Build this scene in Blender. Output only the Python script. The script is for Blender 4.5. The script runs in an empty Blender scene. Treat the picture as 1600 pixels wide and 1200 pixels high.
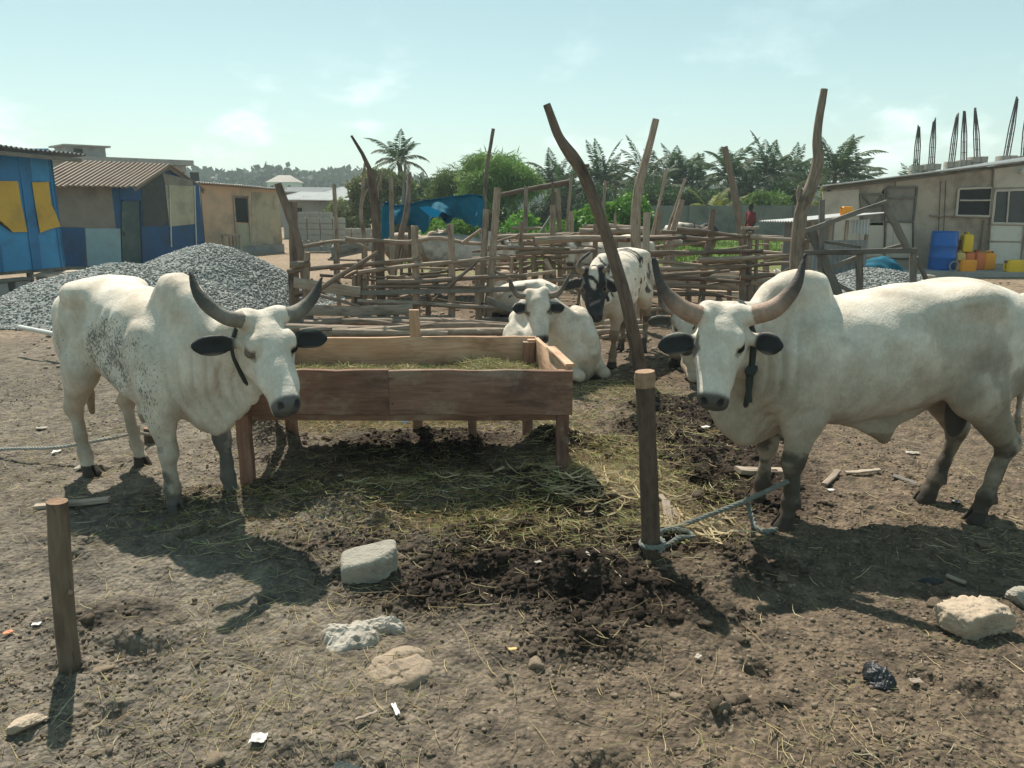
import bpy, math, random
import numpy as np
from mathutils import Vector, Matrix, Quaternion
random.seed(7)
RNG = np.random.default_rng(11)
R = math.radians
C = bpy.context.scene.collection
SC = bpy.context.scene

# ------------------------------------------------------------------ camera, sky, sun, exposure
CAM_H, PITCH, FPX = 1.65, R(13.05), 1208.0
cam_d = bpy.data.cameras.new('camera'); cam = bpy.data.objects.new('camera', cam_d); C.objects.link(cam)
cam.location = (0, 0, CAM_H); cam.rotation_euler = (R(90) - PITCH, 0, 0)
cam_d.sensor_width = 36.0; cam_d.lens = 36.0 * FPX / 1600.0
cam_d.clip_start = 0.05; cam_d.clip_end = 6000
SC.camera = cam
SUN_EL, SUN_AZ = R(55), R(-21)          # azimuth measured from +Y towards +X
w = bpy.data.worlds.new('World'); SC.world = w; w.use_nodes = True
nt = w.node_tree; nt.nodes.clear()
def wn(t, **k):
    n = nt.nodes.new(t)
    for a, b in k.items(): setattr(n, a, b)
    return n
sky = wn('ShaderNodeTexSky', sky_type='NISHITA', sun_disc=False)
sky.sun_elevation = SUN_EL; sky.sun_rotation = SUN_AZ
sky.air_density = 1.0; sky.dust_density = 0.8; sky.ozone_density = 1.0
tint = wn('ShaderNodeMix', data_type='RGBA', blend_type='MULTIPLY'); tint.inputs[0].default_value = 1
nt.links.new(sky.outputs[0], tint.inputs[6]); tint.inputs[7].default_value = (0.97, 1.06, 0.90, 1)
pale = wn('ShaderNodeMix', data_type='RGBA'); pale.inputs[0].default_value = .72          # thin high haze evens out the sky
geo = wn('ShaderNodeTexCoord'); sep = wn('ShaderNodeSeparateXYZ'); nt.links.new(geo.outputs['Generated'], sep.inputs[0])
mp = wn('ShaderNodeMapping'); mp.inputs['Scale'].default_value = (1, 1, 2.2); nt.links.new(geo.outputs['Generated'], mp.inputs[0])
cn = wn('ShaderNodeTexNoise'); cn.inputs['Scale'].default_value = 5.2; cn.inputs['Detail'].default_value = 9; cn.inputs['Roughness'].default_value = .58
nt.links.new(mp.outputs[0], cn.inputs['Vector'])
cr = wn('ShaderNodeMapRange', interpolation_type='SMOOTHSTEP'); cr.inputs[1].default_value = .50; cr.inputs[2].default_value = .70
nt.links.new(cn.outputs[0], cr.inputs[0])
em = wn('ShaderNodeValToRGB')                       # clouds lie in a band above the horizon
for pos, v in ((0.0, 0), (.05, .5), (.10, .75), (.17, .2), (.24, .05), (.33, .35), (.5, .3)):
    e = em.color_ramp.elements.new(pos) if pos else em.color_ramp.elements[0]
    e.position = pos; e.color = (v, v, v, 1)
em.color_ramp.elements[-1].color = (0, 0, 0, 1)
nt.links.new(sep.outputs[2], em.inputs[0])
mu = wn('ShaderNodeMath', operation='MULTIPLY'); nt.links.new(cr.outputs[0], mu.inputs[0]); nt.links.new(em.outputs[0], mu.inputs[1])
hz = wn('ShaderNodeValToRGB'); nt.links.new(sep.outputs[2], hz.inputs[0])
for i, (pos, c) in enumerate(((0.0, (.66, .80, .765)), (.12, (.53, .735, .72)), (.30, (.335, .545, .55)), (.55, (.23, .405, .44)))):
    e = hz.color_ramp.elements[i] if i < 2 else hz.color_ramp.elements.new(pos)
    e.position = pos; e.color = (*c, 1)
hs = wn('ShaderNodeMix', data_type='RGBA', blend_type='MULTIPLY'); hs.inputs[0].default_value = 1; nt.links.new(hz.outputs[0], hs.inputs[6]); hs.inputs[7].default_value = (4.3, 4.3, 4.3, 1)
nt.links.new(tint.outputs[2], pale.inputs[6]); nt.links.new(hs.outputs[2], pale.inputs[7])
cm = wn('ShaderNodeMix', data_type='RGBA'); nt.links.new(mu.outputs[0], cm.inputs[0]); nt.links.new(pale.outputs[2], cm.inputs[6])
cm.inputs[7].default_value = (7.2, 7.8, 7.4, 1)
bg = wn('ShaderNodeBackground'); bg.inputs[1].default_value = 0.13; nt.links.new(cm.outputs[2], bg.inputs[0])
wo = wn('ShaderNodeOutputWorld'); nt.links.new(bg.outputs[0], wo.inputs[0])
sd = bpy.data.lights.new('sun', 'SUN'); sun = bpy.data.objects.new('sun', sd); C.objects.link(sun)
sd.energy = 4.4; sd.angle = R(.55); sd.color = (1.0, .94, .84)
sdir = Vector((math.sin(SUN_AZ) * math.cos(SUN_EL), math.cos(SUN_AZ) * math.cos(SUN_EL), math.sin(SUN_EL)))
sun.rotation_euler = (-sdir).to_track_quat('-Z', 'Y').to_euler(); sun.location = sdir * 50
SC.view_settings.view_transform = 'Standard'; SC.view_settings.look = 'None'
SC.view_settings.exposure = 0.70; SC.view_settings.gamma = 1; SC.view_settings.use_curve_mapping = False
SC.cycles.max_bounces = 6; SC.cycles.transparent_max_bounces = 8; SC.cycles.volume_bounces = 0

# ------------------------------------------------------------------ pixel <-> world (photograph is 1600 x 1200)
sp, cp = math.sin(PITCH), math.cos(PITCH)
def ray(px, py):
    a = (px - 800) / FPX; b = (600 - py) / FPX
    return np.array((a, cp + b * sp, -sp + b * cp))
O = np.array((0, 0, CAM_H))
def P(px, py, Y):                       # the point on the pixel's ray at distance Y ahead
    d = ray(px, py); return O + d * (Y / d[1])
def PZ(px, py, z=0.0):                  # ... at height z
    d = ray(px, py); return O + d * ((z - CAM_H) / d[2])
def G(px, py): return PZ(px, py, 0.0)
def PX(px, Y, z=0.0):                   # the point of column px at distance Y and height z
    dep = Y * cp + (CAM_H - z) * sp; return np.array(((px - 800) / FPX * dep, Y, z))
def PL(px, py, a, n):                   # ... on a plane
    d = ray(px, py); return O + d * (np.dot(np.array(a) - O, n) / np.dot(d, n))

# ------------------------------------------------------------------ noise
def h2(ix, iy, s=0):
    v = (ix.astype(np.int64) * 374761393 + iy.astype(np.int64) * 668265263 + s * 974634541) & 0xffffffff
    v = ((v ^ (v >> 13)) * 1274126177) & 0xffffffff
    v = ((v ^ (v >> 16)) * 2246822519) & 0xffffffff
    return ((v ^ (v >> 15)) & 0xffffff) / float(0xffffff)
def vn(x, y, s=0):
    x = np.asarray(x, float); y = np.asarray(y, float)
    ix = np.floor(x); iy = np.floor(y); fx = x - ix; fy = y - iy
    fx = fx * fx * (3 - 2 * fx); fy = fy * fy * (3 - 2 * fy)
    a = h2(ix, iy, s); b = h2(ix + 1, iy, s); c = h2(ix, iy + 1, s); d = h2(ix + 1, iy + 1, s)
    return (a * (1 - fx) + b * fx) * (1 - fy) + (c * (1 - fx) + d * fx) * fy
def fbm(x, y, s=0, o=4, g=.5):
    t = 0; a = 1; n = 0
    for i in range(o):
        t = t + a * vn(x * 2 ** i + 17.3 * i, y * 2 ** i - 9.1 * i, s + i); n += a; a *= g
    return t / n
def worley(x, y, s=0):
    ix = np.floor(x); iy = np.floor(y); best = np.full(np.shape(x), 9.0)
    for i in (-1, 0, 1):
        for j in (-1, 0, 1):
            cx = ix + i; cy = iy + j
            d = np.hypot(cx + h2(cx, cy, s) - x, cy + h2(cx, cy, s + 5) - y)
            best = np.minimum(best, d)
    return best
def sstep(a, b, x):
    t = np.clip((x - a) / (b - a), 0, 1); return t * t * (3 - 2 * t)

# ------------------------------------------------------------------ object helpers
def tag(o, label=None, cat=None, group=None, kind=None):
    for k, v in (('label', label), ('category', cat), ('group', group), ('kind', kind)):
        if v: o[k] = v
    return o
def empty(name, loc=(0, 0, 0), rz=0.0, label=None, cat=None, group=None):
    o = bpy.data.objects.new(name, None); C.objects.link(o); o.location = loc; o.rotation_euler = (0, 0, rz)
    o.empty_display_size = .1
    return tag(o, label, cat, group)
def kids(o): return [x for x in bpy.data.objects if x.parent is o]
def copy_tree(o, parent=None, ch_of=None):
    c = o.copy(); C.objects.link(c); c.parent = parent
    for ch in kids(o): copy_tree(ch, c)
    return c
def raw_mesh(name, V, F, uv=None, col=None, smooth=True, fm=None, attrs=None):
    """V n x 3; F list of int arrays (m x k); uv n x 2 per vertex; col n x 3 per vertex; fm per-face material index"""
    me = bpy.data.meshes.new(name); V = np.asarray(V, np.float32)
    me.vertices.add(len(V)); me.vertices.foreach_set('co', V.ravel())
    F = [np.asarray(f, np.int32) for f in F if len(f)]
    loops = np.concatenate([f.ravel() for f in F]); tot = np.concatenate([np.full(len(f), f.shape[1], np.int32) for f in F])
    start = np.concatenate([[0], np.cumsum(tot)[:-1]]).astype(np.int32)
    me.loops.add(len(loops)); me.loops.foreach_set('vertex_index', loops.astype(np.int32))
    me.polygons.add(len(tot)); me.polygons.foreach_set('loop_start', start); me.polygons.foreach_set('loop_total', tot)
    if smooth: me.polygons.foreach_set('use_smooth', np.ones(len(tot), bool))
    if fm is not None: me.polygons.foreach_set('material_index', np.asarray(fm, np.int32))
    if uv is not None:
        l = me.uv_layers.new(name='UVMap'); l.data.foreach_set('uv', np.asarray(uv, np.float32)[loops].ravel())
    if col is not None:
        a = me.color_attributes.new('Col', 'FLOAT_COLOR', 'POINT')
        c4 = np.ones((len(V), 4), np.float32); c4[:, :3] = col; a.data.foreach_set('color', c4.ravel())
    for k, v in (attrs or {}).items():
        a = me.attributes.new(k, 'FLOAT', 'POINT'); a.data.foreach_set('value', np.asarray(v, np.float32))
    me.update(); me.validate(); return me
def link(name, me, mats, parent=None):
    o = bpy.data.objects.new(name, me); C.objects.link(o)
    for m in (mats if isinstance(mats, (list, tuple)) else [mats]): me.materials.append(m)
    if parent is not None: o.parent = parent
    return o
class MB:
    """collects shapes of ONE part; build() links them as one mesh object"""
    def __init__(s, origin=(0, 0, 0)): s.V = []; s.Q = []; s.T = []; s.U = []; s.n = 0; s.qm = []; s.tm = []; s.C = []; s.o = np.array(origin, float)
    def add(s, V, Q=None, T=None, U=None, m=0, mt=None, col=None):
        V = np.asarray(V, float); s.V.append(V - s.o)
        s.U.append(np.zeros((len(V), 2)) if U is None else U); s.C.append(np.ones((len(V), 3)) if col is None else np.broadcast_to(col, (len(V), 3)))
        if Q is not None and len(Q): s.Q.append(np.asarray(Q) + s.n); s.qm.append(np.full(len(Q), m))
        if T is not None and len(T): s.T.append(np.asarray(T) + s.n); s.tm.append(np.full(len(T), m if mt is None else mt))
        s.n += len(V); return s
    def tube(s, pts, rad, seg=9, rough=.08, freq=5.0, cap=1, squash=1.0, sub=0, ms=0):
        pts = np.asarray(pts, float); rad = np.broadcast_to(np.asarray(rad, float), (len(pts),))
        if sub:                                             # smooth the polyline
            t = np.linspace(0, len(pts) - 1, sub); k = np.arange(len(pts))
            p2 = np.stack([np.interp(t, k, pts[:, i]) for i in range(3)], 1); r2 = np.interp(t, k, rad)
            for _ in range(max(1, sub // len(pts))):
                p2[1:-1] = (p2[:-2] + 2 * p2[1:-1] + p2[2:]) / 4
            pts, rad = p2, r2
        n = len(pts); tg = np.gradient(pts, axis=0); tg /= np.linalg.norm(tg, axis=1)[:, None] + 1e-9
        up = np.array((0, 0, 1.)) if abs(tg[0][2]) < .9 else np.array((1., 0, 0))
        a = np.cross(tg[0], up); a /= np.linalg.norm(a); A = []
        for i in range(n):
            a = a - tg[i] * np.dot(a, tg[i]); a /= np.linalg.norm(a); A.append(a)
        A = np.array(A); B = np.cross(tg, A)
        th = np.linspace(0, 2 * math.pi, seg + 1); L = np.concatenate([[0], np.cumsum(np.linalg.norm(np.diff(pts, axis=0), axis=1))])
        se = random.random() * 99; ct, st = np.cos(th), np.sin(th)
        rr = rad[:, None] * (1 + rough * 2 * (fbm(L[:, None] * freq + ct[None] * .9 + se, L[:, None] * freq * .6 + st[None] * .9 + se * 1.7, 3, 3) - .5))
        V = pts[:, None] + (A[:, None] * ct[None, :, None] + B[:, None] * st[None, :, None] * squash) * rr[..., None]
        m = seg + 1; ii, jj = np.meshgrid(np.arange(n - 1), np.arange(seg), indexing='ij'); b = ii * m + jj
        Q = np.stack([b, b + 1, b + m + 1, b + m], -1).reshape(-1, 4)
        U = np.stack([np.broadcast_to(th / 6.283 * 6.283 * rad.mean(), (n, m)), np.broadcast_to(L[:, None], (n, m))], -1).reshape(-1, 2) + se
        s.add(V.reshape(-1, 3), Q, None, U, m=ms)
        for e, i in ((0, 0), (1, n - 1)):
            ring = V[i]; c = ring[:-1].mean(0); vv = np.vstack([ring, c]); k = np.arange(seg)
            T = np.stack([k + 1, k, np.full(seg, m)], 1) if e == 0 else np.stack([k, k + 1, np.full(seg, m)], 1)
            uu = np.vstack([np.stack([ct, st], 1) * rad[i], [0, 0]]) + se; s.add(vv, None, T, uu, mt=cap)
        return s
    def plank(s, p, q, wd, th, up=(0, 0, 1), jit=.004, nseg=6, bev=.004, m=0, sag=0):
        """a board from p to q; wd along up, th across"""
        p = np.asarray(p, float); q = np.asarray(q, float); d = q - p; L = np.linalg.norm(d); d /= L
        u = np.asarray(up, float); u = u - d * np.dot(u, d); u /= np.linalg.norm(u); v = np.cross(d, u)
        b = min(bev, wd * .2, th * .3)
        sec = np.array([(-wd / 2 + b, -th / 2), (wd / 2 - b, -th / 2), (wd / 2, -th / 2 + b), (wd / 2, th / 2 - b), (wd / 2 - b, th / 2), (-wd / 2 + b, th / 2), (-wd / 2, th / 2 - b), (-wd / 2, -th / 2 + b)])
        t = np.linspace(0, 1, nseg + 1); se = random.random() * 99; j = (RNG.random((nseg + 1, 2)) - .5) * 2 * jit
        V = []; U = []
        per = np.concatenate([[0], np.cumsum(np.linalg.norm(np.diff(np.vstack([sec, sec[:1]]), axis=0), axis=1))])
        for i, tt in enumerate(t):
            c = p + d * L * tt + u * (j[i, 0] - sag * 4 * tt * (1 - tt)) + v * j[i, 1] * .5
            ww = 1 + (vn(tt * 4 + se, se) - .5) * (2 * jit / wd)
            ring = c + sec[:, :1] * u * ww + sec[:, 1:] * v
            V.append(np.vstack([ring, ring[:1]])); U.append(np.stack([per + se, np.full(9, tt * L + se * .7)], 1))
        V = np.vstack(V); U = np.vstack(U); ii, jj = np.meshgrid(np.arange(nseg), np.arange(8), indexing='ij'); bb = ii * 9 + jj
        Q = np.stack([bb, bb + 9, bb + 10, bb + 1], -1).reshape(-1, 4); s.add(V, Q, None, U, m=m)
        for e, i in ((0, 0), (1, nseg)):
            ring = V[i * 9:i * 9 + 8]; vv = np.vstack([ring, ring.mean(0)]); k = np.arange(8); k2 = (k + 1) % 8
            T = np.stack([k, k2, np.full(8, 8)], 1) if e == 0 else np.stack([k2, k, np.full(8, 8)], 1)
            s.add(vv, None, T, np.full((9, 2), se), mt=m)
        return s
    def box(s, c, size, ax=((1, 0, 0), (0, 1, 0), (0, 0, 1)), jit=.0, m=0, bev=.006):
        ax = np.asarray(ax, float); sx, sy, sz = size; c = np.asarray(c, float)
        return s.plank(c - ax[2] * sz / 2, c + ax[2] * sz / 2, sx, sy, up=ax[0], jit=jit, nseg=1, bev=bev, m=m)
    def quadsheet(s, grid, th=.0, m=0, uvs=1.0):
        """grid a x b x 3 of points -> a sheet (with thickness when th)"""
        g = np.asarray(grid, float); a, b = g.shape[:2]
        ii, jj = np.meshgrid(np.arange(a - 1), np.arange(b - 1), indexing='ij'); k = ii * b + jj
        Q = np.stack([k, k + b, k + b + 1, k + 1], -1).reshape(-1, 4)
        U = np.stack(np.meshgrid(np.linspace(0, uvs, a), np.linspace(0, uvs, b), indexing='ij'), -1).reshape(-1, 2)
        if not th: return s.add(g.reshape(-1, 3), Q, None, U, m=m)
        du = np.gradient(g, axis=0); dv = np.gradient(g, axis=1); nn = np.cross(du, dv); nn /= np.linalg.norm(nn, axis=2)[..., None] + 1e-9
        V = np.vstack([(g + nn * th / 2).reshape(-1, 3), (g - nn * th / 2).reshape(-1, 3)]); N = a * b
        E = [np.arange(a) * b, np.arange(a) * b + b - 1, np.arange(b), (a - 1) * b + np.arange(b)]
        S = []
        for q, fl in zip(E, (0, 1, 1, 0)):
            x, y = q[:-1], q[1:]; S.append(np.stack([x, y, y + N, x + N] if fl else [y, x, x + N, y + N], 1))
        return s.add(V, np.vstack([Q[:, ::-1], Q + N] + S), None, np.vstack([U, U]), m=m)
    def build(s, name, mats, parent=None, smooth=True, col=False):
        F = []; fm = []
        if s.Q: F.append(np.vstack(s.Q)); fm.append(np.concatenate(s.qm))
        if s.T: F.append(np.vstack(s.T)); fm.append(np.concatenate(s.tm))
        mats = mats if isinstance(mats, (list, tuple)) else [mats]
        fm = np.minimum(np.concatenate(fm), len(mats) - 1)
        me = raw_mesh(name, np.vstack(s.V), F, np.vstack(s.U), np.vstack(s.C) if col else None, smooth, fm)
        try:
            if smooth: me.set_sharp_from_angle(angle=R(45))
        except Exception: pass
        o = link(name, me, mats, parent); o.location = s.o; return o

# ------------------------------------------------------------------ materials
class NT:
    def __init__(s, name):
        s.m = bpy.data.materials.new(name); s.m.use_nodes = True; s.t = s.m.node_tree; s.b = s.t.nodes['Principled BSDF']; s.out = s.t.nodes['Material Output']
        s.b.inputs['Specular IOR Level'].default_value = .3
    def n(s, ty, ins=None, **k):
        x = s.t.nodes.new(ty)
        for a, b in k.items(): setattr(x, a, b)
        for a, b in (ins or {}).items():
            if hasattr(b, 'is_output'): s.t.links.new(b, x.inputs[a])
            else: x.inputs[a].default_value = b
        return x
    def noise(s, vec, scale, det=4, rough=.55, out=0): return s.n('ShaderNodeTexNoise', {'Vector': vec, 'Scale': scale, 'Detail': det, 'Roughness': rough}).outputs[out]
    def coord(s, w='Object'): return s.n('ShaderNodeTexCoord').outputs[w]
    def map(s, vec, sc, rot=(0, 0, 0)): return s.n('ShaderNodeMapping', {'Vector': vec, 'Scale': sc, 'Rotation': rot}).outputs[0]
    def rng(s, v, a, b, c=0., d=1.): return s.n('ShaderNodeMapRange', {0: v, 1: a, 2: b, 3: c, 4: d}, interpolation_type='SMOOTHSTEP').outputs[0]
    def mix(s, f, a, b, bt='MIX'):
        x = s.n('ShaderNodeMix', {0: f, 6: a if hasattr(a, 'is_output') else (*a, 1)[:4], 7: b if hasattr(b, 'is_output') else (*b, 1)[:4]}, data_type='RGBA', blend_type=bt); return x.outputs[2]
    def math(s, op, a, b=0.5): return s.n('ShaderNodeMath', {0: a, 1: b}, operation=op).outputs[0]
    def bump(s, h, st, dist=.01, nrm=None):
        d = {'Height': h, 'Strength': st, 'Distance': dist}
        if nrm is not None: d['Normal'] = nrm
        return s.n('ShaderNodeBump', d).outputs[0]
    def set(s, col=None, rough=None, nrm=None, spec=None, metal=None):
        for k, v in (('Base Color', col), ('Roughness', rough), ('Normal', nrm), ('Specular IOR Level', spec), ('Metallic', metal)):
            if v is None: continue
            if hasattr(v, 'is_output'): s.t.links.new(v, s.b.inputs[k])
            else: s.b.inputs[k].default_value = (*v, 1) if k == 'Base Color' else v
        return s.m
    def rand(s): return s.n('ShaderNodeObjectInfo').outputs['Random']

def wood_mat(name, c1, c2, dark, streak=(60, 5), bump=.5, rough=.85, patch=None):
    k = NT(name); uv = k.coord('UV'); v = k.map(uv, (streak[0], streak[1], 1))
    n1 = k.noise(v, 1.0, 6, .6); n2 = k.noise(k.map(uv, (7, 2.2, 1)), 1.0, 5, .6); n3 = k.noise(k.map(uv, (streak[0] * 2, streak[1] * 1.2, 1)), 1., 3)
    c = k.mix(k.rng(n1, .3, .7), c1, c2)
    c = k.mix(k.rng(n2, .48, .72), c, dark)
    c = k.mix(k.rng(n3, .6, .72, 0, .65), c, tuple(x * .45 for x in dark))
    if patch: c = k.mix(k.rng(k.noise(k.map(uv, (5, 3, 1)), 1., 7, .7), .50, .66, 0, .75), c, patch)
    c = k.mix(1.0, c, k.n('ShaderNodeHueSaturation', {'Color': (1, 1, 1, 1), 'Value': k.rng(k.rand(), 0, 1, .72, 1.18)}).outputs[0], 'MULTIPLY')
    h = k.math('ADD', n1, k.math('MULTIPLY', n3, .8))
    return k.set(c, rough, k.bump(h, bump, .006), .2)
def plain_mat(name, c, rough=.7, var=.25, scale=3., bump=.15, bs=60., dirt=None, dirt_amt=.6, spec=.3, metal=0, ds=2.0):
    k = NT(name); co = k.coord('Object'); n = k.noise(co, scale, 6, .6)
    col = k.mix(n, tuple(x * (1 - var) for x in c), tuple(min(1, x * (1 + var)) for x in c))
    if dirt: col = k.mix(k.rng(k.noise(co, ds, 8, .68), .45, .7, 0, dirt_amt), col, dirt)
    return k.set(col, rough, k.bump(k.noise(co, bs, 4), bump, .008), spec, metal)
def col_mat(name, rough=.85, var=.35, scale=40., bump=.4, bs=90., spec=.2, trans=0.):
    k = NT(name); co = k.coord('Object'); a = k.n('ShaderNodeAttribute', attribute_name='Col').outputs[0]
    n = k.noise(co, scale, 5, .6)
    c = k.mix(1., a, k.mix(n, (1 - var,) * 3, (1 + var,) * 3), 'MULTIPLY')
    k.set(c, rough, k.bump(k.noise(co, bs, 5), bump, .006) if bump else None, spec)
    if trans:
        t = k.n('ShaderNodeBsdfTranslucent', {'Color': c}).outputs[0]
        mx = k.n('ShaderNodeMixShader', {0: trans, 1: k.b.outputs[0], 2: t}).outputs[0]; k.t.links.new(mx, k.out.inputs[0])
    return k.m
M = {}
M['log'] = wood_mat('weathered_log', (.235, .175, .128), (.37, .29, .22), (.115, .08, .058), (45, 6), .6)
M['log_dark'] = wood_mat('dark_log', (.165, .118, .088), (.25, .185, .14), (.08, .055, .04), (45, 6), .6)
M['bark'] = wood_mat('bark', (.105, .072, .052), (.155, .11, .08), (.055, .038, .028), (50, 14), .9)
M['cut'] = wood_mat('cut_wood', (.27, .165, .10), (.36, .245, .16), (.17, .085, .05), (40, 40), .3)
M['board'] = wood_mat('weathered_board', (.30, .235, .18), (.42, .345, .27), (.15, .11, .085), (70, 4), .5)
M['grey_board'] = wood_mat('grey_board', (.15, .135, .115), (.22, .2, .17), (.09, .075, .06), (70, 4), .4)
M['trough'] = wood_mat('red_painted_boards', (.215, .118, .083), (.31, .178, .126), (.115, .07, .054), (55, 4), .6, .8, (.38, .285, .21))
M['trough_in'] = wood_mat('raw_trough_boards', (.42, .26, .165), (.52, .345, .23), (.24, .14, .09), (55, 4), .5)
M['paint_blue'] = plain_mat('blue_paint', (.035, .17, .36), .55, .25, 2.5, .1, 40, (.03, .08, .13), .6)
M['paint_blue2'] = plain_mat('bright_blue_paint', (.05, .25, .47), .55, .2, 2.5, .1, 40, (.04, .13, .22), .5)
M['paint_navy'] = plain_mat('navy_paint', (.022, .085, .20), .6, .3, 3, .1, 40, (.04, .055, .06), .7)
M['yellow_sheet'] = plain_mat('yellow_sheet', (.55, .33, .055), .6, .25, 3, .1, 30, (.3, .2, .07), .6)
M['pale_blue'] = plain_mat('pale_blue_paint', (.27, .39, .42), .65, .2, 3, .1, 40, (.2, .24, .24), .5)
M['grey_panel'] = plain_mat('grey_panel', (.24, .21, .17), .75, .3, 3, .15, 40, (.13, .115, .1), .7)
M['dark_panel'] = plain_mat('dark_panel', (.055, .06, .058), .7, .3, 3, .15, 40, (.1, .1, .09), .5)
M['cream_panel'] = plain_mat('cream_panel', (.40, .37, .26), .7, .25, 3, .15, 40, (.22, .2, .15), .6)
M['peach'] = plain_mat('peach_wall', (.60, .39, .26), .75, .2, 2, .15, 40, (.30, .25, .19), .75, ds=.9)
M['peach2'] = plain_mat('stained_wall', (.48, .39, .27), .75, .25, 2, .15, 40, (.2, .17, .13), .8, ds=1.2)
M['green_door'] = plain_mat('dark_green_door', (.06, .095, .09), .6, .35, 4, .2, 40, (.12, .14, .13), .6)
M['plywood'] = plain_mat('stained_plywood', (.42, .34, .26), .75, .2, 1.2, .12, 50, (.19, .15, .115), .85, ds=1.1)
M['plywood2'] = plain_mat('pale_plywood', (.50, .44, .36), .75, .15, 1.2, .12, 50, (.3, .25, .19), .6, ds=1.3)
M['white_panel'] = plain_mat('white_panel', (.62, .58, .50), .7, .15, 2, .1, 50, (.35, .3, .24), .6)
M['concrete'] = plain_mat('concrete', (.32, .31, .285), .9, .2, 3, .3, 60, (.16, .155, .14), .6, ds=1.2)
M['block'] = plain_mat('sandcrete_block', (.40, .37, .32), .9, .2, 6, .5, 70, (.26, .235, .2), .6)
M['wall_grey'] = plain_mat('stained_boundary_wall', (.2, .195, .175), .9, .25, 1.2, .3, 40, (.085, .085, .075), .8, ds=.8)
M['dark'] = plain_mat('dark_interior', (.018, .02, .02), .6, .3)
M['mesh'] = plain_mat('insect_mesh', (.07, .072, .072), .5, .2, 8, .1)
M['rust_roof'] = plain_mat('brown_iron_sheet', (.30, .22, .16), .6, .3, 2, .1, 30, (.15, .09, .06), .7)
M['zinc'] = plain_mat('zinc_sheet', (.48, .48, .46), .45, .2, 3, .1, 30, (.26, .2, .15), .7, metal=.3)
M['zinc_dull'] = plain_mat('dull_zinc_sheet', (.25, .25, .245), .55, .25, 3, .1, 30, (.15, .13, .11), .6, metal=.2)
M['rebar'] = plain_mat('rusty_rebar', (.09, .07, .06), .8, .3)
M['rope'] = plain_mat('blue_grey_rope', (.20, .21, .185), .95, .35, 30, .5, 260, (.10, .10, .085), .6, ds=14)
M['rope_dark'] = plain_mat('dark_rope', (.05, .06, .055), .9, .35, 60, .8, 160)
M['rope_pale'] = plain_mat('dusty_rope', (.35, .34, .3), .9, .3, 60, .8, 160)
M['drum'] = plain_mat('blue_plastic', (.015, .12, .42), .4, .12, 3, .05, 20, (.05, .12, .25), .3)
M['can_y'] = plain_mat('yellow_plastic', (.72, .48, .03), .45, .12, 5, .05, 30, (.4, .27, .06), .5)
M['can_o'] = plain_mat('orange_plastic', (.78, .30, .02), .45, .12, 5, .05, 30, (.45, .2, .05), .5)
M['can_r'] = plain_mat('red_plastic', (.62, .17, .055), .5, .15, 5, .05, 30, (.36, .15, .08), .5)
M['can_t'] = plain_mat('tan_plastic', (.60, .40, .13), .5, .15, 5, .05, 30, (.36, .25, .1), .5)
M['can_m'] = plain_mat('maroon_plastic', (.18, .07, .05), .55, .15, 5, .05, 30)
M['white_plastic'] = plain_mat('white_plastic', (.60, .59, .55), .55, .15, 20, .3, 50, (.34, .29, .23), .6, ds=30)
M['black_plastic'] = plain_mat('black_plastic', (.014, .015, .017), .48, .4, 20, .2, 40, spec=.5)
M['sack'] = plain_mat('burlap_sack', (.37, .285, .205), .95, .3, 9, .9, 230, (.21, .16, .11), .6, ds=6)
M['sack_white'] = plain_mat('woven_plastic_sack', (.40, .36, .30), .8, .2, 14, .6, 160, (.19, .165, .13), .8, ds=9)
M['stone'] = plain_mat('sandstone_rock', (.43, .34, .25), .95, .25, 8, .9, 40, (.25, .19, .14), .7, ds=5)
M['lump'] = plain_mat('broken_concrete', (.34, .31, .255), .95, .3, 14, 1., 90, (.19, .16, .12), .7, ds=9)
def tarp_mat(name, c, tr=.25):
    k = NT(name); co = k.coord('Object'); n = k.noise(co, 3, 5)
    col = k.mix(n, tuple(x * .75 for x in c), tuple(x * 1.2 for x in c)); k.set(col, .8, k.bump(k.noise(co, 5, 4), .6, .03), .12)
    t = k.n('ShaderNodeBsdfTranslucent', {'Color': col}).outputs[0]
    k.t.links.new(k.n('ShaderNodeMixShader', {0: tr, 1: k.b.outputs[0], 2: t}).outputs[0], k.out.inputs[0]); return k.m
M['tarp_bright'] = tarp_mat('bright_blue_tarpaulin', (.02, .36, .62)); M['tarp'] = tarp_mat('blue_tarpaulin', (.012, .19, .36)); M['tarp_dark'] = tarp_mat('dark_blue_tarpaulin', (.016, .125, .19), .06)
M['leaf'] = col_mat('foliage', .6, .25, 6, 0, trans=.3); M['straw'] = col_mat('straw', .8, .15, 40, 0, trans=.15)
M['clod'] = col_mat('soil_clods', .95, .3, 60, .6, 140, .1)
M['shirt'] = plain_mat('red_shirt', (.22, .03, .03), .85, .2); M['skin'] = plain_mat('dark_skin', (.05, .03, .02), .6, .15); M['trouser'] = plain_mat('dark_trousers', (.03, .03, .04), .9, .2)
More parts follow.
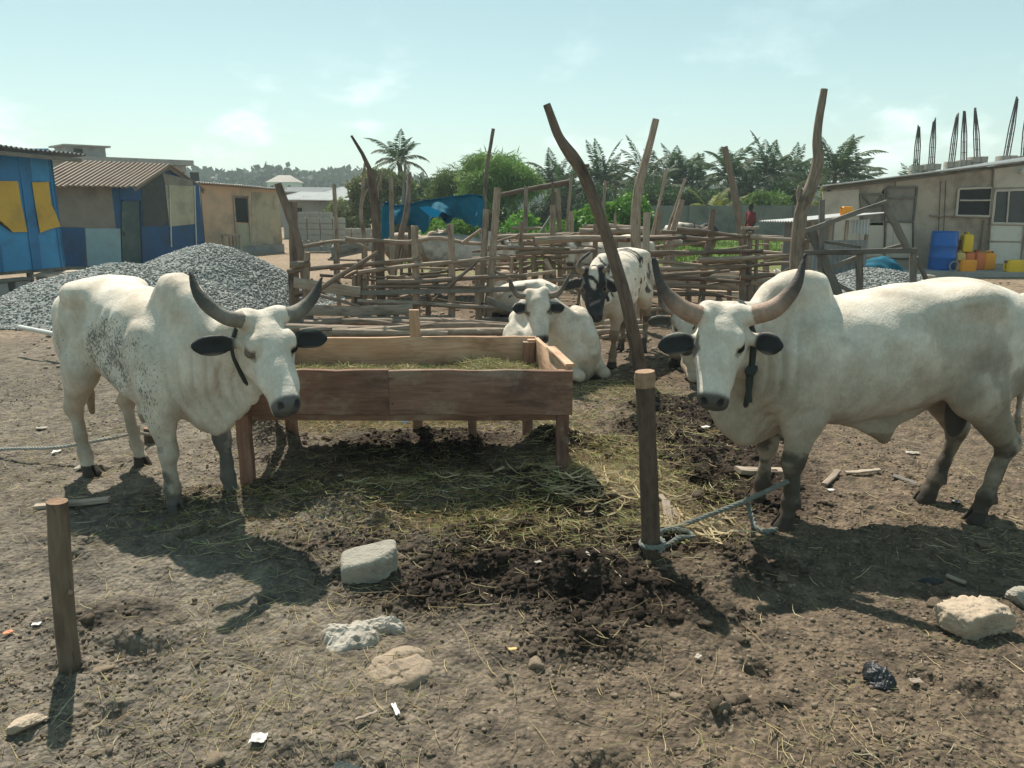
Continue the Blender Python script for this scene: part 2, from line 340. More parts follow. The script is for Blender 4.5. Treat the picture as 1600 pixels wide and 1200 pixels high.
# ------------------------------------------------------------------ ground
def dist_ell(x, y, blobs):
    m = np.zeros(np.shape(x))
    for (cx, cy, rx, ry, a) in blobs:
        m = np.maximum(m, a * np.exp(-(((x - cx) / rx) ** 2 + ((y - cy) / ry) ** 2)))
    return m
def gb(px, py, rx, ry, a): g = G(px, py); return (g[0], g[1], rx, ry, a)
DUNG = [gb(1150, 770, .5, .4, 1), gb(1060, 640, .5, .6, .9), gb(880, 700, .5, .3, 1), gb(560, 850, .5, .2, .8), gb(700, 930, .6, .18, .9), gb(1180, 900, .35, .15, .6), gb(760, 900, .9, .26, 1), gb(1120, 720, .55, .8, 1), gb(1000, 965, .5, .15, .85), gb(560, 800, .4, .2, .8), gb(480, 880, .3, .2, .6), gb(1050, 860, .45, .25, .9), gb(640, 700, 1.1, .45, 1), gb(820, 860, .55, .35, 1), gb(900, 920, .5, .25, 1), gb(1060, 700, .4, .9, 1), gb(1130, 660, .5, .6, .9), gb(700, 880, .5, .25, .95), gb(640, 900, .35, .2, .8),
        gb(1150, 790, .45, .25, .9), gb(1000, 930, .35, .2, .9), gb(900, 800, .5, .3, .8), gb(300, 790, .5, .3, .6), gb(200, 960, .35, .2, .6), gb(1000, 600, .7, .6, .5), gb(660, 770, 1.2, .3, .8), gb(920, 1010, .3, .12, .7), gb(1150, 1100, .3, .1, .4)]
HUMPS = [(*G(890, 905)[:2], .22, .13, .06), (*G(1120, 900)[:2], .18, .12, .05), (*G(700, 850)[:2], .3, .15, .06), (*G(540, 810)[:2], .3, .14, .07), (*G(660, 790)[:2], .9, .2, .10), (*G(900, 770)[:2], .35, .3, .09), (*G(1060, 720)[:2], .25, .3, .08), (*G(1130, 700)[:2], .3, .2, .06),
         (*G(300, 890)[:2], .4, .15, .04), (*G(960, 1000)[:2], .3, .1, .04), (*G(640, 690)[:2], .8, .3, .05), (*G(420, 690)[:2], .14, .14, .22), (*G(870, 700)[:2], .2, .15, .13)]
PITS = [(*G(1072, 925)[:2], .075, .085, .13), (*G(905, 935)[:2], .1, .06, .07), (*G(1190, 1040)[:2], .06, .05, .06), (*G(220, 1010)[:2], .16, .06, .06), (*G(100, 1040)[:2], .08, .05, .04), (*G(760, 905)[:2], .12, .06, .07), (*G(1010, 690)[:2], .1, .1, .06),
        (*G(1100, 760)[:2], .1, .08, .07), (*G(1240, 880)[:2], .08, .06, .04), (*G(1000, 960)[:2], .08, .05, .05)]
rp_ = np.random.default_rng(404); PRINTS = [(d * math.tan(a_), d, rp_.random() * 6, .8 + .5 * rp_.random(), .012 + .022 * rp_.random()) for d, a_ in zip(rp_.uniform(1.9, 6.2, 75), rp_.uniform(-.62, .62, 75))]
def dungmask(x, y):
    return np.clip(dist_ell(x, y, DUNG) * 2.6 * (fbm(x * 2.3, y * 2.3, 40, 4) + .18) - .36, 0, 1)
def gz(x, y, fine=True):
    x = np.asarray(x, float); y = np.asarray(y, float)
    r = np.hypot(x, y); near = 1 - sstep(7, 16, r)
    z = (fbm(x * .5, y * .5, 3, 3) - .5) * .05 * (1 - sstep(25, 60, r))
    for cx, cy, rx, ry, a in HUMPS: z = z + a * np.exp(-(((x - cx) / rx) ** 2 + ((y - cy) / ry) ** 2))
    if fine:
        for cx, cy, a, s_, d_ in PRINTS:
            u = (x - cx) * math.cos(a) + (y - cy) * math.sin(a); v = -(x - cx) * math.sin(a) + (y - cy) * math.cos(a); q = (u / (.055 * s_)) ** 2 + (v / (.042 * s_)) ** 2; z = z - d_ * np.exp(-q * q) + d_ * .5 * np.exp(-(np.sqrt(q) - 1.5) ** 2 * 6)
    for cx, cy, rx, ry, a in PITS: z = z - a * np.exp(-((((x - cx) / rx) ** 2 + ((y - cy) / ry) ** 2)) ** 2)
    if fine:
        dm = dungmask(x, y)
        z = z + near * ((fbm(x * 3.1, y * 3.1, 8, 3) - .5) * (.05 + .04 * dm))
        l1 = 1 - np.clip(worley(x * 6 + fbm(x * 9, y * 9, 5, 2), y * 6, 21), 0, 1); l2 = 1 - np.clip(worley(x * 15, y * 15 + fbm(x * 20, y * 20, 6, 2), 22), 0, 1)
        z = z + near * (l1 * (.018 + .045 * dm) + l2 * (.013 + .022 * dm) - .02) * (.2 + 1.4 * fbm(x * 1.2, y * 1.2, 14, 3))
        z = z + near * (fbm(x * 26, y * 26, 31, 4, .65) - .5) * (.018 + .014 * dm)
    return z
def gzs(x, y): return float(gz(np.array([x]), np.array([y]))[0])
def make_ground():
    rr = np.concatenate([np.arange(1.5, 5.6, .12), np.arange(5.6, 8.6, .0125), np.arange(8.6, 11, .02), np.geomspace(11, 60, 210), np.geomspace(62, 4000, 50)])
    aa = np.concatenate([np.linspace(-80, -38, 40)[:-1], np.linspace(-38, 38, 760), np.linspace(38, 80, 40)[1:]])
    A, Rr = np.meshgrid(np.radians(aa), rr); x = Rr * np.sin(A); y = Rr * np.cos(A) - 4.0
    z = gz(x.ravel(), y.ravel()).reshape(x.shape)
    d = np.hypot(x, y)
    z = z + np.where(y > 120, sstep(120, 230, y) * 5.0 * sstep(10, -60, x), 0)      # low rise on the far left
    z = z - sstep(1200, 4000, d) * 0
    dm = dungmask(x, y); n = fbm(x * 1.3, y * 1.3, 60, 4); n2 = fbm(x * .35, y * .35, 61, 4)
    def c3(c): return np.array(c)[None, None]
    col = c3((.128, .098, .070)) * (.75 + .5 * n[..., None])
    lf = sstep(.6, -1.5, x - .1 * y)[..., None]; col = col * (1 - lf) + c3((.150, .130, .104)) * (.7 + .6 * n[..., None]) * lf
    far = sstep(8, 15, d + 3 * (n2 - .5))[..., None]; col = col * (1 - far) + c3((.24, .18, .125)) * (.7 + .6 * n[..., None]) * far
    pen = (sstep(8.5, 9.5, y) * (1 - sstep(17, 20, y)) * sstep(-4.2, -3.6, x) * (1 - sstep(4, 5, x)) * .75)[..., None]; col = col * (1 - pen) + c3((.125, .09, .06)) * (.7 + .6 * n[..., None]) * pen
    sand = (sstep(15, 20, y) * (1 - sstep(40, 60, y)) * (sstep(-2, -4, x) + sstep(6, 9, x)))[..., None]; sand = np.clip(sand, 0, 1) * .8; col = col * (1 - sand) + c3((.31, .235, .165)) * (.8 + .4 * n[..., None]) * sand
    gr = (sstep(18.5, 23, y + 6 * (n - .5)) * sstep(-4.5, -2.5, x + 2 * (n - .5)) * (1 - sstep(13, 15, x - .2 * y + 4 + 2 * n)))[..., None]; gr = np.clip(np.maximum(gr, sstep(60, 90, y)[..., None]), 0, 1)
    col = col * (1 - gr) + c3((.085, .14, .022)) * (.6 + .8 * n[..., None]) * gr
    col = col * (1 - dm[..., None] * .88) + c3((.026, .018, .013)) * dm[..., None] * .88
    a, b = x.shape; ii, jj = np.meshgrid(np.arange(a - 1), np.arange(b - 1), indexing='ij'); k = ii * b + jj
    Q = np.stack([k, k + 1, k + b + 1, k + b], -1).reshape(-1, 4)
    me = raw_mesh('ground', np.stack([x, y, z], -1).reshape(-1, 3), [Q], None, col.reshape(-1, 3), True)
    k = NT('bare_soil'); co = k.coord('Object'); at = k.n('ShaderNodeAttribute', attribute_name='Col').outputs[0]
    n1 = k.noise(co, 9, 9, .68); n2_ = k.noise(co, 55, 6, .65); v = k.n('ShaderNodeTexVoronoi', {'Vector': co, 'Scale': 42.}, feature='F1').outputs[0]
    c = k.mix(1., at, k.mix(k.rng(n1, .3, .7), (.52, .52, .54), (1.42, 1.38, 1.32)), 'MULTIPLY')
    c = k.mix(1., c, k.mix(k.rng(n2_, .3, .7), (.72, .72, .72), (1.25, 1.25, 1.25)), 'MULTIPLY')
    c = k.mix(k.rng(k.noise(co, 30, 3, .5), .66, .74, 0, .55), c, (.36, .30, .21))
    h = k.math('ADD', k.math('MULTIPLY', n2_, .7), k.math('SUBTRACT', .6, v))
    k.set(c, .95, k.bump(h, .75, .02), .15)
    o = link('ground', me, k.m); o['kind'] = 'structure'; return o
make_ground()

# ------------------------------------------------------------------ signed-distance bodies (cattle, person): one continuous skin
class Field:
    def __init__(s, lo, hi, h):
        s.lo = np.array(lo, float); s.h = h; s.n = np.ceil((np.array(hi) - s.lo) / h).astype(int) + 1
        s.D = np.full(s.n, 1.0, np.float32)
    def sub(s, lo, hi):
        a = np.clip(np.floor((np.array(lo) - s.lo) / s.h).astype(int), 0, s.n); b = np.clip(np.ceil((np.array(hi) - s.lo) / s.h).astype(int) + 1, 0, s.n)
        sl = tuple(slice(i, j) for i, j in zip(a, b)); ax = [s.lo[i] + s.h * np.arange(a[i], b[i]) for i in range(3)]
        return sl, ax[0][:, None, None].astype(np.float32), ax[1][None, :, None].astype(np.float32), ax[2][None, None, :].astype(np.float32)
    def union(s, prim, k=.03):
        f, lo, hi = prim; m = k + 2.5 * s.h; sl, X, Y, Z = s.sub(np.array(lo) - m, np.array(hi) + m)
        if 0 in s.D[sl].shape: return s
        d = f(X, Y, Z); a = s.D[sl]
        if k > 0: q = np.maximum(k - np.abs(a - d), 0) / k; s.D[sl] = np.minimum(a, d) - q * q * k * .25
        else: s.D[sl] = np.minimum(a, d)
        return s
    def carve(s, prim, k=.01):
        f, lo, hi = prim; m = k + 2 * s.h; sl, X, Y, Z = s.sub(np.array(lo) - m, np.array(hi) + m)
        if 0 in s.D[sl].shape: return s
        d = -f(X, Y, Z); a = s.D[sl]; q = np.maximum(k - np.abs(a - d), 0) / k; s.D[sl] = np.maximum(a, d) + q * q * k * .25; return s
    def warp(s, fn, lo, hi):
        sl, X, Y, Z = s.sub(lo, hi); s.D[sl] += fn(X, Y, Z).astype(np.float32); return s
    def mesh(s):
        D = s.D; S = D < 0; n = D.shape
        S8 = np.zeros((n[0] - 1, n[1] - 1, n[2] - 1), np.uint8)
        for i in (0, 1):
            for j in (0, 1):
                for k in (0, 1): S8 += S[i:n[0] - 1 + i, j:n[1] - 1 + j, k:n[2] - 1 + k]
        act = np.argwhere((S8 > 0) & (S8 < 8)); idx = np.full(S8.shape, -1, np.int32); idx[tuple(act.T)] = np.arange(len(act))
        acc = np.zeros((len(act), 3)); cnt = np.zeros(len(act)); I, J, K = act.T
        cor = [(i, j, k) for i in (0, 1) for j in (0, 1) for k in (0, 1)]
        for a in range(8):
            for b in range(a + 1, 8):
                ca, cb = np.array(cor[a]), np.array(cor[b])
                if np.abs(ca - cb).sum() != 1: continue
                da = D[I + ca[0], J + ca[1], K + ca[2]]; db = D[I + cb[0], J + cb[1], K + cb[2]]; m = (da < 0) != (db < 0)
                t = np.where(m, da / (da - db + 1e-12), 0); acc += np.where(m[:, None], ca + (cb - ca) * t[:, None], 0); cnt += m
        V = s.lo + s.h * (act + acc / cnt[:, None]); F = []
        for ax in range(3):
            o = [i for i in range(3) if i != ax]
            A = [slice(None)] * 3; B = [slice(None)] * 3; A[ax] = slice(0, -1); B[ax] = slice(1, None)
            e = np.argwhere(S[tuple(A)] != S[tuple(B)]); e = e[(e[:, o[0]] > 0) & (e[:, o[1]] > 0) & (e[:, o[0]] < n[o[0]] - 1) & (e[:, o[1]] < n[o[1]] - 1)]
            q = []
            for d0, d1 in ((-1, -1), (0, -1), (0, 0), (-1, 0)):
                c = e.copy(); c[:, o[0]] += d0; c[:, o[1]] += d1; q.append(idx[tuple(c.T)])
            q = np.stack(q, 1); flip = S[tuple(e.T)] ^ (ax == 1); q[~flip] = q[~flip][:, ::-1]; F.append(q)
        return V, np.vstack(F)
def cone(p, q, r1, r2, flat=None):
    p = np.array(p, float); q = np.array(q, float); d = q - p; L2 = float(d @ d) + 1e-9; m = max(r1, r2) * (max(1, flat[1]) if flat else 1)
    def f(X, Y, Z):
        x, y, z = X - p[0], Y - p[1], Z - p[2]; t = np.clip((x * d[0] + y * d[1] + z * d[2]) / L2, 0, 1); x, y, z = x - t * d[0], y - t * d[1], z - t * d[2]
        if flat:
            n, sc = flat; e = (x * n[0] + y * n[1] + z * n[2]) * (1 / sc - 1); x, y, z = x + e * n[0], y + e * n[1], z + e * n[2]
        return np.sqrt(x * x + y * y + z * z) - (r1 + (r2 - r1) * t)
    return f, np.minimum(p, q) - m, np.maximum(p, q) + m
def ell(c, r, ax=None):
    c = np.array(c, float); r = np.array(r, float); A = np.eye(3) if ax is None else np.array(ax, float); m = np.sqrt(((A * r[:, None]) ** 2).sum(0))
    def f(X, Y, Z):
        x, y, z = X - c[0], Y - c[1], Z - c[2]; u = [(x * a[0] + y * a[1] + z * a[2]) for a in A]
        k0 = np.sqrt((u[0] / r[0]) ** 2 + (u[1] / r[1]) ** 2 + (u[2] / r[2]) ** 2); k1 = np.sqrt((u[0] / r[0] ** 2) ** 2 + (u[1] / r[1] ** 2) ** 2 + (u[2] / r[2] ** 2) ** 2) + 1e-6
        return k0 * (k0 - 1) / k1
    return f, c - m, c + m
def smooth_curve(xs, ys, n=240, k=7):
    t = np.linspace(xs[0], xs[-1], n); y = np.interp(t, xs, ys); 
    for _ in range(k): y = np.concatenate([[y[0]], (y[:-2] + 2 * y[1:-1] + y[2:]) / 4, [y[-1]]])
    return t, y
def sweep(o, ax, xs, top, bot, wid, p=2.2, k=9):
    """elliptical sections along ax[0]; ax[1] lateral, ax[2] up; top/bot/wid measured from o"""
    o = np.array(o, float); ax = np.array(ax, float)
    t, T = smooth_curve(xs, top, k=k); _, B = smooth_curve(xs, bot, k=k); _, W = smooth_curve(xs, wid, k=k)
    pts = np.array([o + ax[0] * x + ax[2] * z + ax[1] * y for x, a, b, ww in zip(xs, top, bot, wid) for z in (a, b) for y in (-ww, ww)])
    def f(X, Y, Z):
        x, y, z = X - o[0], Y - o[1], Z - o[2]; u = x * ax[0][0] + y * ax[0][1] + z * ax[0][2]; v = x * ax[1][0] + y * ax[1][1] + z * ax[1][2]; q = x * ax[2][0] + y * ax[2][1] + z * ax[2][2]
        a = np.interp(u, t, T); b = np.interp(u, t, B); ww = np.interp(u, t, W); h = (a - b) / 2; c = (a + b) / 2
        rho = (np.abs(v / ww) ** p + np.abs((q - c) / h) ** p) ** (1 / p); d = (rho - 1) * np.minimum(ww, h)
        return np.maximum(d, np.maximum(t[0] - u, u - t[-1])).astype(np.float32)
    return f, pts.min(0), pts.max(0)
def nrm(v): v = np.array(v, float); return v / np.linalg.norm(v)
def seg_dist(V, pts):
    best = np.full(len(V), 9.0); par = np.zeros(len(V)); n = len(pts) - 1
    for i in range(n):
        a, b = np.array(pts[i]), np.array(pts[i + 1]); d = b - a; t = np.clip(((V - a) @ d) / (d @ d + 1e-9), 0, 1); r = np.linalg.norm(V - a - t[:, None] * d, axis=1); m = r < best; best[m] = r[m]; par[m] = (i + t[m]) / n
    return best, par
def catmull(pts, n=16):
    p = np.array(pts, float); p = np.vstack([2 * p[0] - p[1], p, 2 * p[-1] - p[-2]]); out = []
    for i in range(1, len(p) - 2):
        for t in np.linspace(0, 1, n, endpoint=False):
            out.append(.5 * (2 * p[i] + (p[i + 1] - p[i - 1]) * t + (2 * p[i - 1] - 5 * p[i] + 4 * p[i + 1] - p[i + 2]) * t ** 2 + (3 * p[i] - p[i - 1] - 3 * p[i + 1] + p[i + 2]) * t ** 3))
    return np.array(out + [p[-2]])

k = NT('cattle_hide'); co = k.coord('Object'); at = k.n('ShaderNodeAttribute', attribute_name='Col').outputs[0]; spk = k.n('ShaderNodeAttribute', attribute_name='speck').outputs['Fac']
n1 = k.noise(co, 7, 8, .68); fine = k.noise(k.map(co, (130, 130, 45)), 1., 3, .6)
c_ = k.mix(1., at, k.mix(k.rng(n1, .3, .7), (.80, .79, .76), (1.07, 1.07, 1.07)), 'MULTIPLY')
hairn = k.noise(k.map(co, (75, 75, 34)), 1., 4, .7); c_ = k.mix(1., c_, k.mix(k.rng(hairn, .3, .7), (.92, .915, .905), (1.055, 1.055, 1.055)), 'MULTIPLY')
dirt = k.rng(k.noise(co, 2.6, 9, .72), .46, .70, 0, .5); c_ = k.mix(dirt, c_, k.mix(1., c_, (.66, .58, .47), 'MULTIPLY'))
vv = k.noise(k.map(co, (112, 112, 66), (0, .5, 0)), 1., 3, .55); vs = k.math('ADD', vv, k.math('MULTIPLY', spk, .44)); c_ = k.mix(k.rng(vs, .76, .86, 0, .78), c_, (.085, .085, .085))
HIDE = k.set(c_, .72, k.bump(k.math('ADD', fine, k.math('MULTIPLY', k.noise(k.map(co, (16, 16, 20)), 1., 4, .55), 2.0)), .26, .014), .25)

WHITE = np.array((.70, .625, .53)); DARK = np.array((.022, .022, .024)); HOOF = np.array((.05, .04, .03))
DBG = False
def cattle(name, label, world, rz, poll, muzz, face, horns, ears, cfg, h=.012, group=None, collar=None):
    """world: (x, y) under the body; rz: heading; poll, muzz, horn and ear points: world coordinates"""
    lying = cfg.get('lying', False); sc = cfg.get('scale', 1.0); dz = -.53 if lying else 0.; lean = cfg.get('lean', 1.)
    z0 = cfg.get('z0', 0.0)
    ca, sa = math.cos(rz), math.sin(rz)
    def L(p): p = np.array(p, float) - (world[0], world[1], z0); return np.array((p[0] * ca + p[1] * sa, -p[0] * sa + p[1] * ca, p[2])) / sc
    def LD(d): d = np.array(d, float); return np.array((d[0] * ca + d[1] * sa, -d[0] * sa + d[1] * ca, d[2]))
    h = h / sc
    poll, muzz = L(poll), L(muzz); hx = nrm(muzz - poll); hz = LD(face); hz = nrm(hz - hx * (hz @ hx)); hy = np.cross(hz, hx); HL = np.linalg.norm(muzz - poll) / .5
    horns = [[L(q) for q in hn] for hn in horns]; ears = [[L(q) for q in e] for e in ears]
    H = lambda t, y, z: poll + (hx * t + hy * y + hz * z) * HL
    allp = np.array([poll, muzz] + [q for hn in horns for q in hn] + [q for e in ears for q in e] + [H(.55, .2, .1), H(.55, -.2, -.3)])
    lo = np.minimum(allp.min(0) - .08, (-1.0, -.45, -.03)); hi = np.maximum(allp.max(0) + .08, (.95, .45, 1.42 + dz))
    F = Field(lo, hi, h); thin = cfg.get('thin', 0.0)
    # trunk
    xs = (-.85, -.81, -.70, -.58, -.40, -.2, 0, .2, .35, .5, .62, .70, .75)
    top = np.array((1.04, 1.13, 1.225, 1.265, 1.285, 1.262, 1.235, 1.19, 1.165, 1.13, 1.06, .97, .87)); bot = np.array((.96, .87, .78, .71, .66, .60, .555, .53, .525, .54, .60, .68, .78))
    wid = np.array((.05, .13, .20, .235, .255, .285, .315, .30, .255, .21, .165, .11, .035)) * (1 - .18 * thin)
    bot = bot + .05 * thin * np.exp(-((np.array(xs) + .3) / .25) ** 2)
    if lying: wid = wid * 1.12; bot = bot + .02; top = top - .03
    F.union(sweep((0, 0, dz), np.eye(3), xs, top, bot, wid, 2.25), .02)
    # hump
    hp = cfg.get('hump', 1.0)
    if hp > 0:
        hx_ = (.25, .27, .31, .37, .44, .52, .60, .68, .76); ht = np.array((1.13, 1.235, 1.305, 1.335, 1.34, 1.315, 1.255, 1.15, 1.04)); ht = 1.14 + (ht - 1.14) * np.where(ht > 1.14, hp, 1)
        F.union(sweep((0, 0, dz), np.eye(3), hx_, ht, np.full(9, .86), np.array((.04, .085, .108, .118, .118, .112, .10, .09, .05)), 2.6, 6), .06)
    for s in (-1, 1):
        F.union(ell((-.42, s * .185, 1.175 + dz), (.10, .06, .055)), .13)           # hip bone
        F.union(ell((-.76, s * .10, 1.08 + dz), (.06, .05, .06)), .12)           # pin bone
        F.union(ell((.41, s * .17, .80 + dz), (.13, .075, .25), ((.95, 0, .3), (0, 1, 0), (-.3, 0, .95))), .10)  # shoulder
        F.carve(ell((-.27, s * (.335 - .04 * thin), 1.10 + dz), (.13, .08, .075)), .10)      # flank hollow
    if thin > .2:
        for q in (-.1, 0, .1, .2):
            for s in (-1, 1): F.carve(cone((q - .05, s * .345 * (1 - .2 * thin), .72 + dz), (q + .03, s * .30 * (1 - .2 * thin), 1.1 + dz), .04, .03), .05)
    # legs
    legs = cfg.get('legs', {})
    joints = {}
    for nm, s in (('fl', 1), ('fr', -1), ('hl', 1), ('hr', -1)):
        ox, oy = legs.get(nm, (0, 0)); front = nm[0] == 'f'
        if not lying:
            if front:
                J = [(.40, s * .17, .72), (.41, s * .165, .58), (.44 + ox * .45, s * .15 + oy * .5, .365), (.435 + ox * .9, s * .145 + oy, .14), (.455 + ox, s * .145 + oy, .055), (.475 + ox, s * .145 + oy, .0)]
                rad = (.12, .09, .056, .043, .046, .058)
            else:
                J = [(-.52, s * .13, .95), (-.47 + ox * .2, s * .18, .72), (-.70 + ox * .7, s * .15 + oy * .6, .43), (-.63 + ox * .9, s * .145 + oy, .14), (-.60 + ox, s * .145 + oy, .055), (-.575 + ox, s * .145 + oy, .0)]
                rad = (.19, .13, .058, .044, .047, .058)
            J = [np.array(q, float) for q in J]; joints[nm] = J
            if not front:
                F.union(ell((-.60, s * .14, .88), (.20, .10, .27), ((.93, 0, .35), (0, 1, 0), (-.35, 0, .93))), .06)
            F.union(cone(J[0], J[1], rad[0], rad[1], ((0, 1, 0), .62)), .06)
            F.union(cone(J[1], J[2], rad[1], rad[2], ((0, 1, 0), .8)), .05)
            F.union(ell(J[2], (.054, .05, .065)), .03)
            if not front: F.union(cone(J[2] + (-.035, 0, .04), J[2] + (-.045, 0, .01), .024, .022), .03)
            c2 = J[2] * .35 + J[3] * .65; F.union(cone(J[2], c2, .042, .034), .03); F.union(cone(c2, J[3], .034, .038), .02)
            F.union(ell(J[3], (.046, .042, .05)), .025); F.union(cone(J[3] + (-.035, .018, -.01), J[3] + (-.045, .018, -.03), .013, .01), .015)
            F.union(cone(J[3], J[4], .038, .044), .02); F.union(cone(J[4], J[5], .046, .060), .012)
            F.carve(ell(J[5] + (.05, 0, .02), (.05, .006, .06)), .008)
        else:
            if front:
                e = 0.06 * ox
                J = [(.42, s * .19, .30), (.44, s * .21, .16), (.72 + ox, s * .17 + oy, .085), (.50 + ox, s * .20 + oy, .045), (.40 + ox, s * .21 + oy, .035), (.34 + ox, s * .21 + oy, .03)]
                rad = (.12, .095, .062, .046, .046, .045)
            else:
                J = [(-.55, s * .2, .34), (-.22, s * .34, .20), (-.62, s * .36, .09), (-.32, s * .40, .045), (-.22, s * .40, .04), (-.15, s * .40, .035)]
                rad = (.17, .12, .065, .046, .046, .045)
                F.union(ell((-.48, s * .24, .28), (.27, .13, .25)), .07)
            J = [np.array(q, float) for q in J]; joints[nm] = J
            for i in range(5): F.union(cone(J[i], J[i + 1], rad[i], rad[i + 1]), .05 if i < 2 else .02)
            F.union(ell(J[2], (.068, .06, .06)), .03)
    # neck: a bowed chain of flattened sections from the withers to the poll
    n0 = np.array((.50, 0, .93 + dz)); n2 = H(.02, 0, -.13); mid = (n0 + n2) / 2 + np.array((.06, 0, -.02)) * (.4 if lying else 1)
    mid = mid + nrm((1, 0, 0)) * .05
    cs = [(1 - t) ** 2 * n0 + 2 * t * (1 - t) * mid + t * t * n2 for t in np.linspace(0, 1, 7)]
    rv = np.interp(np.linspace(0, 1, 7), (0, .35, .7, 1), (.235, .185, .145, .115)) * cfg.get('neck', 1.0)
    for i in range(6):
        d = nrm(cs[i + 1] - cs[i]); lat = nrm(np.cross((0, 0, 1), d)); F.union(cone(cs[i], cs[i + 1], rv[i], rv[i + 1], (lat, .56)), .05)
    # dewlap: thin hanging folds from the throat to the brisket
    dw = cfg.get('dewlap', 1.0); d0 = H(.06, 0, -.24); d3 = np.array((.60, 0, .50 - .10 * max(0, dw - 1) + dz + (.04 if lying else 0)))
    pts = [d0 + (d3 - d0) * t + np.array((0, 0, -.05 * dw * math.sin(math.pi * t))) for t in np.linspace(0, 1, 9)]
    for i, q in enumerate(pts):
        t = i / 8; up = cs[int(round(6 - 6 * t))] * .6 + q * .4; a = nrm(q - up); d = nrm(d3 - d0); lat = nrm(np.cross(a, d)); a2 = np.cross(d, lat)
        F.union(ell(q + (up - q) * .35, (.10, .024 + .014 * t, .14 + .03 * t), (d, lat, a2)), .035)
    F.union(ell((.58, 0, .62 + dz + (.05 if lying else 0)), (.12, .075, .13)), .06)
    for s_ in (cfg.get('flankfold', ()) or ()):
        F.warp(lambda X, Y, Z: s_ * (1 - np.abs(np.sin((X + .20 + .9 * (Z - .9) ** 2 + .25 * (Z - .9)) * math.pi / .105)) ** .4) * np.exp(-((X + .20) / .17) ** 2 - ((Z - .88) / .22) ** 2), (-.7, -.45, .4), (.3, .45, 1.25))
    if cfg.get('folds', 0):
        A = cfg['folds']; FA = cfg.get('foldax', (1, 0)); nd = nrm(np.array((1, 0, .15))); c0 = np.array(cfg.get('foldat', (cs[1] + cs[4]) / 2))
        wv = lambda X, Y, Z: A * (1 - np.abs(np.sin(((X - c0[0]) * FA[0] + Y * FA[1] + .22 * (Z - c0[2]) + .02 * np.sin(Z * 11)) * math.pi / .060 + .9 * np.sin(Z * 6 + X * 5))) ** .45) * np.exp(-((X - c0[0]) / cfg.get('foldw', .15)) ** 2 - ((Z - c0[2] + .08) / .26) ** 2)
        F.warp(wv, c0 - (.4, .5, .7), c0 + (.3, .5, .5))
    # belly: sheath
    if cfg.get('sheath', 0) and not lying:
        F.union(cone((.12, 0, .55), (-.10, 0, .475), .03, .055, ((0, 1, 0), .6)), .07); F.union(cone((-.10, 0, .475), (-.115, 0, .425), .04, .022), .03); F.union(cone((-.10, 0, .50), (-.4, 0, .66), .04, .03, ((0, 1, 0), .5)), .06)
        if cfg['sheath'] > .8: F.union(ell((-.50, 0, .56), (.055, .06, .13)), .03)
    # head
    xs = np.array((-.075, -.05, 0, .06, .12, .18, .26, .34, .40, .45, .485, .505, .515)); tp = np.array((-.05, -.015, .025, .045, .052, .050, .043, .036, .036, .040, .034, .010, -.02))
    bt = np.array((-.07, -.12, -.17, -.21, -.235, -.245, -.225, -.175, -.138, -.122, -.108, -.082, -.04)); wd = np.array((.05, .09, .112, .118, .120, .117, .102, .084, .076, .076, .070, .052, .02))
    F.union(sweep(poll, (hx, hy, hz), xs * HL, tp * HL, bt * HL, wd * HL * cfg.get('headw', 1.0), 2.5, 5), .022)
    for s in (-1, 1):
        F.union(ell(H(-.02, s * .075, -.02), np.array((.05, .06, .05)) * HL, (hx, hy, hz)), .05)         # poll
        F.union(ell(H(.135, s * .098, .012), np.array((.05, .020, .024)) * HL, (nrm(hx + hy * -.2 * s), hy, hz)), .04)   # brow
        F.carve(ell(H(.182, s * .122, -.006), np.array((.030, .018, .018)) * HL, (hx, hy, hz)), .02)
        F.union(ell(H(.178, s * .108, -.004), np.array((.026, .018, .018)) * HL, (hx, hy, hz)), .006)     # eye
        F.union(ell(H(.27, s * .068, -.035), np.array((.10, .018, .022)) * HL, (hx, hy, hz)), .04)      # cheek ridge
        F.union(ell(H(.15, s * .085, -.12), np.array((.085, .035, .075)) * HL, (hx, hy, hz)), .06)       # jaw muscle
        F.carve(ell(H(.488, s * .040, .018), np.array((.026, .017, .019)) * HL, (hx, nrm(hy + hz * .5 * s), nrm(hz - hy * .5 * s))), .007)  # nostril
    F.carve(ell(H(.455, 0, -.078), np.array((.075, .078, .009)) * HL, (nrm(hx + hz * .12), hy, nrm(hz - hx * .12))), .012)  # mouth
    er = cfg.get('ear', 1.0)
    for e in ears:
        a, b, fc = e[0], e[1], None; d = b - a; Ln = np.linalg.norm(d); d = nrm(d); n = LD(cfg.get('earface', (0, -1, .0))); n = nrm(n - d * (n @ d)); u = np.cross(d, n)
        F.union(cone(a - d * .06, a + d * .03, .032 * er, .034 * er), .03)
        c = a + d * Ln * .55; F.union(ell(c, (Ln * .5, .064 * er, max(.020, 1.4 * h)), (d, u, n)), .02); F.union(cone(c + d * Ln * .2, b, .03, .012, (n, .55)), .02)
        F.carve(ell(c + n * .022, (Ln * .40, .046 * er, .020), (d, u, n)), .010)
    hr = cfg.get('horn', .045)
    for hn in horns:
        pc = catmull(hn, 7); rr = np.interp(np.linspace(0, 1, len(pc)), (0, .25, .7, 1), (hr, hr * .92, hr * .6, max(hr * .2, h * .7)))
        for i in range(len(pc) - 1): F.union(cone(pc[i], pc[i + 1], rr[i], rr[i + 1]), .006 if i else .02)
    tail = cfg.get('tail', [(-.80, 0, 1.15), (-.875, 0, 1.03), (-.90, .01, .8), (-.89, .02, .5), (-.875, .02, .34)])
    if lying: tail = [(-.80, 0, .60), (-.88, .02, .45), (-.92, .06, .15), (-.85, .2, .04)]
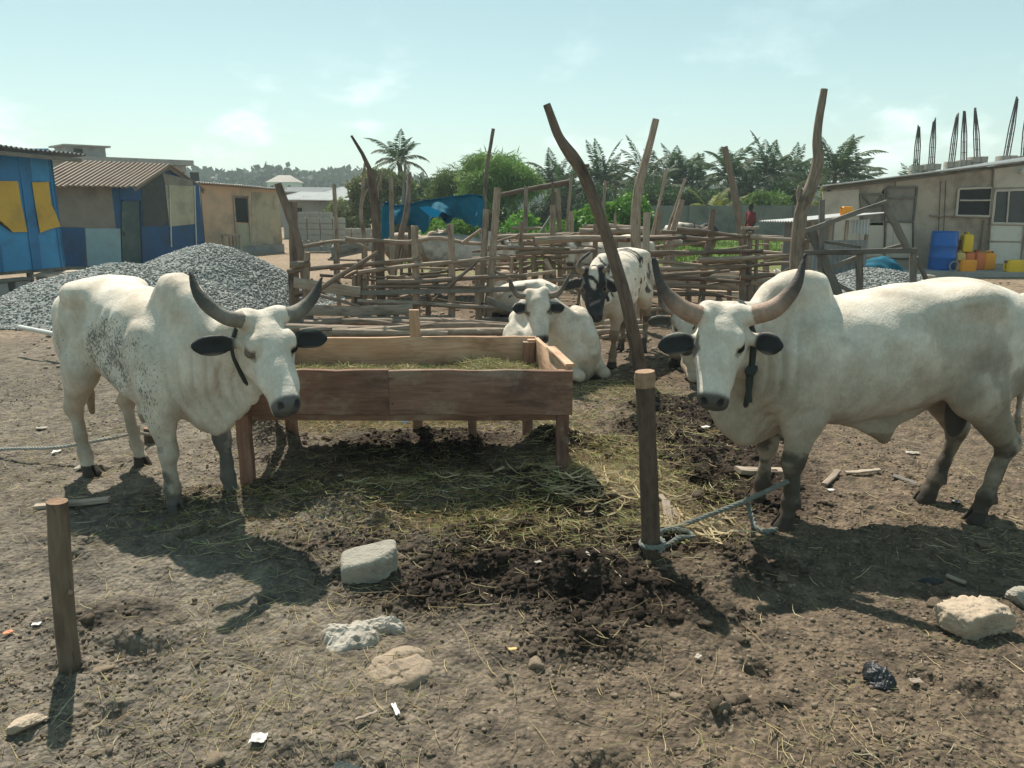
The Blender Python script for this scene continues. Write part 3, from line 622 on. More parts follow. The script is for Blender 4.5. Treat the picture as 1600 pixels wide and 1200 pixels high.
    tc = catmull(tail, 6); tr = np.interp(np.linspace(0, 1, len(tc)), (0, .2, .7, .8, 1), (.042, .026, .019, .034, .016))
    for i in range(len(tc) - 1): F.union(cone(tc[i], tc[i + 1], max(tr[i], h), max(tr[i + 1], h)), .02 if i == 0 else .01)
    # small unevenness of flesh, then cut at the ground
    se = cfg.get('seed', 0)
    F.warp(lambda X, Y, Z: .005 * (np.sin(X * 17 + se + 2 * np.sin(Z * 9)) * np.sin(Z * 13 + se * 2 + Y * 6) + .6 * np.sin(X * 31 + Y * 23) * np.sin(Z * 29 + X * 7)), lo, (hi[0], hi[1], 1.4))
    sl, X, Y, Z = F.sub(lo, hi); F.D[sl] = np.maximum(F.D[sl], -(Z + .012) + 0 * F.D[sl])
    F.D[0] = F.D[-1] = 1; F.D[:, 0] = F.D[:, -1] = 1; F.D[:, :, 0] = F.D[:, :, -1] = 1
    V, Q = F.mesh()
    # paint (the coat's own colours)
    base = np.array(cfg.get('coat', WHITE)); col = np.tile(base, (len(V), 1)); n = fbm(V[:, 0] * 4 + V[:, 1] * 3 + se, V[:, 2] * 4 - V[:, 1] * 2, 70 + se, 4)
    hd = np.stack([(V - poll) @ hx, (V - poll) @ hy, (V - poll) @ hz], 1) / HL
    def blend(m, c): 
        nonlocal col; m = np.clip(m, 0, 1)[:, None]; col = col * (1 - m) + np.array(c) * m
    if cfg.get('patch'): blend(cfg['patch'](V, hd, n), cfg.get('patchcol', (.05, .05, .05)))
    inhead = (hd[:, 0] > -.1) & (hd[:, 0] < .56) & (np.abs(hd[:, 1]) < .2) & (np.abs(hd[:, 2]) < .3)
    dirtz = sstep(.62, .15, V[:, 2] + .3 * (n - .5)) * (0 if lying else 1); blend(dirtz * cfg.get('legdirt', .6) * (~inhead), np.array((.20, .15, .105)))
    n6 = fbm(V[:, 0] * 7 + V[:, 1] * 5, V[:, 2] * 6 - V[:, 1] * 3, 72 + se, 5); belly = sstep(1.02 + dz, .52 + dz, V[:, 2] + .5 * (n - .5) + .35 * (n6 - .5)) * (np.abs(V[:, 0]) < .85); blend(belly * .62 * cfg.get('dirt', 1.) * (~inhead), (.30, .235, .165))
    blend(sstep(.52, .70, n6) * .34 * cfg.get('dirt', 1.) * (~inhead), (.30, .25, .19)); rear = sstep(-.2, -.5, V[:, 0]) * sstep(1.15 + dz, .85 + dz, V[:, 2]) * sstep(.40, .56, n6); blend(rear * .6 * cfg.get('dirt', 1.), (.17, .135, .10))
    blend(sstep(.40, .62, n) * (np.abs(V[:, 0] - .30) < .3) * sstep(1.0 + dz, 1.25 + dz, V[:, 2]) * .3, (.42, .30, .20))
    nose = sstep(.435, .462, hd[:, 0] + .25 * np.minimum(hd[:, 2] + .035, 0) + .02 * (n - .5)) * inhead * (hd[:, 2] > -.115); nose = nose * np.clip(sstep(-.062, -.045, hd[:, 2] + .02 * (n6 - .5)) + sstep(.475, .49, hd[:, 0]), 0, 1); blend(nose * (.9 + .1 * sstep(.4, .6, n6)), cfg.get('nosecol', (.030, .032, .034)))
    blend((np.hypot((hd[:, 0] - .488) / 1.3, np.hypot(np.abs(hd[:, 1]) - .042, hd[:, 2] - .018)) < .020) * inhead * 1., (.006, .006, .006)); blend(sstep(.40, .455, hd[:, 0] + .03 * (n6 - .5)) * inhead * (hd[:, 2] > -.12) * .22, (.16, .14, .13))
    blend(inhead * (np.abs(hd[:, 2] + .078 - .12 * (hd[:, 0] - .455)) < .007) * (hd[:, 0] > .37), (.03, .03, .03))
    eye = (np.hypot((hd[:, 0] - .179) / 1.6, hd[:, 2] + .004) < .019) & (np.abs(hd[:, 1]) > .08); blend(eye * 1., (.012, .010, .009))
    lid = (np.hypot((hd[:, 0] - .185) / 1.7, hd[:, 2] + .004) < .026) & (np.abs(hd[:, 1]) > .08) & ~eye; blend(lid * .6, (.16, .12, .10))
    blend(((np.abs(hd[:, 0] - .155) < .12) & (np.abs(hd[:, 1]) > .05) & inhead) * sstep(.5, .62, n) * (.0 if cfg.get('patch') else .35), (.45, .34, .25))
    for e in ears:
        dd, pr = seg_dist(V, e); Ln = np.linalg.norm(e[1] - e[0]); pos = ((V - e[0]) @ nrm(e[1] - e[0])) / Ln; m = (dd < .085) & (pos > .02) & (pos < 1.15)
        blend(m * sstep(.0, .16, pos + .1 * (n6 - .5)), cfg.get('earcol', (.030, .033, .035))); blend(m * sstep(.038, .052, dd) * sstep(.95, .8, pos) * .55, (.36, .33, .28))
    for hn in horns:
        dd, pr = seg_dist(V, catmull(hn, 7)); m = (dd < hr * np.interp(pr, (0, .25, .7, 1), (1.15, 1.12, .85, .6)) + .006) & (pr > .05)
        g = np.interp(pr, (0, .35, .62, 1), (0, .15, .85, 1))[:, None]; b0, b1 = cfg.get('horncol', ((.36, .27, .21), (.055, .052, .05))); hc = np.array(b0) * (1 - g) + np.array(b1) * g
        hc = hc * (.9 + .2 * vn(pr * 45, dd * 0 + se)[:, None]); col[m] = hc[m]
    for nm, J in joints.items():
        d1, p1 = seg_dist(V, J[3:]); hoof = (V[:, 2] < .065) & (d1 < .12) if not lying else (d1 < .075) & (p1 > .5); blend(hoof * 1., HOOF)
        if not lying:
            mud = cfg.get('mud', {}).get(nm, 0)
            if mud: d2, p2 = seg_dist(V, J[2:]); n3 = fbm(V[:, 0] * 14 + V[:, 1] * 11, V[:, 2] * 13, 77, 4); blend((d2 < .09) * sstep(mud + .22, mud - .14, V[:, 2] + 1.1 * (n3 - .5)) * .88, cfg.get('mudcol', (.055, .043, .034)))
    td, tp_ = seg_dist(V, tc); blend((td < .05) * (tp_ > .72) * 1., cfg.get('tuft', (.25, .19, .13)))
    if cfg.get('sheath') and not lying:
        blend((np.hypot(V[:, 0] + .11, V[:, 1]) < .09) * (V[:, 2] < .47) * .7, (.25, .19, .13)); blend((cfg['sheath'] > .8) * (np.hypot(V[:, 0] + .50, V[:, 1] * .8) < .075) * (V[:, 2] < .66) * (V[:, 2] > .4) * (np.abs(V[:, 1]) < .07) * 1., (.07, .065, .062))
    spf = cfg.get('speck'); sk = spf(V, hd, n) if spf else np.zeros(len(V))
    me = raw_mesh(name, V * sc, [Q], None, col, True, None, {'speck': np.clip(sk, 0, 1)})
    o = link(name, me, HIDE); o.location = (world[0], world[1], z0); o.rotation_euler = (0, 0, rz); tag(o, label, 'cattle', group)
    if collar is not None:
        t, rr_, mat, (dr, hang) = collar; c = (1 - t) ** 2 * n0 + 2 * t * (1 - t) * mid + t * t * n2; d = nrm(2 * (1 - t) * (mid - n0) + 2 * t * (n2 - mid)); d = nrm(d * (1, 1, 0) * .5 + np.array((.5, 0, -.12))); lat = nrm(np.cross((0, 0, 1), d)); u = np.cross(d, lat)
        # a loop laid on the skin: march outwards in the field until outside
        ring = []
        for a in np.linspace(0, 2 * math.pi, 40):
            dirv = lat * math.cos(a) + u * math.sin(a); rad = .04
            for _ in range(90):
                q = c + dirv * rad; ix = tuple(np.clip(((q - F.lo) / F.h).astype(int), 0, F.n - 1))
                if F.D[ix] > 0: break
                rad += .006
            ring.append(c + dirv * (rad + .004))
        ring = np.array(ring)
        for _ in range(4): ring[:-1] = (np.roll(ring[:-1], 1, 0) + 2 * ring[:-1] + np.roll(ring[:-1], -1, 0)) / 4; ring[-1] = ring[0]
        if DBG:
            for q in ring[::4]:
                W_ = np.array((world[0] + (q[0] * ca - q[1] * sa) * sc, world[1] + (q[0] * sa + q[1] * ca) * sc, q[2] * sc + z0)); dd_ = W_ - O; dep = dd_[1] * cp - dd_[2] * sp; print('RING', label[:12], round(800 + FPX * dd_[0] / dep), round(600 - FPX * (dd_[1] * sp + dd_[2] * cp) / dep), round(W_[1], 2))
        b = MB(); b.tube(ring * sc, rr_, 7, .1, 30, ms=0, cap=0)
        if hang: 
            tc2 = LD((0, -1, 0)); near_ = (ring - ring.mean(0)) @ tc2; cand = np.where(near_ > np.percentile(near_, 62))[0]; q = ring[cand[np.argmin(ring[cand, 2])]] + tc2 * .012; b.tube(np.array([q + (.0, 0, .02), q + (.015, .0, -.01), q + (.01, -.01, -hang * .5), q + (.0, 0, -hang)]) * sc, rr_ * .9, 6, .1, 30, sub=12, cap=0); b.tube(np.array([q + (-.02, -.03, .015), q + (.01, .0, -.015), q + (.02, .03, .012)]) * sc, rr_ * 1.6, 7, .2, 30, sub=8, cap=0)
        b.build('neck_rope', mat, o)
    return o
# ------------------------------------------------------------------ the cattle
def pose(f, hnd, sc, lx=.46):
    gF, gH = G(*f), G(*hnd); d = nrm((gF - gH) * (1, 1, 0)); return (gF - d * lx * sc)[:2], math.atan2(d[1], d[0])
def speck_left(V, hd, n):
    b = np.exp(-((V[:, 0] - .02) / .34) ** 2 - ((V[:, 2] - .86) / .24) ** 2) * 1.2
    s = np.exp(-((V[:, 0] - .40) / .20) ** 2 - ((V[:, 2] - .75) / .50) ** 2) * .66
    r = np.exp(-((V[:, 0] + .6) / .2) ** 2 - ((V[:, 2] - .85) / .25) ** 2) * .6
    m = np.minimum(np.maximum(np.maximum(b, s), r), .80) * (.30 + 1.15 * fbm(V[:, 0] * 9 + V[:, 1] * 4, V[:, 2] * 9, 66, 4)); return np.where((hd[:, 0] > -.12) & (np.abs(hd[:, 1]) < .3) & (V[:, 0] > .6), 0, m)
w_, r_ = pose((316, 791), (185, 735), .97)
cattle('bull', 'bony white humped bull with grey flecked flank, standing at the end of the trough', w_, r_,
       P(410, 497, 3.78), P(452, 640, 3.52), (.60, -1, .38),
       [[P(383, 503, 3.72), P(345, 492, 3.64), P(312, 462, 3.62), P(297, 424, 3.66)], [P(440, 496, 3.84), P(466, 487, 3.92), P(490, 463, 3.98), P(504, 431, 4.02)]],
       [[P(372, 536, 3.71), P(303, 541, 3.60)], [P(453, 530, 3.82), P(507, 528, 3.90)]],
       dict(thin=.8, hump=.98, speck=speck_left, scale=.97, sheath=.5, dewlap=.5, neck=.74, folds=.022, foldat=(.66, 0, .80), foldw=.22, foldax=(.35, .95), flankfold=(.022,), nosecol=(.048, .056, .060), mudcol=(.085, .082, .076), headw=.88, seed=3, horn=.040, ear=.80, dirt=.35, legdirt=.35, legs=dict(fl=(.06, .02), fr=(-.02, 0), hl=(.07, 0), hr=(-.03, 0)),
            mud=dict(fl=.46, fr=.16), horncol=((.25, .225, .19), (.06, .056, .05))), h=.0078, collar=(.72, .011, M['rope_dark'], (0, .0)))
w_, r_ = pose((1208, 806), (1508, 798), 1.0)
cattle('bull', 'big cream white humped bull with wide dark tipped horns, tied to the peeled stake', w_, r_,
       P(1132, 490, 3.72), P(1112, 634, 3.52), (-.26, -1, .42),
       [[P(1098, 496, 3.72), P(1062, 480, 3.72), P(1034, 448, 3.74), P(1021, 404, 3.78)], [P(1172, 494, 3.70), P(1212, 480, 3.66), P(1243, 446, 3.66), P(1258, 398, 3.70)]],
       [[P(1086, 533, 3.74), P(1030, 541, 3.70)], [P(1178, 531, 3.72), P(1219, 541, 3.66)]],
       dict(scale=1.0, tail=[(-.79, 0, 1.16), (-.85, -.02, 1.05), (-.872, -.03, .8), (-.865, -.03, .5), (-.85, -.02, .32)], sheath=1, folds=.024, foldat=(.56, 0, .92), foldw=.13, seed=8, dewlap=1.9, hump=1.0, horn=.046, ear=.85, headw=1.05, legs=dict(fl=(.0, 0), fr=(.04, .0), hl=(.0, .0), hr=(.10, .0)),
            mud=dict(fl=.40, fr=.34, hl=.28, hr=.22), horncol=((.42, .29, .22), (.045, .045, .045))), h=.0078, collar=(.50, .016, M['rope_dark'], (0, .16)))
cow_label = None
def patch_spot(V, hd, n):
    face = ((hd[:, 0] > -.12) & (hd[:, 0] < .56) & (np.abs(hd[:, 1]) < .17) & (np.abs(hd[:, 2]) < .26))
    blaze = np.exp(-(hd[:, 1] / .055) ** 2 - ((hd[:, 0] - .06) / .16) ** 2) * (hd[:, 2] > -.05)
    f = face * (1 - sstep(.35, .6, blaze)) * sstep(.30, .42, n + .1)
    n5 = fbm(V[:, 0] * 13, V[:, 2] * 13 + V[:, 1] * 9, 88, 3); sp = sstep(.66, .69, fbm(V[:, 0] * 26 + 3 + 2 * n5, V[:, 2] * 15 + V[:, 1] * 9 + 1.5 * n5, 91, 2)) * (V[:, 0] < .1) * (V[:, 2] > .75) + sstep(.64, .67, fbm(V[:, 0] * 20 + 2 * n5, V[:, 2] * 12 + V[:, 1] * 12 + 2 * n5, 93, 2)) * (V[:, 0] > .3) * (V[:, 2] > .75)
    lg = (V[:, 2] < .42) * sstep(.35, .5, n + .1) * (V[:, 0] > .1); return np.maximum(np.maximum(f, sp), lg * .9)
w_, r_ = pose((938, 571), (979, 551), .93)
cattle('cow', 'white cow with a black face, black spots on its side and dark lower legs', w_, r_,
       P(927, 424, 7.62), P(931, 500, 7.42), (-.1, -1, .45),
       [[P(912, 424, 7.62), P(904, 420, 7.60), P(906, 408, 7.62), P(922, 394, 7.70)], [P(942, 423, 7.62), P(950, 420, 7.60), P(952, 411, 7.62)]],
       [[P(913, 440, 7.62), P(880, 449, 7.6)], [P(943, 439, 7.62), P(963, 453, 7.58)]],
       dict(scale=.93, thin=.6, hump=.55, patch=patch_spot, patchcol=(.03, .03, .032), seed=5, horn=.028, ear=.95, dewlap=.8, neck=.85, legs=dict(fl=(.02, 0), fr=(-.10, 0)), mud=dict(hl=.35, hr=.35)), h=.013, collar=(.66, .012, M['rope_dark'], (0, 0)))
lay = dict(lying=True, seed=12, dirt=.5)
c0 = PX(868, 7.75); cattle('cow', 'white cow lying with its chin over the corner of the trough', c0[:2], math.atan2(-.86, .5),
       P(838, 459, 7.12), P(846, 534, 6.92), (-.1, -1, .4),
       [[P(822, 463, 7.12), P(808, 460, 7.1), P(800, 448, 7.1), P(796, 434, 7.12)], [P(855, 462, 7.12), P(872, 458, 7.1), P(884, 442, 7.1), P(892, 425, 7.12)]],
       [[P(822, 480, 7.12), P(803, 483, 7.08)], [P(856, 480, 7.12), P(881, 481, 7.08)]],
       dict(lay, scale=.87, horn=.036, ear=1.0, horncol=((.25, .20, .16), (.10, .085, .07))), h=.0125)
c0 = PX(1105, 7.7); cattle('cow', 'white cow lying with folded front legs behind the head of the big bull', c0[:2], math.atan2(-.95, -.2),
       P(1068, 489, 6.98), P(1074, 553, 6.82), (-.1, -1, .4),
       [[P(1054, 490, 7.0), P(1040, 482, 7.0), P(1031, 468, 7.0), P(1028, 452, 7.0)], [P(1082, 488, 7.0), P(1093, 480, 7.0), P(1098, 466, 7.0), P(1096, 452, 7.0)]],
       [[P(1050, 500, 7.0), P(1014, 503, 6.96)], [P(1086, 500, 7.0), P(1118, 503, 6.96)]],
       dict(lay, scale=.87, seed=21, horn=.030, dewlap=1.5, coat=(.55, .49, .41), earcol=(.07, .06, .05)), h=.014)
EAR = (.10, .08, .065)
c0 = PX(728, 14.4); cattle('cow', 'grey white cow standing side on in the pen beneath the blue tarpaulin', c0[:2], R(4),
       P(788, 372, 14.7), P(806, 408, 14.6), (.7, -.2, .6), [[P(786, 372, 14.6), P(784, 366, 14.5), P(786, 358, 14.5)], [P(790, 371, 14.8), P(794, 365, 14.9), P(794, 357, 14.9)]],
       [[P(787, 378, 14.6), P(778, 381, 14.45)], [P(791, 377, 14.8), P(799, 379, 14.95)]], dict(scale=.90, coat=(.72, .67, .60), seed=31, hump=.9, earcol=EAR, ear=.8, horn=.03), h=.022)
c0 = PX(790, 16.2); cattle('cow', 'white cow seen from behind between the pen posts', c0[:2], R(80),
       P(792, 372, 17.2), P(793, 396, 17.5), (.1, 1, .5), [[P(786, 372, 17.2), P(780, 368, 17.2), P(778, 360, 17.2)], [P(798, 372, 17.2), P(804, 368, 17.2), P(806, 360, 17.2)]],
       [[P(786, 377, 17.2), P(778, 380, 17.2)], [P(798, 377, 17.2), P(806, 380, 17.2)]], dict(scale=.84, coat=(.64, .59, .5), seed=35, hump=.7, earcol=EAR, ear=.8), h=.024)
c0 = PX(808, 11.6); cattle('cow', 'white cow lying behind the pen rails with only its back and hump showing', c0[:2], R(150),
       P(770, 462, 11.75), P(758, 482, 11.6), (-.7, -.5, .4), [[P(768, 462, 11.65), P(763, 458, 11.6), P(761, 451, 11.6)], [P(773, 462, 11.85), P(776, 458, 11.9), P(777, 452, 11.9)]],
       [[P(768, 467, 11.65), P(760, 470, 11.55)], [P(774, 467, 11.85), P(780, 470, 11.95)]], dict(lay, scale=.80, seed=41, hump=.9, earcol=EAR, ear=.8), h=.02)
c0 = PX(786, 13.9); cattle('cow', 'tan faced cow lying in the pen, curved horns showing over a rail', c0[:2], R(-85),
       P(790, 427, 13.0), P(790, 452, 12.85), (0, -1, .4), [[P(783, 429, 13.0), P(776, 426, 13.0), P(771, 421, 13.0)], [P(797, 429, 13.0), P(805, 427, 13.0), P(812, 421, 13.0)]],
       [[P(783, 433, 13.0), P(771, 434, 12.95)], [P(797, 433, 13.0), P(811, 432, 12.95)]], dict(lay, scale=.82, seed=44, coat=(.36, .27, .19), hump=.5, earcol=(.03, .028, .026)), h=.022)
c0 = PX(945, 12.7); cattle('cow', 'cream cow looking over a pen rail, behind the black faced cow', c0[:2], R(186),
       P(893, 376, 12.25), P(890, 414, 12.1), (-.3, -1, .4), [[P(887, 377, 12.25), P(880, 375, 12.25), P(876, 370, 12.25)], [P(899, 377, 12.25), P(905, 375, 12.25), P(908, 370, 12.25)]],
       [[P(886, 381, 12.25), P(873, 385, 12.2)], [P(899, 381, 12.25), P(909, 380, 12.2)]], dict(scale=.92, coat=(.66, .59, .50), seed=47, hump=.6, earcol=(.25, .19, .15), horn=.026), h=.02)
def patch_far(V, hd, n): return 1 - sstep(-.15, -.3, V[:, 0] + .5 * (n - .5)) * sstep(.85, 1.0, V[:, 2] + .4 * (n - .5))
c0 = PX(1080, 22); cattle('cow', 'black cow with a white rump, standing far back by the boundary wall', c0[:2], R(-10),
       P(1097, 360, 21.5), P(1099, 380, 21.3), (.1, -1, .4), [[P(1091, 359, 21.5), P(1086, 355, 21.5), P(1084, 348, 21.5)], [P(1102, 359, 21.5), P(1107, 354, 21.5), P(1110, 347, 21.5)]],
       [[P(1092, 362, 21.5), P(1086, 364, 21.5)], [P(1102, 362, 21.5), P(1108, 363, 21.5)]], dict(scale=.92, patch=patch_far, patchcol=(.03, .028, .028), seed=52, hump=.6), h=.028)
c0 = PX(652, 16.6); cattle('cow', 'tan cow standing in the pen partly hidden by the hanging tarpaulin', c0[:2], R(20),
       P(690, 362, 17.2), P(702, 384, 17.1), (.7, -.6, .5), [[P(686, 362, 17.2), P(682, 358, 17.2), P(681, 352, 17.2)], [P(694, 362, 17.2), P(699, 358, 17.2), P(700, 352, 17.2)]],
       [[P(686, 366, 17.2), P(679, 368, 17.1)], [P(694, 366, 17.2), P(700, 368, 17.2)]], dict(scale=.85, coat=(.40, .31, .23), seed=55, hump=.8, earcol=EAR, ear=.8), h=.026)
# ------------------------------------------------------------------ buildings
UP = np.array((0, 0, 1.))
def flat(p): return np.array((p[0], p[1], 0.))
def wall_frame(a, b):
    """axes of an upright wall from ground point a to b: along, outward (towards the camera), up"""
    a, b = flat(np.array(a, float)), flat(np.array(b, float)); u = nrm(b - a); n = np.cross(u, UP); 
    if n @ (np.array((0, 0, 0)) - a) < 0: n = -n
    return a, u, n
def prism(mb, poly, n, th, m=0):
    """flat polygon (world points) given thickness th behind it (along -n)"""
    p = np.array(poly, float); q = p - np.array(n) * th; k = len(p); V = np.vstack([p, q]); c = p.mean(0)
    nn = np.zeros(3)
    for i in range(k): nn += np.cross(p[i] - c, p[(i + 1) % k] - c)
    fl = nn @ np.array(n) < 0; idx = np.arange(k); 
    U = np.vstack([np.stack([p @ nrm(p[1] - p[0]), p[:, 2]], 1)] * 2)
    T = []
    for i in range(1, k - 1): T += [(0, i, i + 1), (k, k + i + 1, k + i)]
    Qs = [(i, i + k, (i + 1) % k + k, (i + 1) % k) for i in range(k)]
    T = np.array(T); Qs = np.array(Qs)
    if fl: T = T[:, ::-1]; Qs = Qs[:, ::-1]
    # separate the rim so that shading stays crisp
    mb.add(V, None, T, U, m=m); mb.add(V, Qs, None, U, m=m); return mb
def panel(name, poly, n, th, mat, parent):
    b = MB(); prism(b, poly, n, th); return b.build(name, mat, parent, smooth=False)
def wpoly(px_list, a, n, off=0.0): return [PL(x, y, np.array(a) + np.array(n) * off, n) for x, y in px_list]
def corrugated(mb, c00, c10, c01, c11, waves=24, amp=.018, th=.006, along=4, sag=.0, ragged=0.0, m=0):
    """sheet whose ridges run from edge c00-c10 to edge c01-c11"""
    c00, c10, c01, c11 = [np.array(c, float) for c in (c00, c10, c01, c11)]; nu = waves * 6 + 1
    u = np.linspace(0, 1, nu)[:, None, None]; v = np.linspace(0, 1, along)[None, :, None]
    if ragged:
        rg = (h2(np.floor(u * waves / 4), u * 0, 3) - .5) * ragged; v = v * (1 + rg)
    g = (c00 * (1 - u) + c10 * u) * (1 - v) + (c01 * (1 - u) + c11 * u) * v
    nn = nrm(np.cross(c10 - c00, c01 - c00)); nn = nn if nn[2] >= 0 else -nn
    g = g + nn * (amp * np.sin(u * waves * 2 * math.pi)) - UP * (sag * np.sin(math.pi * u)) + UP * .02 * (vn(u * waves / 5, v * 3, 9)[..., None] - .5 if np.ndim(vn(u * waves / 5, v * 3, 9)) == 2 else (vn(u * waves / 5, v * 3, 9) - .5))
    mb.quadsheet(g, th, m=m); return mb

# --- bright blue shed on stilts
def blue_shed():
    a = PZ(-190, 441, .42); b = PZ(103, 417, .42); A, u, n = wall_frame(a, b); b = flat(b); Lw = np.linalg.norm(b - A); back = -n * 3.2
    t = empty('shed', tuple(A + u * Lw / 2), 0, 'bright blue panelled shed raised on stilts with torn yellow sheets on its wall', 'shed')
    def W(o): 
        o.matrix_parent_inverse = Matrix.Translation(-Vector(t.location)); return o
    z0, z1 = .42, 2.66
    q = lambda s, z, off=0: A + u * s + UP * z + n * off
    m = MB()
    prism(m, [q(0, z0), q(Lw, z0), q(Lw, z1), q(0, z1)], n, .05); prism(m, [q(Lw, z0), q(Lw, z0) + back, q(Lw, z1 - .25) + back, q(Lw, z1)], u, .05); prism(m, [q(0, z0) + back, q(Lw, z0) + back, q(Lw, z1 - .25) + back, q(0, z1 - .25) + back], -n, .05)
    W(m.build('wall', M['paint_blue2'], t, False))
    for poly, mt, off in (([(-120, 236), (40, 236), (46, 284), (-120, 280)], 'paint_blue', .012), ([(44, 232), (76, 232), (80, 284), (50, 284)], 'paint_blue2', .016), ([(28, 236), (46, 236), (66, 420), (52, 423)], 'paint_blue', .02),
                          ([(-100, 282), (28, 283), (34, 322), (43, 362), (20, 363), (8, 350), (-20, 345), (-100, 345)], 'yellow_sheet', .04), ([(50, 285), (76, 284), (80, 318), (88, 335), (95, 354), (78, 358), (63, 364), (56, 325)], 'yellow_sheet', .045)):
        W(panel('loose_sheet' if mt == 'yellow_sheet' else 'panel', wpoly(poly, A, n, off), n, .008, M[mt], t))
    for s in np.arange(.25, Lw, .62):
        k = MB(); k.plank(q(s, z0, .012), q(s, z1, .012), .04, .02, up=u); W(k.build('batten', M['paint_blue'], t))
    r = MB(); corrugated(r, q(-.3, z1 + .10, .45), q(Lw + .45, z1 - .04, .45), q(-.3, z1 - .12, -3.4), q(Lw + .45, z1 - .26, -3.4), 44, .02); W(r.build('roof', M['zinc_dull'], t))
    k = MB(); k.plank(q(-.2, z1 - .03, .36), q(Lw + .35, z1 - .15, .36), .07, .05); W(k.build('rafter', M['grey_board'], t))
    for s in (.3, 1.5, 2.7, Lw - .1):
        for d in (-.1, -2.9):
            k = MB(); k.plank(q(s, -.05, d), q(s + .02, z0, d), .09, .09, up=u); W(k.build('stilt', M['grey_board'], t))
    k = MB(); prism(k, [q(0, z0 - .06, -.02), q(Lw, z0 - .06, -.02), q(Lw, z0, -.02), q(0, z0, -.02)], n, 3.0); W(k.build('floor_frame', M['grey_board'], t, False))
blue_shed()
def low_bench(label, p, q, mat):
    a, b = G(*p), G(*q); d = nrm(b - a); t = empty('bench', tuple((a + b) / 2), 0, label, 'bench')
    for i, s in enumerate((a + d * .2, b - d * .2)):
        k = MB(); k.box(s + UP * .14, (.3, .22, .30), (d, np.cross(UP, d), UP)); o = k.build('support', M['concrete'], t); o.matrix_parent_inverse = Matrix.Translation(-Vector(t.location))
    k = MB(); k.plank(a + UP * .32, b + UP * .32, .28, .05, up=np.cross(UP, d)); o = k.build('seat', M[mat], t); o.matrix_parent_inverse = Matrix.Translation(-Vector(t.location))
low_bench('low dark plank bench on two blocks under the blue shed', (-20, 470), (48, 462), 'grey_board'); low_bench('low grey plank bench at the corner of the blue shed', (64, 457), (126, 448), 'board')
def place(o, t): o.matrix_parent_inverse = Matrix.Translation(-Vector(t.location)); return o

# --- grey and blue shed with a rusty gable roof
def grey_shed():
    A0 = PX(66, 19.6); B0 = PX(188, 21.2); C0 = PX(323, 24.6); A, u, n = wall_frame(A0, B0); B = flat(B0); Cc = flat(C0); A2, u2, n2 = wall_frame(B, Cc)
    t = empty('shed', tuple(B), 0, 'patchwork grey and blue shed with a rusty gable roof and a narrow green door', 'shed')
    ze, zr = 2.22, 2.72; mid = (B + Cc) / 2; m = MB()
    prism(m, [A - UP * .1, B - UP * .1, B + UP * ze, A + UP * ze], n, .06)
    place(m.build('wall', M['grey_panel'], t, False), t)
    m = MB(); prism(m, [B - UP * .1, Cc - UP * .1, Cc + UP * ze, mid + UP * (zr - .02), B + UP * ze], n2, .06); place(m.build('gable_wall', M['paint_navy'], t, False), t)
    m = MB(); D = A + (Cc - B); prism(m, [Cc, D, D + UP * ze, Cc + UP * ze], u2, .06); place(m.build('back_wall', M['grey_panel'], t, False), t)
    for poly, mt, fr in (([(133, 357), (188, 357), (190, 416), (137, 416)], 'pale_blue', 0), ([(93, 355), (132, 356), (135, 416), (95, 416)], 'paint_navy', 0), ([(84, 290), (128, 294), (131, 355), (92, 354)], 'grey_panel', 0)):
        place(panel('panel', wpoly(poly, A, n, .015), n, .012, M[mt], t), t)
    for poly, mt, off in (([(219, 276), (254, 270), (264, 352), (224, 354)], 'dark_panel', .015), ([(258, 289), (303, 291), (305, 350), (265, 354)], 'cream_panel', .02), ([(187, 288), (219, 286), (221, 312), (188, 314)], 'paint_navy', .015), ([(254, 270), (300, 282), (303, 291), (258, 289)], 'grey_panel', .018)):
        place(panel('panel', wpoly(poly, B, n2, off), n2, .012, M[mt], t), t)
    dpl = wpoly([(190, 313), (218, 313), (222, 414), (191, 416)], B, n2, .03); d = place(panel('door', dpl, n2, .02, M['green_door'], t), t)
    for i in range(4):
        if i == 3: continue
        k = MB(); a, b = dpl[i], dpl[(i + 1) % 4]; k.plank(np.array(a) + n2 * .02, np.array(b) + n2 * .02, .06, .03, up=n2); place(k.build('door_frame', M['paint_navy'], t), t)
    k = MB(); hp = PL(194, 365, B + n2 * .05, n2); k.plank(hp - UP * .06, hp + UP * .06, .025, .03, up=u2); k = place(k.build('handle', M['rebar'], t), t)
    for px in (265, 304):
        k = MB(); k.plank(PL(px, 290, B + n2 * .045, n2), PL(px + 3, 386, B + n2 * .045, n2), .035, .025, up=u2); place(k.build('batten', M['white_panel'], t), t)
    ov = -u2 * .0; e = .45; dr = .12
    f1, f2 = A - u * .4, B + u * e; R1, R2 = A + (mid - B) - u * .4, mid + u * e
    r = MB(); corrugated(r, R1 + UP * (zr + .06), R2 + UP * (zr + .06), f1 + n * .5 * 1 + UP * (ze - dr), f2 + n * .5 + UP * (ze - dr), 22, .026, ragged=.05)
    g1, g2 = D - u * .4, Cc + u * e; corrugated(r, R1 + UP * (zr + .06), R2 + UP * (zr + .06), g1 - n * .4 + UP * (ze - dr), g2 - n * .4 + UP * (ze - dr), 34, .022)
    place(r.build('roof', M['rust_roof'], t), t)
    k = MB(); k.plank(f2 + n * .5 + UP * (ze - dr - .06) - u * .1, R2 + UP * (zr - .02) - u * .1, .09, .03); k.plank(g2 - n * .4 + UP * (ze - dr - .06) - u * .1, R2 + UP * (zr - .02) - u * .1, .09, .03); place(k.build('barge_board', M['grey_board'], t), t)
grey_shed()

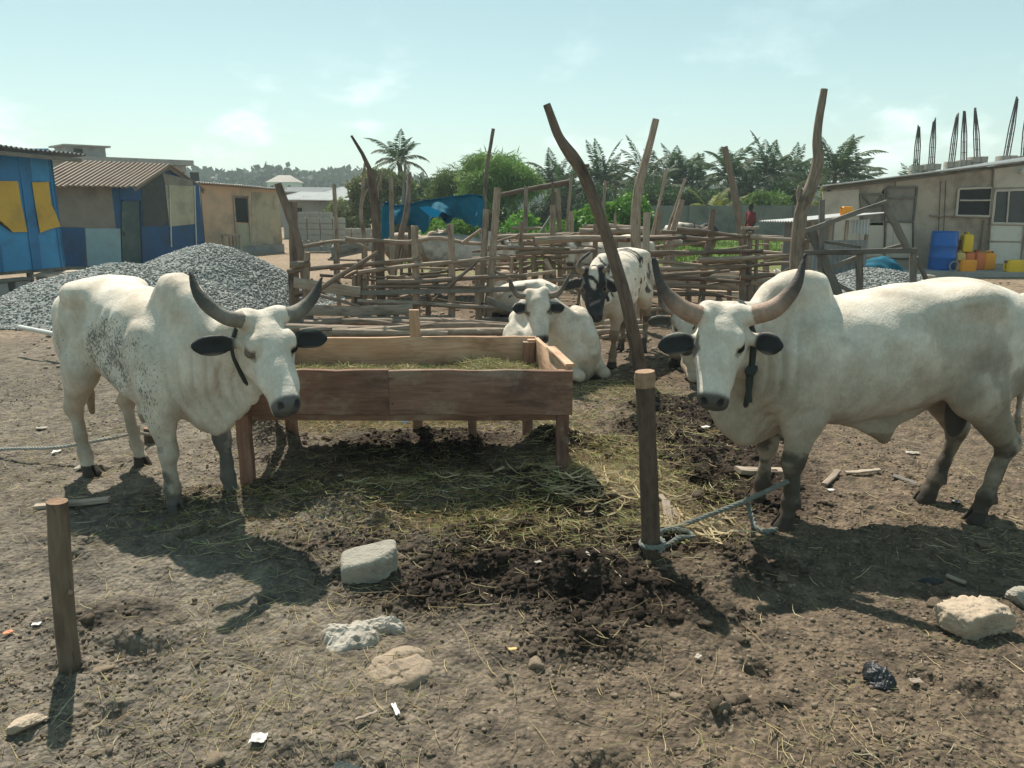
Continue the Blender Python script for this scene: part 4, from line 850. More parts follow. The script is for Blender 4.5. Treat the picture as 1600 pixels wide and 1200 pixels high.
# --- peach shed
def peach_shed():
    A, u, n = wall_frame(PX(318, 25.2), PX(440, 28.5)); Lw = np.linalg.norm(flat(PX(440, 28.5)) - A); q = lambda s, z, o=0: A + u * s + UP * z + n * o
    t = empty('shed', tuple(A), 0, 'peach painted shed with a dark window and stained lower wall, beyond the gravel heap', 'shed')
    m = MB(); prism(m, [q(0, -.1), q(Lw, -.1), q(Lw, 2.16), q(Lw * .5, 2.22), q(0, 2.28)], n, .08); e = q(Lw, 0); prism(m, [e - UP * .1, e - n * 3 - u * 1.4 - UP * .1, e - n * 3 - u * 1.4 + UP * 1.9, e + UP * 2.16], u, .08); place(m.build('wall', M['peach'], t, False), t)
    place(panel('panel', wpoly([(393, 300), (436, 302), (442, 391), (394, 390)], A, n, .012), n, .01, M['peach2'], t), t)
    place(panel('panel', wpoly([(371, 350), (393, 350), (394, 388), (373, 386)], A, n, .014), n, .01, M['cream_panel'], t), t)
    w = place(panel('window', wpoly([(366, 309), (386, 310), (388, 348), (369, 347)], A, n, .02), n, .03, M['dark'], t), t)
    for a, b in (((365, 307), (371, 388)), ((388, 307), (392, 390)), ((365, 307), (388, 308))):
        k = MB(); k.plank(PL(*a, A + n * .03, n), PL(*b, A + n * .03, n), .06, .03, up=u if a[1] != b[1] - 1 else UP); place(k.build('frame', M['board'], t), t)
    r = MB(); corrugated(r, q(-.2, 2.34, .3), q(Lw + .2, 2.2, .3), q(-.2, 2.05, -4.2), q(Lw - 1.7, 1.95, -4.2), 40, .018); place(r.build('roof', M['zinc'], t), t)
    k = MB(); k.box(q(Lw * .62, .12, .1), (Lw * .75, .12, .3), (u, n, UP)); place(k.build('plinth', M['concrete'], t), t)
    s = empty('stool', tuple(q(.35, 0, .9)), 0, 'small wooden frame stool in front of the peach shed', 'stool'); b = q(.35, 0, .9)
    for i, (dx, dy) in enumerate(((-.22, -.15), (.22, -.15), (.22, .15), (-.22, .15))):
        k = MB(); p = b + u * dx + n * dy; k.plank(p, p + UP * .7, .05, .05, up=u); place(k.build('leg', M['board'], s), s)
    k = MB(); k.box(b + UP * .715, (.54, .4, .03), (u, n, UP)); place(k.build('seat', M['board'], s), s)
peach_shed()

# --- flat roofed concrete building behind the sheds
def concrete_building():
    Y = 52; a = PX(88, Y - 4); b = PX(300, Y + 2); A, u, n = wall_frame(a, b); Lw = np.linalg.norm(flat(b) - A); q = lambda s, z, o=0: A + u * s + UP * z + n * o
    t = empty('building', tuple(A), 0, 'long flat roofed concrete building rising behind the sheds', 'building')
    m = MB(); m.box(q(Lw / 2, 2.1, -4), (Lw, 8, 4.2), (u, n, UP), bev=.03); place(m.build('wall', M['concrete'], t, False), t)
    m = MB(); m.box(q(Lw / 2, 4.38, -3.9), (Lw + .7, 8.7, .34), (u, n, UP), bev=.03); place(m.build('parapet', M['concrete'], t, False), t)
    m = MB(); m.box(q(2.4, 4.85, -1.6), (2.2, 2.5, .6), (u, n, UP), bev=.03); place(m.build('stair_house', M['concrete'], t, False), t)
    m = MB(); m.box(q(2.4, 5.2, -1.6), (2.7, 3.0, .1), (u, n, UP), bev=.02); place(m.build('roof_slab', M['concrete'], t, False), t)
    m = MB(); m.box(q(1.9, 4.85, -.36), (.5, .06, .34), (u, n, UP)); place(m.build('window', M['dark'], t, False), t)
    for s in (6.5, 7.9, 8.9): m = MB(); m.box(q(s, 3.4, .0), (.6, .06, .8), (u, n, UP)); place(m.build('window', M['dark'], t, False), t)
concrete_building()
def hill_house():
    c = PX(448, 190, 0); z0 = 4.0; t = empty('house', (c[0], c[1], z0), 0, 'pale two storey house with a hipped roof on the distant rise', 'house')
    m = MB(c); m.box(c + UP * (z0 + 1.1), (6.6, 6, 3.4), bev=.02); o = m.build('wall', M['white_panel'], t, False); place(o, t)
    w2, d2 = 3.7, 3.4; zt = z0 + 2.8; m = MB(c); V = [c + np.array((x, y, zt)) for x, y in ((-w2, -d2), (w2, -d2), (w2, d2), (-w2, d2))] + [c + np.array((-1.4, 0, zt + 1.7)), c + np.array((1.4, 0, zt + 1.7))]
    m.add(V, [(0, 1, 5, 4), (2, 3, 4, 5)], [(1, 2, 5), (3, 0, 4)]); m.add(V[:4], [(3, 2, 1, 0)]); place(m.build('roof', M['grey_panel'], t, False), t)
    for x in (-2.1, -.1, 1.9):
        for z in (1.6,): m = MB(c); m.box(c + np.array((x, -3.02, z0 + z)), (.8, .08, 1.0), bev=.01); place(m.build('window', M['dark'], t, False), t)
hill_house()
def low_house(px0, px1, Y, z, label, roofmat, wallmat, win=()):
    a, b = PX(px0, Y), PX(px1, Y); A, u, n = wall_frame(a, b); Lw = np.linalg.norm(flat(b) - A); q = lambda s, zz, o=0: A + u * s + UP * zz + n * o
    t = empty('house', tuple(A), 0, label, 'house')
    m = MB(); m.box(q(Lw / 2, z / 2, -2.5), (Lw, 5, z), (u, n, UP), bev=.02); place(m.build('wall', M[wallmat], t, False), t)
    r = MB(); corrugated(r, q(-.4, z + .03, .5), q(Lw + .4, z + .0, .5), q(-.4, z + .5, -5.3), q(Lw + .4, z + .45, -5.3), 40, .025); place(r.build('roof', M[roofmat], t), t)
    for s, zz, ww, hh in win: m = MB(); m.box(q(s * Lw, zz, .02), (ww, .08, hh), (u, n, UP), bev=.01); place(m.build('window', M['dark'], t, False), t)
low_house(444, 540, 40, 1.86, 'low grey house with two dark windows behind the block stacks', 'zinc', 'concrete', ((.17, 1.25, .35, .5), (.26, 1.25, .35, .5), (.72, 1.15, .4, .5)))
low_house(436, 500, 62, 2.6, 'grey roofed house behind the low grey house', 'zinc_dull', 'concrete')
low_house(520, 556, 50, 2.35, 'small ochre house with a bright tin roof beside the trees', 'zinc', 'cream_panel')

# --- plywood building on the far right
def ply_building():
    Y = 19.6; A, u, n = wall_frame(PX(1281, Y), PX(1720, Y)); Lw = np.linalg.norm(flat(PX(1720, Y)) - A); q = lambda s, z, o=0: A + u * s + UP * z + n * o
    xs1 = np.linalg.norm(flat(PX(1600, Y)) - A); zt = lambda s: 2.05 + (2.70 - 2.05) * s / xs1
    t = empty('building', tuple(A), 0, 'long stained plywood building with a single sloping roof, windows and mesh doorway', 'building')
    m = MB(); prism(m, [q(0, -.1), q(Lw, -.1), q(Lw, zt(Lw)), q(0, zt(0))], n, .1); bk = u * 1.7 - n * 4; prism(m, [q(0, -.1), q(0, -.1) + bk, q(0, zt(0)) + bk, q(0, zt(0))], -u, .1); place(m.build('wall', M['plywood'], t, False), t)
    r = MB(); corrugated(r, q(-.25, zt(-.25) + .07, .3), q(1.5, zt(-.25) + .07, -4.3), q(Lw + .3, zt(Lw) + .07, .3), q(Lw + .3, zt(Lw) + .07, -4.3), 50, .02, along=8); place(r.build('roof', M['zinc'], t), t)
    k = MB(); k.plank(q(-.1, zt(-.1) - .02, .02), q(Lw, zt(Lw) - .02, .02), .07, .05); place(k.build('roof_batten', M['grey_board'], t), t)
    def wp(l, o): return wpoly(l, A, n, o)
    for poly, mt in (([(1552, 262), (1640, 252), (1640, 292), (1553, 293)], 'plywood2'), ([(1382, 294), (1380, 400), (1345, 402), (1344, 352), (1380, 352)], 'plywood2'), ([(1285, 300), (1342, 296), (1342, 400), (1290, 402)], 'plywood2')):
        place(panel('panel', wp(poly, .012), n, .01, M[mt], t), t)
    def framed(nm, poly, mt, fw=.05, fm='grey_board', bars=()):
        o = place(panel(nm, wp(poly, .02), n, .03, M[mt], t), t); pts = wp(poly, .035)
        for i in range(len(pts)):
            a, b = np.array(pts[i]), np.array(pts[(i + 1) % len(pts)]); k = MB(); k.plank(a, b, fw, .04, up=np.cross(n, b - a)); k.build('frame', M[fm], o)
        for a, b in bars:
            a, b = PL(*a, A + n * .05, n), PL(*b, A + n * .05, n); k = MB(); k.plank(a, b, .035, .03, up=np.cross(n, b - a)); k.build('bar', M[fm], o)
        return o
    framed('window', [(1345, 304), (1379, 303), (1380, 346), (1347, 348)], 'grey_panel', .05, 'grey_board', (((1349, 306), (1364, 326)), ((1378, 306), (1364, 326))))
    d = framed('door', [(1386, 293), (1433, 292), (1427, 346), (1384, 346)], 'grey_panel', .05, 'grey_board', (((1386, 310), (1431, 309)),))
    framed('door', [(1384, 347), (1427, 347), (1426, 404), (1382, 404)], 'plywood2', .04, 'grey_board')
    framed('window', [(1498, 295), (1551, 293), (1547, 338), (1494, 337)], 'dark', .05, 'plywood2', (((1500, 313), (1549, 313)),))
    framed('doorway', [(1555, 298), (1604, 296), (1604, 350), (1550, 349)], 'mesh', .06, 'plywood2', (((1577, 298), (1573, 349)),))
    place(panel('door_panel', wp([(1546, 352), (1598, 353), (1596, 377), (1543, 376)], .02), n, .02, M['white_panel'], t), t); place(panel('door_panel', wp([(1543, 379), (1596, 380), (1593, 412), (1541, 412)], .02), n, .02, M['white_panel'], t), t)
    for a, b in (((1453, 337), (1545, 340)), ((1553, 262), (1543, 415)), ((1605, 350), (1594, 418)), ((1538, 344), (1531, 408))):
        k = MB(); k.plank(PL(*a, A + n * .05, n), PL(*b, A + n * .05, n), .05, .03, up=n); place(k.build('batten', M['board'], t), t)
    for px in (1470, 1478, 1399):                                          # panel joints
        k = MB(); k.plank(PL(px, 283, A + n * .012, n), PL(px - 6, 415, A + n * .012, n), .02, .008, up=n); place(k.build('joint', M['grey_board'], t), t)
    k = MB(); k.box(q(Lw * .6, .06, .7), (Lw * .9, 1.5, .12), (u, n, UP), bev=.01); place(k.build('step', M['concrete'], t, False), t)
    bb = MB(); c = PL(1598, 268, A + n * .14, n); bb.tube([c - UP * .07, c - UP * .04, c, c + UP * .05, c + UP * .09], [.01, .055, .07, .045, .02], 12, 0); place(bb.build('lamp', M['white_plastic'], t), t)
ply_building()

# --- unfinished block columns behind it
cols = [(1424, 1440, 258, 1436, 196, 'single thin block column with rebar'), (1445, 1466, 256, 1460, 186, 'second block column with rebar'), (1479, 1495, 252, 1496, 178, 'short block column next to the cluster'), (1498, 1514, 250, 1507, 173, 'middle block column of the cluster of three'), (1516, 1538, 245, 1524, 170, 'tallest stepped block column of the cluster of three'), (1562, 1584, 243, 1590, 150, 'block column beside the bright roof sheet'), (1588, 1612, 244, 1606, 165, 'block column at the far end of the roofline')]
for x0, x1, yt, rx, ry, lb in cols:
    Y = 28 + random.random(); c = P((x0 + x1) / 2, yt, Y); c[2] = 0; wd = (x1 - x0) / FPX * Y * .98; zt = P(800, yt, Y)[2]; t = empty('block_column', tuple(c), 0, lb + ' rising unfinished above the roof', 'column', 'unfinished block columns')
    nz = int(zt / .22) + 1; b = MB(c); 
    for i in range(nz):
        z = zt - .11 - i * .225
        if z < -.1: break
        h_ = .21 if i else .21
        if i % 2: b.box(c + np.array((0, 0, z)), (wd * (.94 + .06 * RNG.random()), wd, h_), bev=.006)
        else: 
            for s in (-.25, .25): b.box(c + np.array((s * wd, (RNG.random() - .5) * .03, z + (RNG.random() - .5) * .012)), (wd * .46, wd, h_ - .02 * RNG.random()), bev=.006)
    place(b.build('column', M['block'], t, False), t)
    tip = P(rx, ry, Y); r = MB(c)
    for sx, sy in ((-1, -1), (1, -1), (1, 1), (-1, 1)):
        p0 = c + np.array((sx * .065, sy * .065, zt - .02)); r.tube([p0, p0 * .5 + tip * .5 + np.array((sx * .03, sy * .03, 0)), tip + np.array((sx * .02, sy * .02, RNG.random() * .15 - .1))], .02, 5, 0)
    for k in np.linspace(.15, .8, 4):
        ctr = (c + UP * zt) * (1 - k) + tip * k; ww = .065 * (1 - k) + .015 * k; r.tube([ctr + np.array((x, y, 0)) * ww for x, y in ((-1, -1), (1, -1), (1, 1), (-1, 1), (-1, -1))], .008, 4, 0)
    place(r.build('rebar', M['rebar'], t), t)

# --- boundary wall
def boundary():
    Y = 38; a, b = PX(985, Y), PX(1300, Y + 1.5); A, u, n = wall_frame(a, b); Lw = np.linalg.norm(flat(b) - A); t = empty('boundary_wall', tuple(A), 0, 'long stained grey block boundary wall in front of the palms', 'wall')
    q = lambda s, z, o=0: A + u * s + UP * z + n * o; m = MB(); m.box(q(Lw / 2, .78, -.1), (Lw, .18, 1.66), (u, n, UP), bev=.01); place(m.build('wall', M['wall_grey'], t, False), t)
    for s in np.arange(.3, Lw, 2.7): k = MB(); k.box(q(s, .8, .03), (.28, .12, 1.66), (u, n, UP), bev=.01); place(k.build('pier', M['wall_grey'], t, False), t)
boundary()

# --- block stacks
bm_ = MB(); 
for x in (-.16, 0, .16): bm_.box((x, 0, 0), (.06, .19, .19) , bev=.004)
bm_.box((0, -.075, 0), (.44, .04, .19), bev=.004); bm_.box((0, .075, 0), (.44, .04, .19), bev=.004); bm_.box((-.2, 0, 0), (.04, .19, .19), bev=.004); bm_.box((.2, 0, 0), (.04, .19, .19), bev=.004)
blk0 = None
def blk(p, rz, lb):
    global blk0
    if blk0 is None:
        m = MB(); m.box((0, 0, 0), (.425, .2, .18), bev=.01); m.box((-.1, 0, .085), (.12, .09, .04), bev=.002); m.box((.1, 0, .085), (.12, .09, .04), bev=.002); o = blk0 = m.build('concrete_block', M['block'], None, False)
    else: o = blk0.copy(); C.objects.link(o)
    o.location = p; o.rotation_euler = (0, 0, rz); tag(o, lb, 'block', 'concrete blocks in the stacks'); return o
for (px, Y, nx, nz_, lb) in ((464, 28.2, 4, 6, 'grey concrete block in the taller stack behind the pen corner'), (533, 29.2, 3, 4, 'grey concrete block in the lower stack beside the taller one')):
    c = PX(px, Y)
    for j in range(nz_):
        for i in range(nx):
            blk((c[0] + .22 + i * .45 + RNG.normal(0, .008), c[1] + RNG.normal(0, .012), .10 + j * .2), RNG.normal(0, .02), lb)
    for i in range(nx - 1): blk((c[0] + .22 + i * .45, c[1] + .3, .10 + (nz_ - 1) * .2), RNG.normal(0, .03), lb)
    if nx == 4:
        for i in (0, 1, 2): blk((c[0] + .1 + i * .5, c[1] + .1, .10 + nz_ * .2), RNG.normal(0, .05), lb)

# --- corrugated lean-to
def lean_to():
    Y = 15.2; A, u, n = wall_frame(PX(1262, Y), PX(1347, Y)); Lw = np.linalg.norm(flat(PX(1347, Y)) - A); q = lambda s, z, o=0: A + u * s + UP * z + n * o
    t = empty('lean_to', tuple(A), 0, 'small corrugated iron shelter with dark openings beside the plywood building', 'shelter')
    m = MB(); corrugated(m, q(.0, .98), q(Lw, .98), q(0, .0), q(Lw, .0), 13, .012, along=3); place(m.build('wall_sheet', M['zinc_dull'], t), t)
    m = MB(); corrugated(m, q(Lw * .66, 1.36, .03), q(Lw, 1.38, .03), q(Lw * .66, 1.12, .05), q(Lw, 1.12, .06), 6, .014, along=3, ragged=.25); place(m.build('loose_sheet', M['zinc'], t), t)
    for s in (0, .33, .62, .99): k = MB(); k.plank(q(s * Lw, -.05, -.03), q(s * Lw, 1.36, -.03), .06, .05, up=u); place(k.build('post', M['board'], t), t)
    m = MB(); prism(m, [q(0, 0, -1.6), q(Lw, 0, -1.6), q(Lw, 1.3, -1.6), q(0, 1.3, -1.6)], n, .02); place(m.build('back_wall', M['zinc_dull'], t, False), t)
    r = MB(); corrugated(r, q(-.45, 1.34, .25), q(-.45, 1.30, -1.9), q(Lw + .25, 1.50, .25), q(Lw + .25, 1.46, -1.9), 14, .014, along=5); place(r.build('roof', M['zinc'], t), t)
    return q(Lw * .55, 1.44, -.15)
canp = lean_to()

# ------------------------------------------------------------------ drum and jerrycans
def drum():
    c = PX(1469, 18.9); c[2] = .12; t = empty('drum', tuple(c), 0, 'tall blue plastic drum standing against the plywood wall', 'drum'); R_ = .285; zs = [0, .02, .05, .27, .29, .31, .33, .56, .58, .60, .62, .82, .86, .90]; rs = [.26, .282, R_, R_, R_ + .014, R_ + .014, R_, R_, R_ + .014, R_ + .014, R_, R_, .28, .272]
    th = np.linspace(0, 2 * math.pi, 41); g = np.array([[c + np.array((r * math.cos(a), r * math.sin(a), z)) for a in th] for z, r in zip(zs, rs)]); m = MB(); m.quadsheet(g[:, ::-1], .012); place(m.build('body', M['drum'], t), t)
    m = MB(); m.tube([c + np.array((.275 * math.cos(a), .275 * math.sin(a), .90)) for a in th], .014, 6, 0); place(m.build('rim', M['drum'], t), t)
    m = MB(); g = np.array([[c + np.array((r * math.cos(a), r * math.sin(a), .80)) for a in th] for r in (.001, .27)]); m.quadsheet(g); place(m.build('lid', M['drum'], t), t)
drum()
def can_proto():
    """jerrycan 0.28 x 0.19 x 0.38 with shoulders, handle and cap, standing on z = 0"""
    zs = np.array((0, .012, .03, .29, .325, .345, .35)); sx = np.array((.124, .136, .14, .14, .128, .10, .02)); sy = np.array((.08, .092, .096, .096, .088, .066, .015)); G_ = []
    th = np.linspace(0, 2 * math.pi, 37)
    for z, a, b in zip(zs, sx, sy):
        ct, st = np.cos(th), np.sin(th); e = .28; G_.append(np.stack([a * np.sign(ct) * np.abs(ct) ** e, b * np.sign(st) * np.abs(st) ** e, np.full(37, z)], 1))
    body = MB(); body.quadsheet(np.array(G_)[:, ::-1]); body.quadsheet(np.array([G_[0] * (1, 1, 1), G_[0] * (.01, .01, 1)])[:, ::-1])
    for s in (-1, 1):
        body.plank((-.09, s * .0975, .05), (-.09, s * .0975, .27), .03, .006); body.plank((.09, s * .0975, .05), (.09, s * .0975, .27), .03, .006)
    hd = MB(); hd.tube([(-.07, 0, .335), (-.068, 0, .375), (-.04, 0, .385), (.03, 0, .385), (.055, 0, .375), (.06, 0, .34)], .013, 8, 0, sub=18)
    cp = MB(); cp.tube([(.095, 0, .33), (.10, 0, .36), (.103, 0, .378)], [.03, .028, .028], 12, 0); return body, hd, cp
cans = {}
def jerrycan(p, rot, mat, label, s=1.0):
    key = mat
    t = empty('jerrycan', p, 0, label, 'jerrycan', 'jerrycans'); t.rotation_euler = rot; t.scale = (s,) * 3
    if key not in cans:
        b, h_, c = can_proto(); b = b.build('body', M[mat], t); h_ = h_.build('handle', M[mat], t); c = c.build('cap', M['can_m' if mat != 'can_m' else 'dark'], t); cans[key] = (b, h_, c)
    else:
        for x in cans[key]: y = x.copy(); C.objects.link(y); y.parent = t
def canat(px, Y, z=.12): p = PX(px, Y, z); return (p[0], p[1], z)
jerrycan(canat(1494, 18.9), (0, 0, 1.57), 'can_t', 'tan jerrycan standing right against the blue drum', 1.2); jerrycan(canat(1509, 18.95), (0, 0, 1.5), 'can_r', 'dull red jerrycan underneath the upright yellow one', 1.2)
jerrycan(canat(1525, 18.9), (0, 0, 1.57), 'can_r', 'brighter red orange jerrycan between the dull red and the orange ones', 1.2); jerrycan(canat(1541, 18.9), (0, 0, .25), 'can_o', 'orange jerrycan standing upright at the end of the row', 1.15)
jerrycan(canat(1508, 18.95, .545), (0, 0, 1.35), 'can_y', 'yellow jerrycan stacked on top of the row beside the drum', 1.2); jerrycan(canat(1494, 19.1, .545), (0, 0, 1.4), 'can_m', 'small maroon jerrycan on the row behind the yellow one', .8)
jerrycan((canat(1521, 18.45)[0], 18.45, .235), (0, -1.57, .1), 'can_o', 'orange jerrycan lying on its side in front of the row', 1.1); jerrycan((canat(1596, 18.3)[0], 18.3, .235), (0, -1.57, .05), 'can_y', 'yellow jerrycan lying on its side apart from the others', 1.15)
jerrycan((canp[0] + .18, canp[1], canp[2] + .09), (0, -1.57, .2), 'can_o', 'orange jerrycan lying on the tin roof of the little shelter', .62)
c = PX(1490, 18.3, .12); m = MB(); th = np.linspace(0, 2 * math.pi, 25); m.tube([(c[0] + .11 * math.cos(a), c[1], .245 + .11 * math.sin(a)) for a in th], .016, 6, .05); o = m.build('hose', M['zinc_dull']); tag(o, 'small coil of grey hose leaning on the lying orange jerrycan', 'hose')
b_ = blk(tuple(PX(1443, 16.5, .1)), .2, 'single concrete block lying in front of the blue drum'); b_['group'] = ''
del b_['group']
# blue tarp bundle and stick in front of the building
def lumpy(name, label, cat, c, r, mat, seed, h=.02, amp=.02, fr=14, flat_=True, extra=()):
    c = np.array(c, float); r = np.array(r, float); F = Field(-r - .12, r + .12, h)
    F.union(ell((0, 0, 0), r), .01)
    for e in extra: F.union(ell(*e), .06)
    F.warp(lambda X, Y, Z: amp * (np.sin(X * fr + seed + 2 * np.sin(Y * fr * .7 + seed)) * np.sin(Y * fr * .9 + Z * fr * .6) + .6 * np.sin(X * fr * 2.1 + Z * fr * 1.3 + 3 * np.sin(Y * fr * .5)) + .4 * np.sin(Y * fr * 3.1 + X * fr * 1.7 + seed)), -r - .12, r + .12)
    F.D[0] = F.D[-1] = 1; F.D[:, 0] = F.D[:, -1] = 1; F.D[:, :, 0] = F.D[:, :, -1] = 1
    V, Q = F.mesh(); o = link(name, raw_mesh(name, V, [Q], np.stack([V[:, 0], V[:, 1]], 1)), mat); o.location = c; return tag(o, label, cat)
lumpy('tarpaulin', 'crumpled blue tarpaulin heaped against the plywood wall', 'tarpaulin', PX(1372, 16.6, .22), (.50, .4, .34), M['tarp_dark'], 3, .03, .03, 9)
lumpy('tarpaulin', 'flat scrap of dusty blue tarpaulin trailing towards the drum', 'tarpaulin', PX(1420, 16.8, .06), (.42, .3, .13), M['tarp_dark'], 5, .03, .025, 10)
k = MB(); k.tube([PX(1363, 15.3, .33), PX(1420, 15.0, .12)], .02, 6); tag(k.build('pole', M['board']), 'pale thin pole lying across the blue tarpaulin heap', 'pole')
# ------------------------------------------------------------------ trough
WT = .742
FR, FL, BR, BL = PZ(893, 577, WT), PZ(368, 577, WT), PZ(838, 525, WT), PZ(437, 527, WT)
tc_ = (FR + FL + BR + BL) / 4; tr = empty('feeding_trough', (tc_[0], tc_[1], 0), 0, 'long raised wooden feeding trough with reddish brown boards, half filled with hay', 'trough')
def tp(mb, nm, mt): return place(mb.build(nm, mt, tr), tr)
pd = .265
mj = FL * .545 + FR * .455
b = MB(); b.plank(FL - UP * pd / 2, mj - UP * pd / 2 - (FR - FL) * .0004, pd, .035, jit=.004, nseg=9); tp(b, 'front_board', [M['trough'], M['trough_in']])
b = MB(); b.plank(mj - UP * (pd / 2 + .002) + (FR - FL) * .0004, FR - UP * (pd / 2 + .002) + (FR - FL) * .004, pd * .99, .033, jit=.004, nseg=9); tp(b, 'front_board', [M['trough'], M['trough_in']])
for s_, z_ in ((.05, -.05), (.055, -.2), (.445, -.06), (.45, -.21), (.46, -.05), (.465, -.2), (.965, -.06), (.97, -.19)):
    q = FL + (FR - FL) * s_ + UP * z_ + np.array((0, -.018, 0)); b = MB(); b.tube([q, q + np.array((0, -.004, 0))], [.006, .005], 8, 0); tp(b, 'nail', M['rebar'])
b = MB(); b.plank(BL - UP * pd / 2, BR - UP * pd / 2, pd, .03, jit=.003, nseg=12); tp(b, 'back_panel', [M['trough_in'], M['trough_in']])
for p, q in ((FR, BR), (FL, BL)):
    d = nrm(q - p); b = MB(); b.plank(p + d * .03 - UP * pd / 2 + UP * .002, q - d * .02 - UP * pd / 2 - UP * .003, pd, .03, nseg=6); tp(b, 'side_panel', [M['trough_in'], M['trough_in']])
    b = MB(); b.plank(p + d * .03 + UP * .012, p + d * .62 + UP * .012, .055, .022, up=np.cross(d, UP), nseg=4); tp(b, 'side_cap', [M['trough_in'], M['trough_in']])
g = np.array([[FL + (FR - FL) * i + (BL - FL) * j * (1 - i) + (BR - FR) * j * i for j in (0.02, .98)] for i in (0.01, .99)]); g[..., 2] = WT - pd + .02
b = MB(); b.quadsheet(g, .02); tp(b, 'floor_board', M['trough_in'])
def leg(p, r=.075, top=WT - .03, bot=-.06): b = MB(); b.plank((p[0], p[1], bot), (p[0], p[1], top), r, r * .9, up=(1, 0, 0), jit=.003); tp(b, 'leg', [M['trough'], M['cut']])
yF = FL[1] + .055
leg((PX(389, yF)[0], yF)); leg((PX(880, yF)[0] - .01, yF)); leg((BL[0] + .06, BL[1] - .06)); leg((BR[0] - .06, BR[1] - .06)); leg((BR[0] - .45, BL[1] - .12), .06, WT - pd)
b = MB(); p = P(648, 503, BL[1] + .05); b.plank((p[0], p[1], -.05), (p[0], p[1], .93), .07, .05, up=(1, 0, 0)); tp(b, 'back_post', [M['trough_in'], M['cut']])
b = MB(); b.plank((FL[0] - .04, yF + .06, WT - pd - .035), (FR[0] - .02, yF + .06, WT - pd - .035), .05, .07, nseg=8); tp(b, 'bearer', [M['trough'], M['cut']])
b = MB(); b.plank((FL[0] - .02, yF + .05, WT - pd - .11), (BL[0] - .05, BL[1], WT - pd - .11), .05, .06, nseg=4); tp(b, 'cross_rail', [M['board'], M['cut']])
for s in (BR + np.array((-.04, -.05, 0)), FR + np.array((-.05, .04, 0))): b = MB(); b.plank((s[0], s[1], WT - pd), (s[0], s[1], WT - .015), .05, .045, up=(1, 0, 0)); tp(b, 'corner_block', [M['trough_in'], M['cut']])

# ------------------------------------------------------------------ tall trunks and stakes standing alone
def log_thing(name, label, pts, rads, mat, cat='post', seg=12, sub=30, rough=.10, extra=(), group=None):
    b = MB(pts[0]); b.tube(pts, rads, seg, rough, 4, sub=sub)
    for e, r in extra: b.tube(e, r, 8, rough, 6)
    o = b.build(name, [mat, M['cut']]); return tag(o, label, cat, group)
def Pz(px, py, Y): return P(px, py, Y)
def at_ground(px, Y, dz=-.06): p = PX(px, Y); p[2] = gzs(p[0], p[1]) + dz; return p
y0 = 7.25
log_thing('leaning_log', 'long bare log leaning sharply to one side, its foot behind the peeled stake', [at_ground(1006, y0), P(985, 494, y0), P(966, 425, y0), P(939, 340, y0), P(911, 268, y0), P(893, 243, y0), P(872, 214, y0), P(862, 185, y0), P(854, 163, y0)], [.066, .06, .057, .055, .054, .058, .042, .038, .034], M['log_dark'], sub=40, extra=(([P(905, 262, y0), P(921, 258, y0 - .02)], [.03, .012]), ([P(866, 192, y0), P(861, 196, y0)], [.02, .008])))
y0 = 10.4
log_thing('tall_log', 'tall upright log with a smooth slanting top behind the spotted cow', [at_ground(994, y0), P(994, 420, y0), P(992, 340, y0), P(997, 292, y0), P(1009, 250, y0), P(1018, 215, y0), P(1025, 186, y0)], [.075, .07, .066, .063, .052, .047, .044], M['log'])
y0 = 9.0
log_thing('crooked_log', 'thick crooked trunk with a knobbly upper half beside the wooden frame', [at_ground(1243, y0), P(1244, 410, y0), P(1249, 338, y0), P(1258, 312, y0), P(1270, 287, y0), P(1280, 250, y0), P(1276, 222, y0), P(1279, 190, y0), P(1284, 160, y0), P(1288, 139, y0)], [.085, .08, .075, .085, .072, .062, .048, .044, .043, .040], M['log'], sub=48, rough=.14,
          extra=(([P(1253, 322, y0), P(1248, 300, y0 + .03), P(1250, 290, y0 + .04)], [.05, .035, .02]), ([P(1250, 300, y0 + .03), P(1240, 296, y0 + .05)], [.018, .006]), ([P(1277, 230, y0), P(1270, 226, y0)], [.02, .006]), ([P(1283, 170, y0), P(1276, 172, y0)], [.018, .006])))
y0 = 13.2
log_thing('bent_log', 'bent log with a broken top standing among the rails in front of the palms', [at_ground(1162, y0), P(1163, 420, y0), P(1160, 365, y0), P(1151, 320, y0), P(1146, 290, y0), P(1139, 262, y0), P(1132, 229, y0)], [.075, .075, .07, .066, .058, .052, .05], M['log'])
y0 = 11.3
log_thing('forked_post', 'tall dark post with a thin pole branching from its top at the pen corner', [at_ground(597, y0), P(594, 430, y0), P(588, 350, y0), P(583, 300, y0), P(580, 266, y0)], [.07, .066, .06, .06, .062], M['log_dark'], extra=(([P(580, 270, y0), P(566, 240, y0), P(549, 212, y0)], [.036, .026, .017]),))
log_thing('leaning_post', 'short thick dark post leaning at the outer corner of the pen', [at_ground(484, 11.6), P(470, 390, 11.6), P(452, 335, 11.6), P(434, 287, 11.6)], [.06, .058, .062, .055], M['log_dark'])
log_thing('corner_post', 'stout dark upright post at the outer pen corner', [at_ground(461, 11.75), P(459, 380, 11.75), P(457, 315, 11.75)], [.07, .07, .066], M['log_dark'])
log_thing('thin_pole', 'thin straight grey pole standing behind the leaning corner post', [at_ground(530, 12.2), P(526, 360, 12.2), P(522, 288, 12.2)], [.036, .034, .03], M['log'])
log_thing('twisted_branch', 'thin twisted branch standing next to the tall dark post', [at_ground(574, 11.8), P(570, 370, 11.8), P(563, 335, 11.8), P(567, 298, 11.8), P(570, 255, 11.8)], [.045, .034, .03, .024, .018], M['log'], extra=(([P(565, 318, 11.8), P(575, 295, 11.8)], [.022, .012]),))
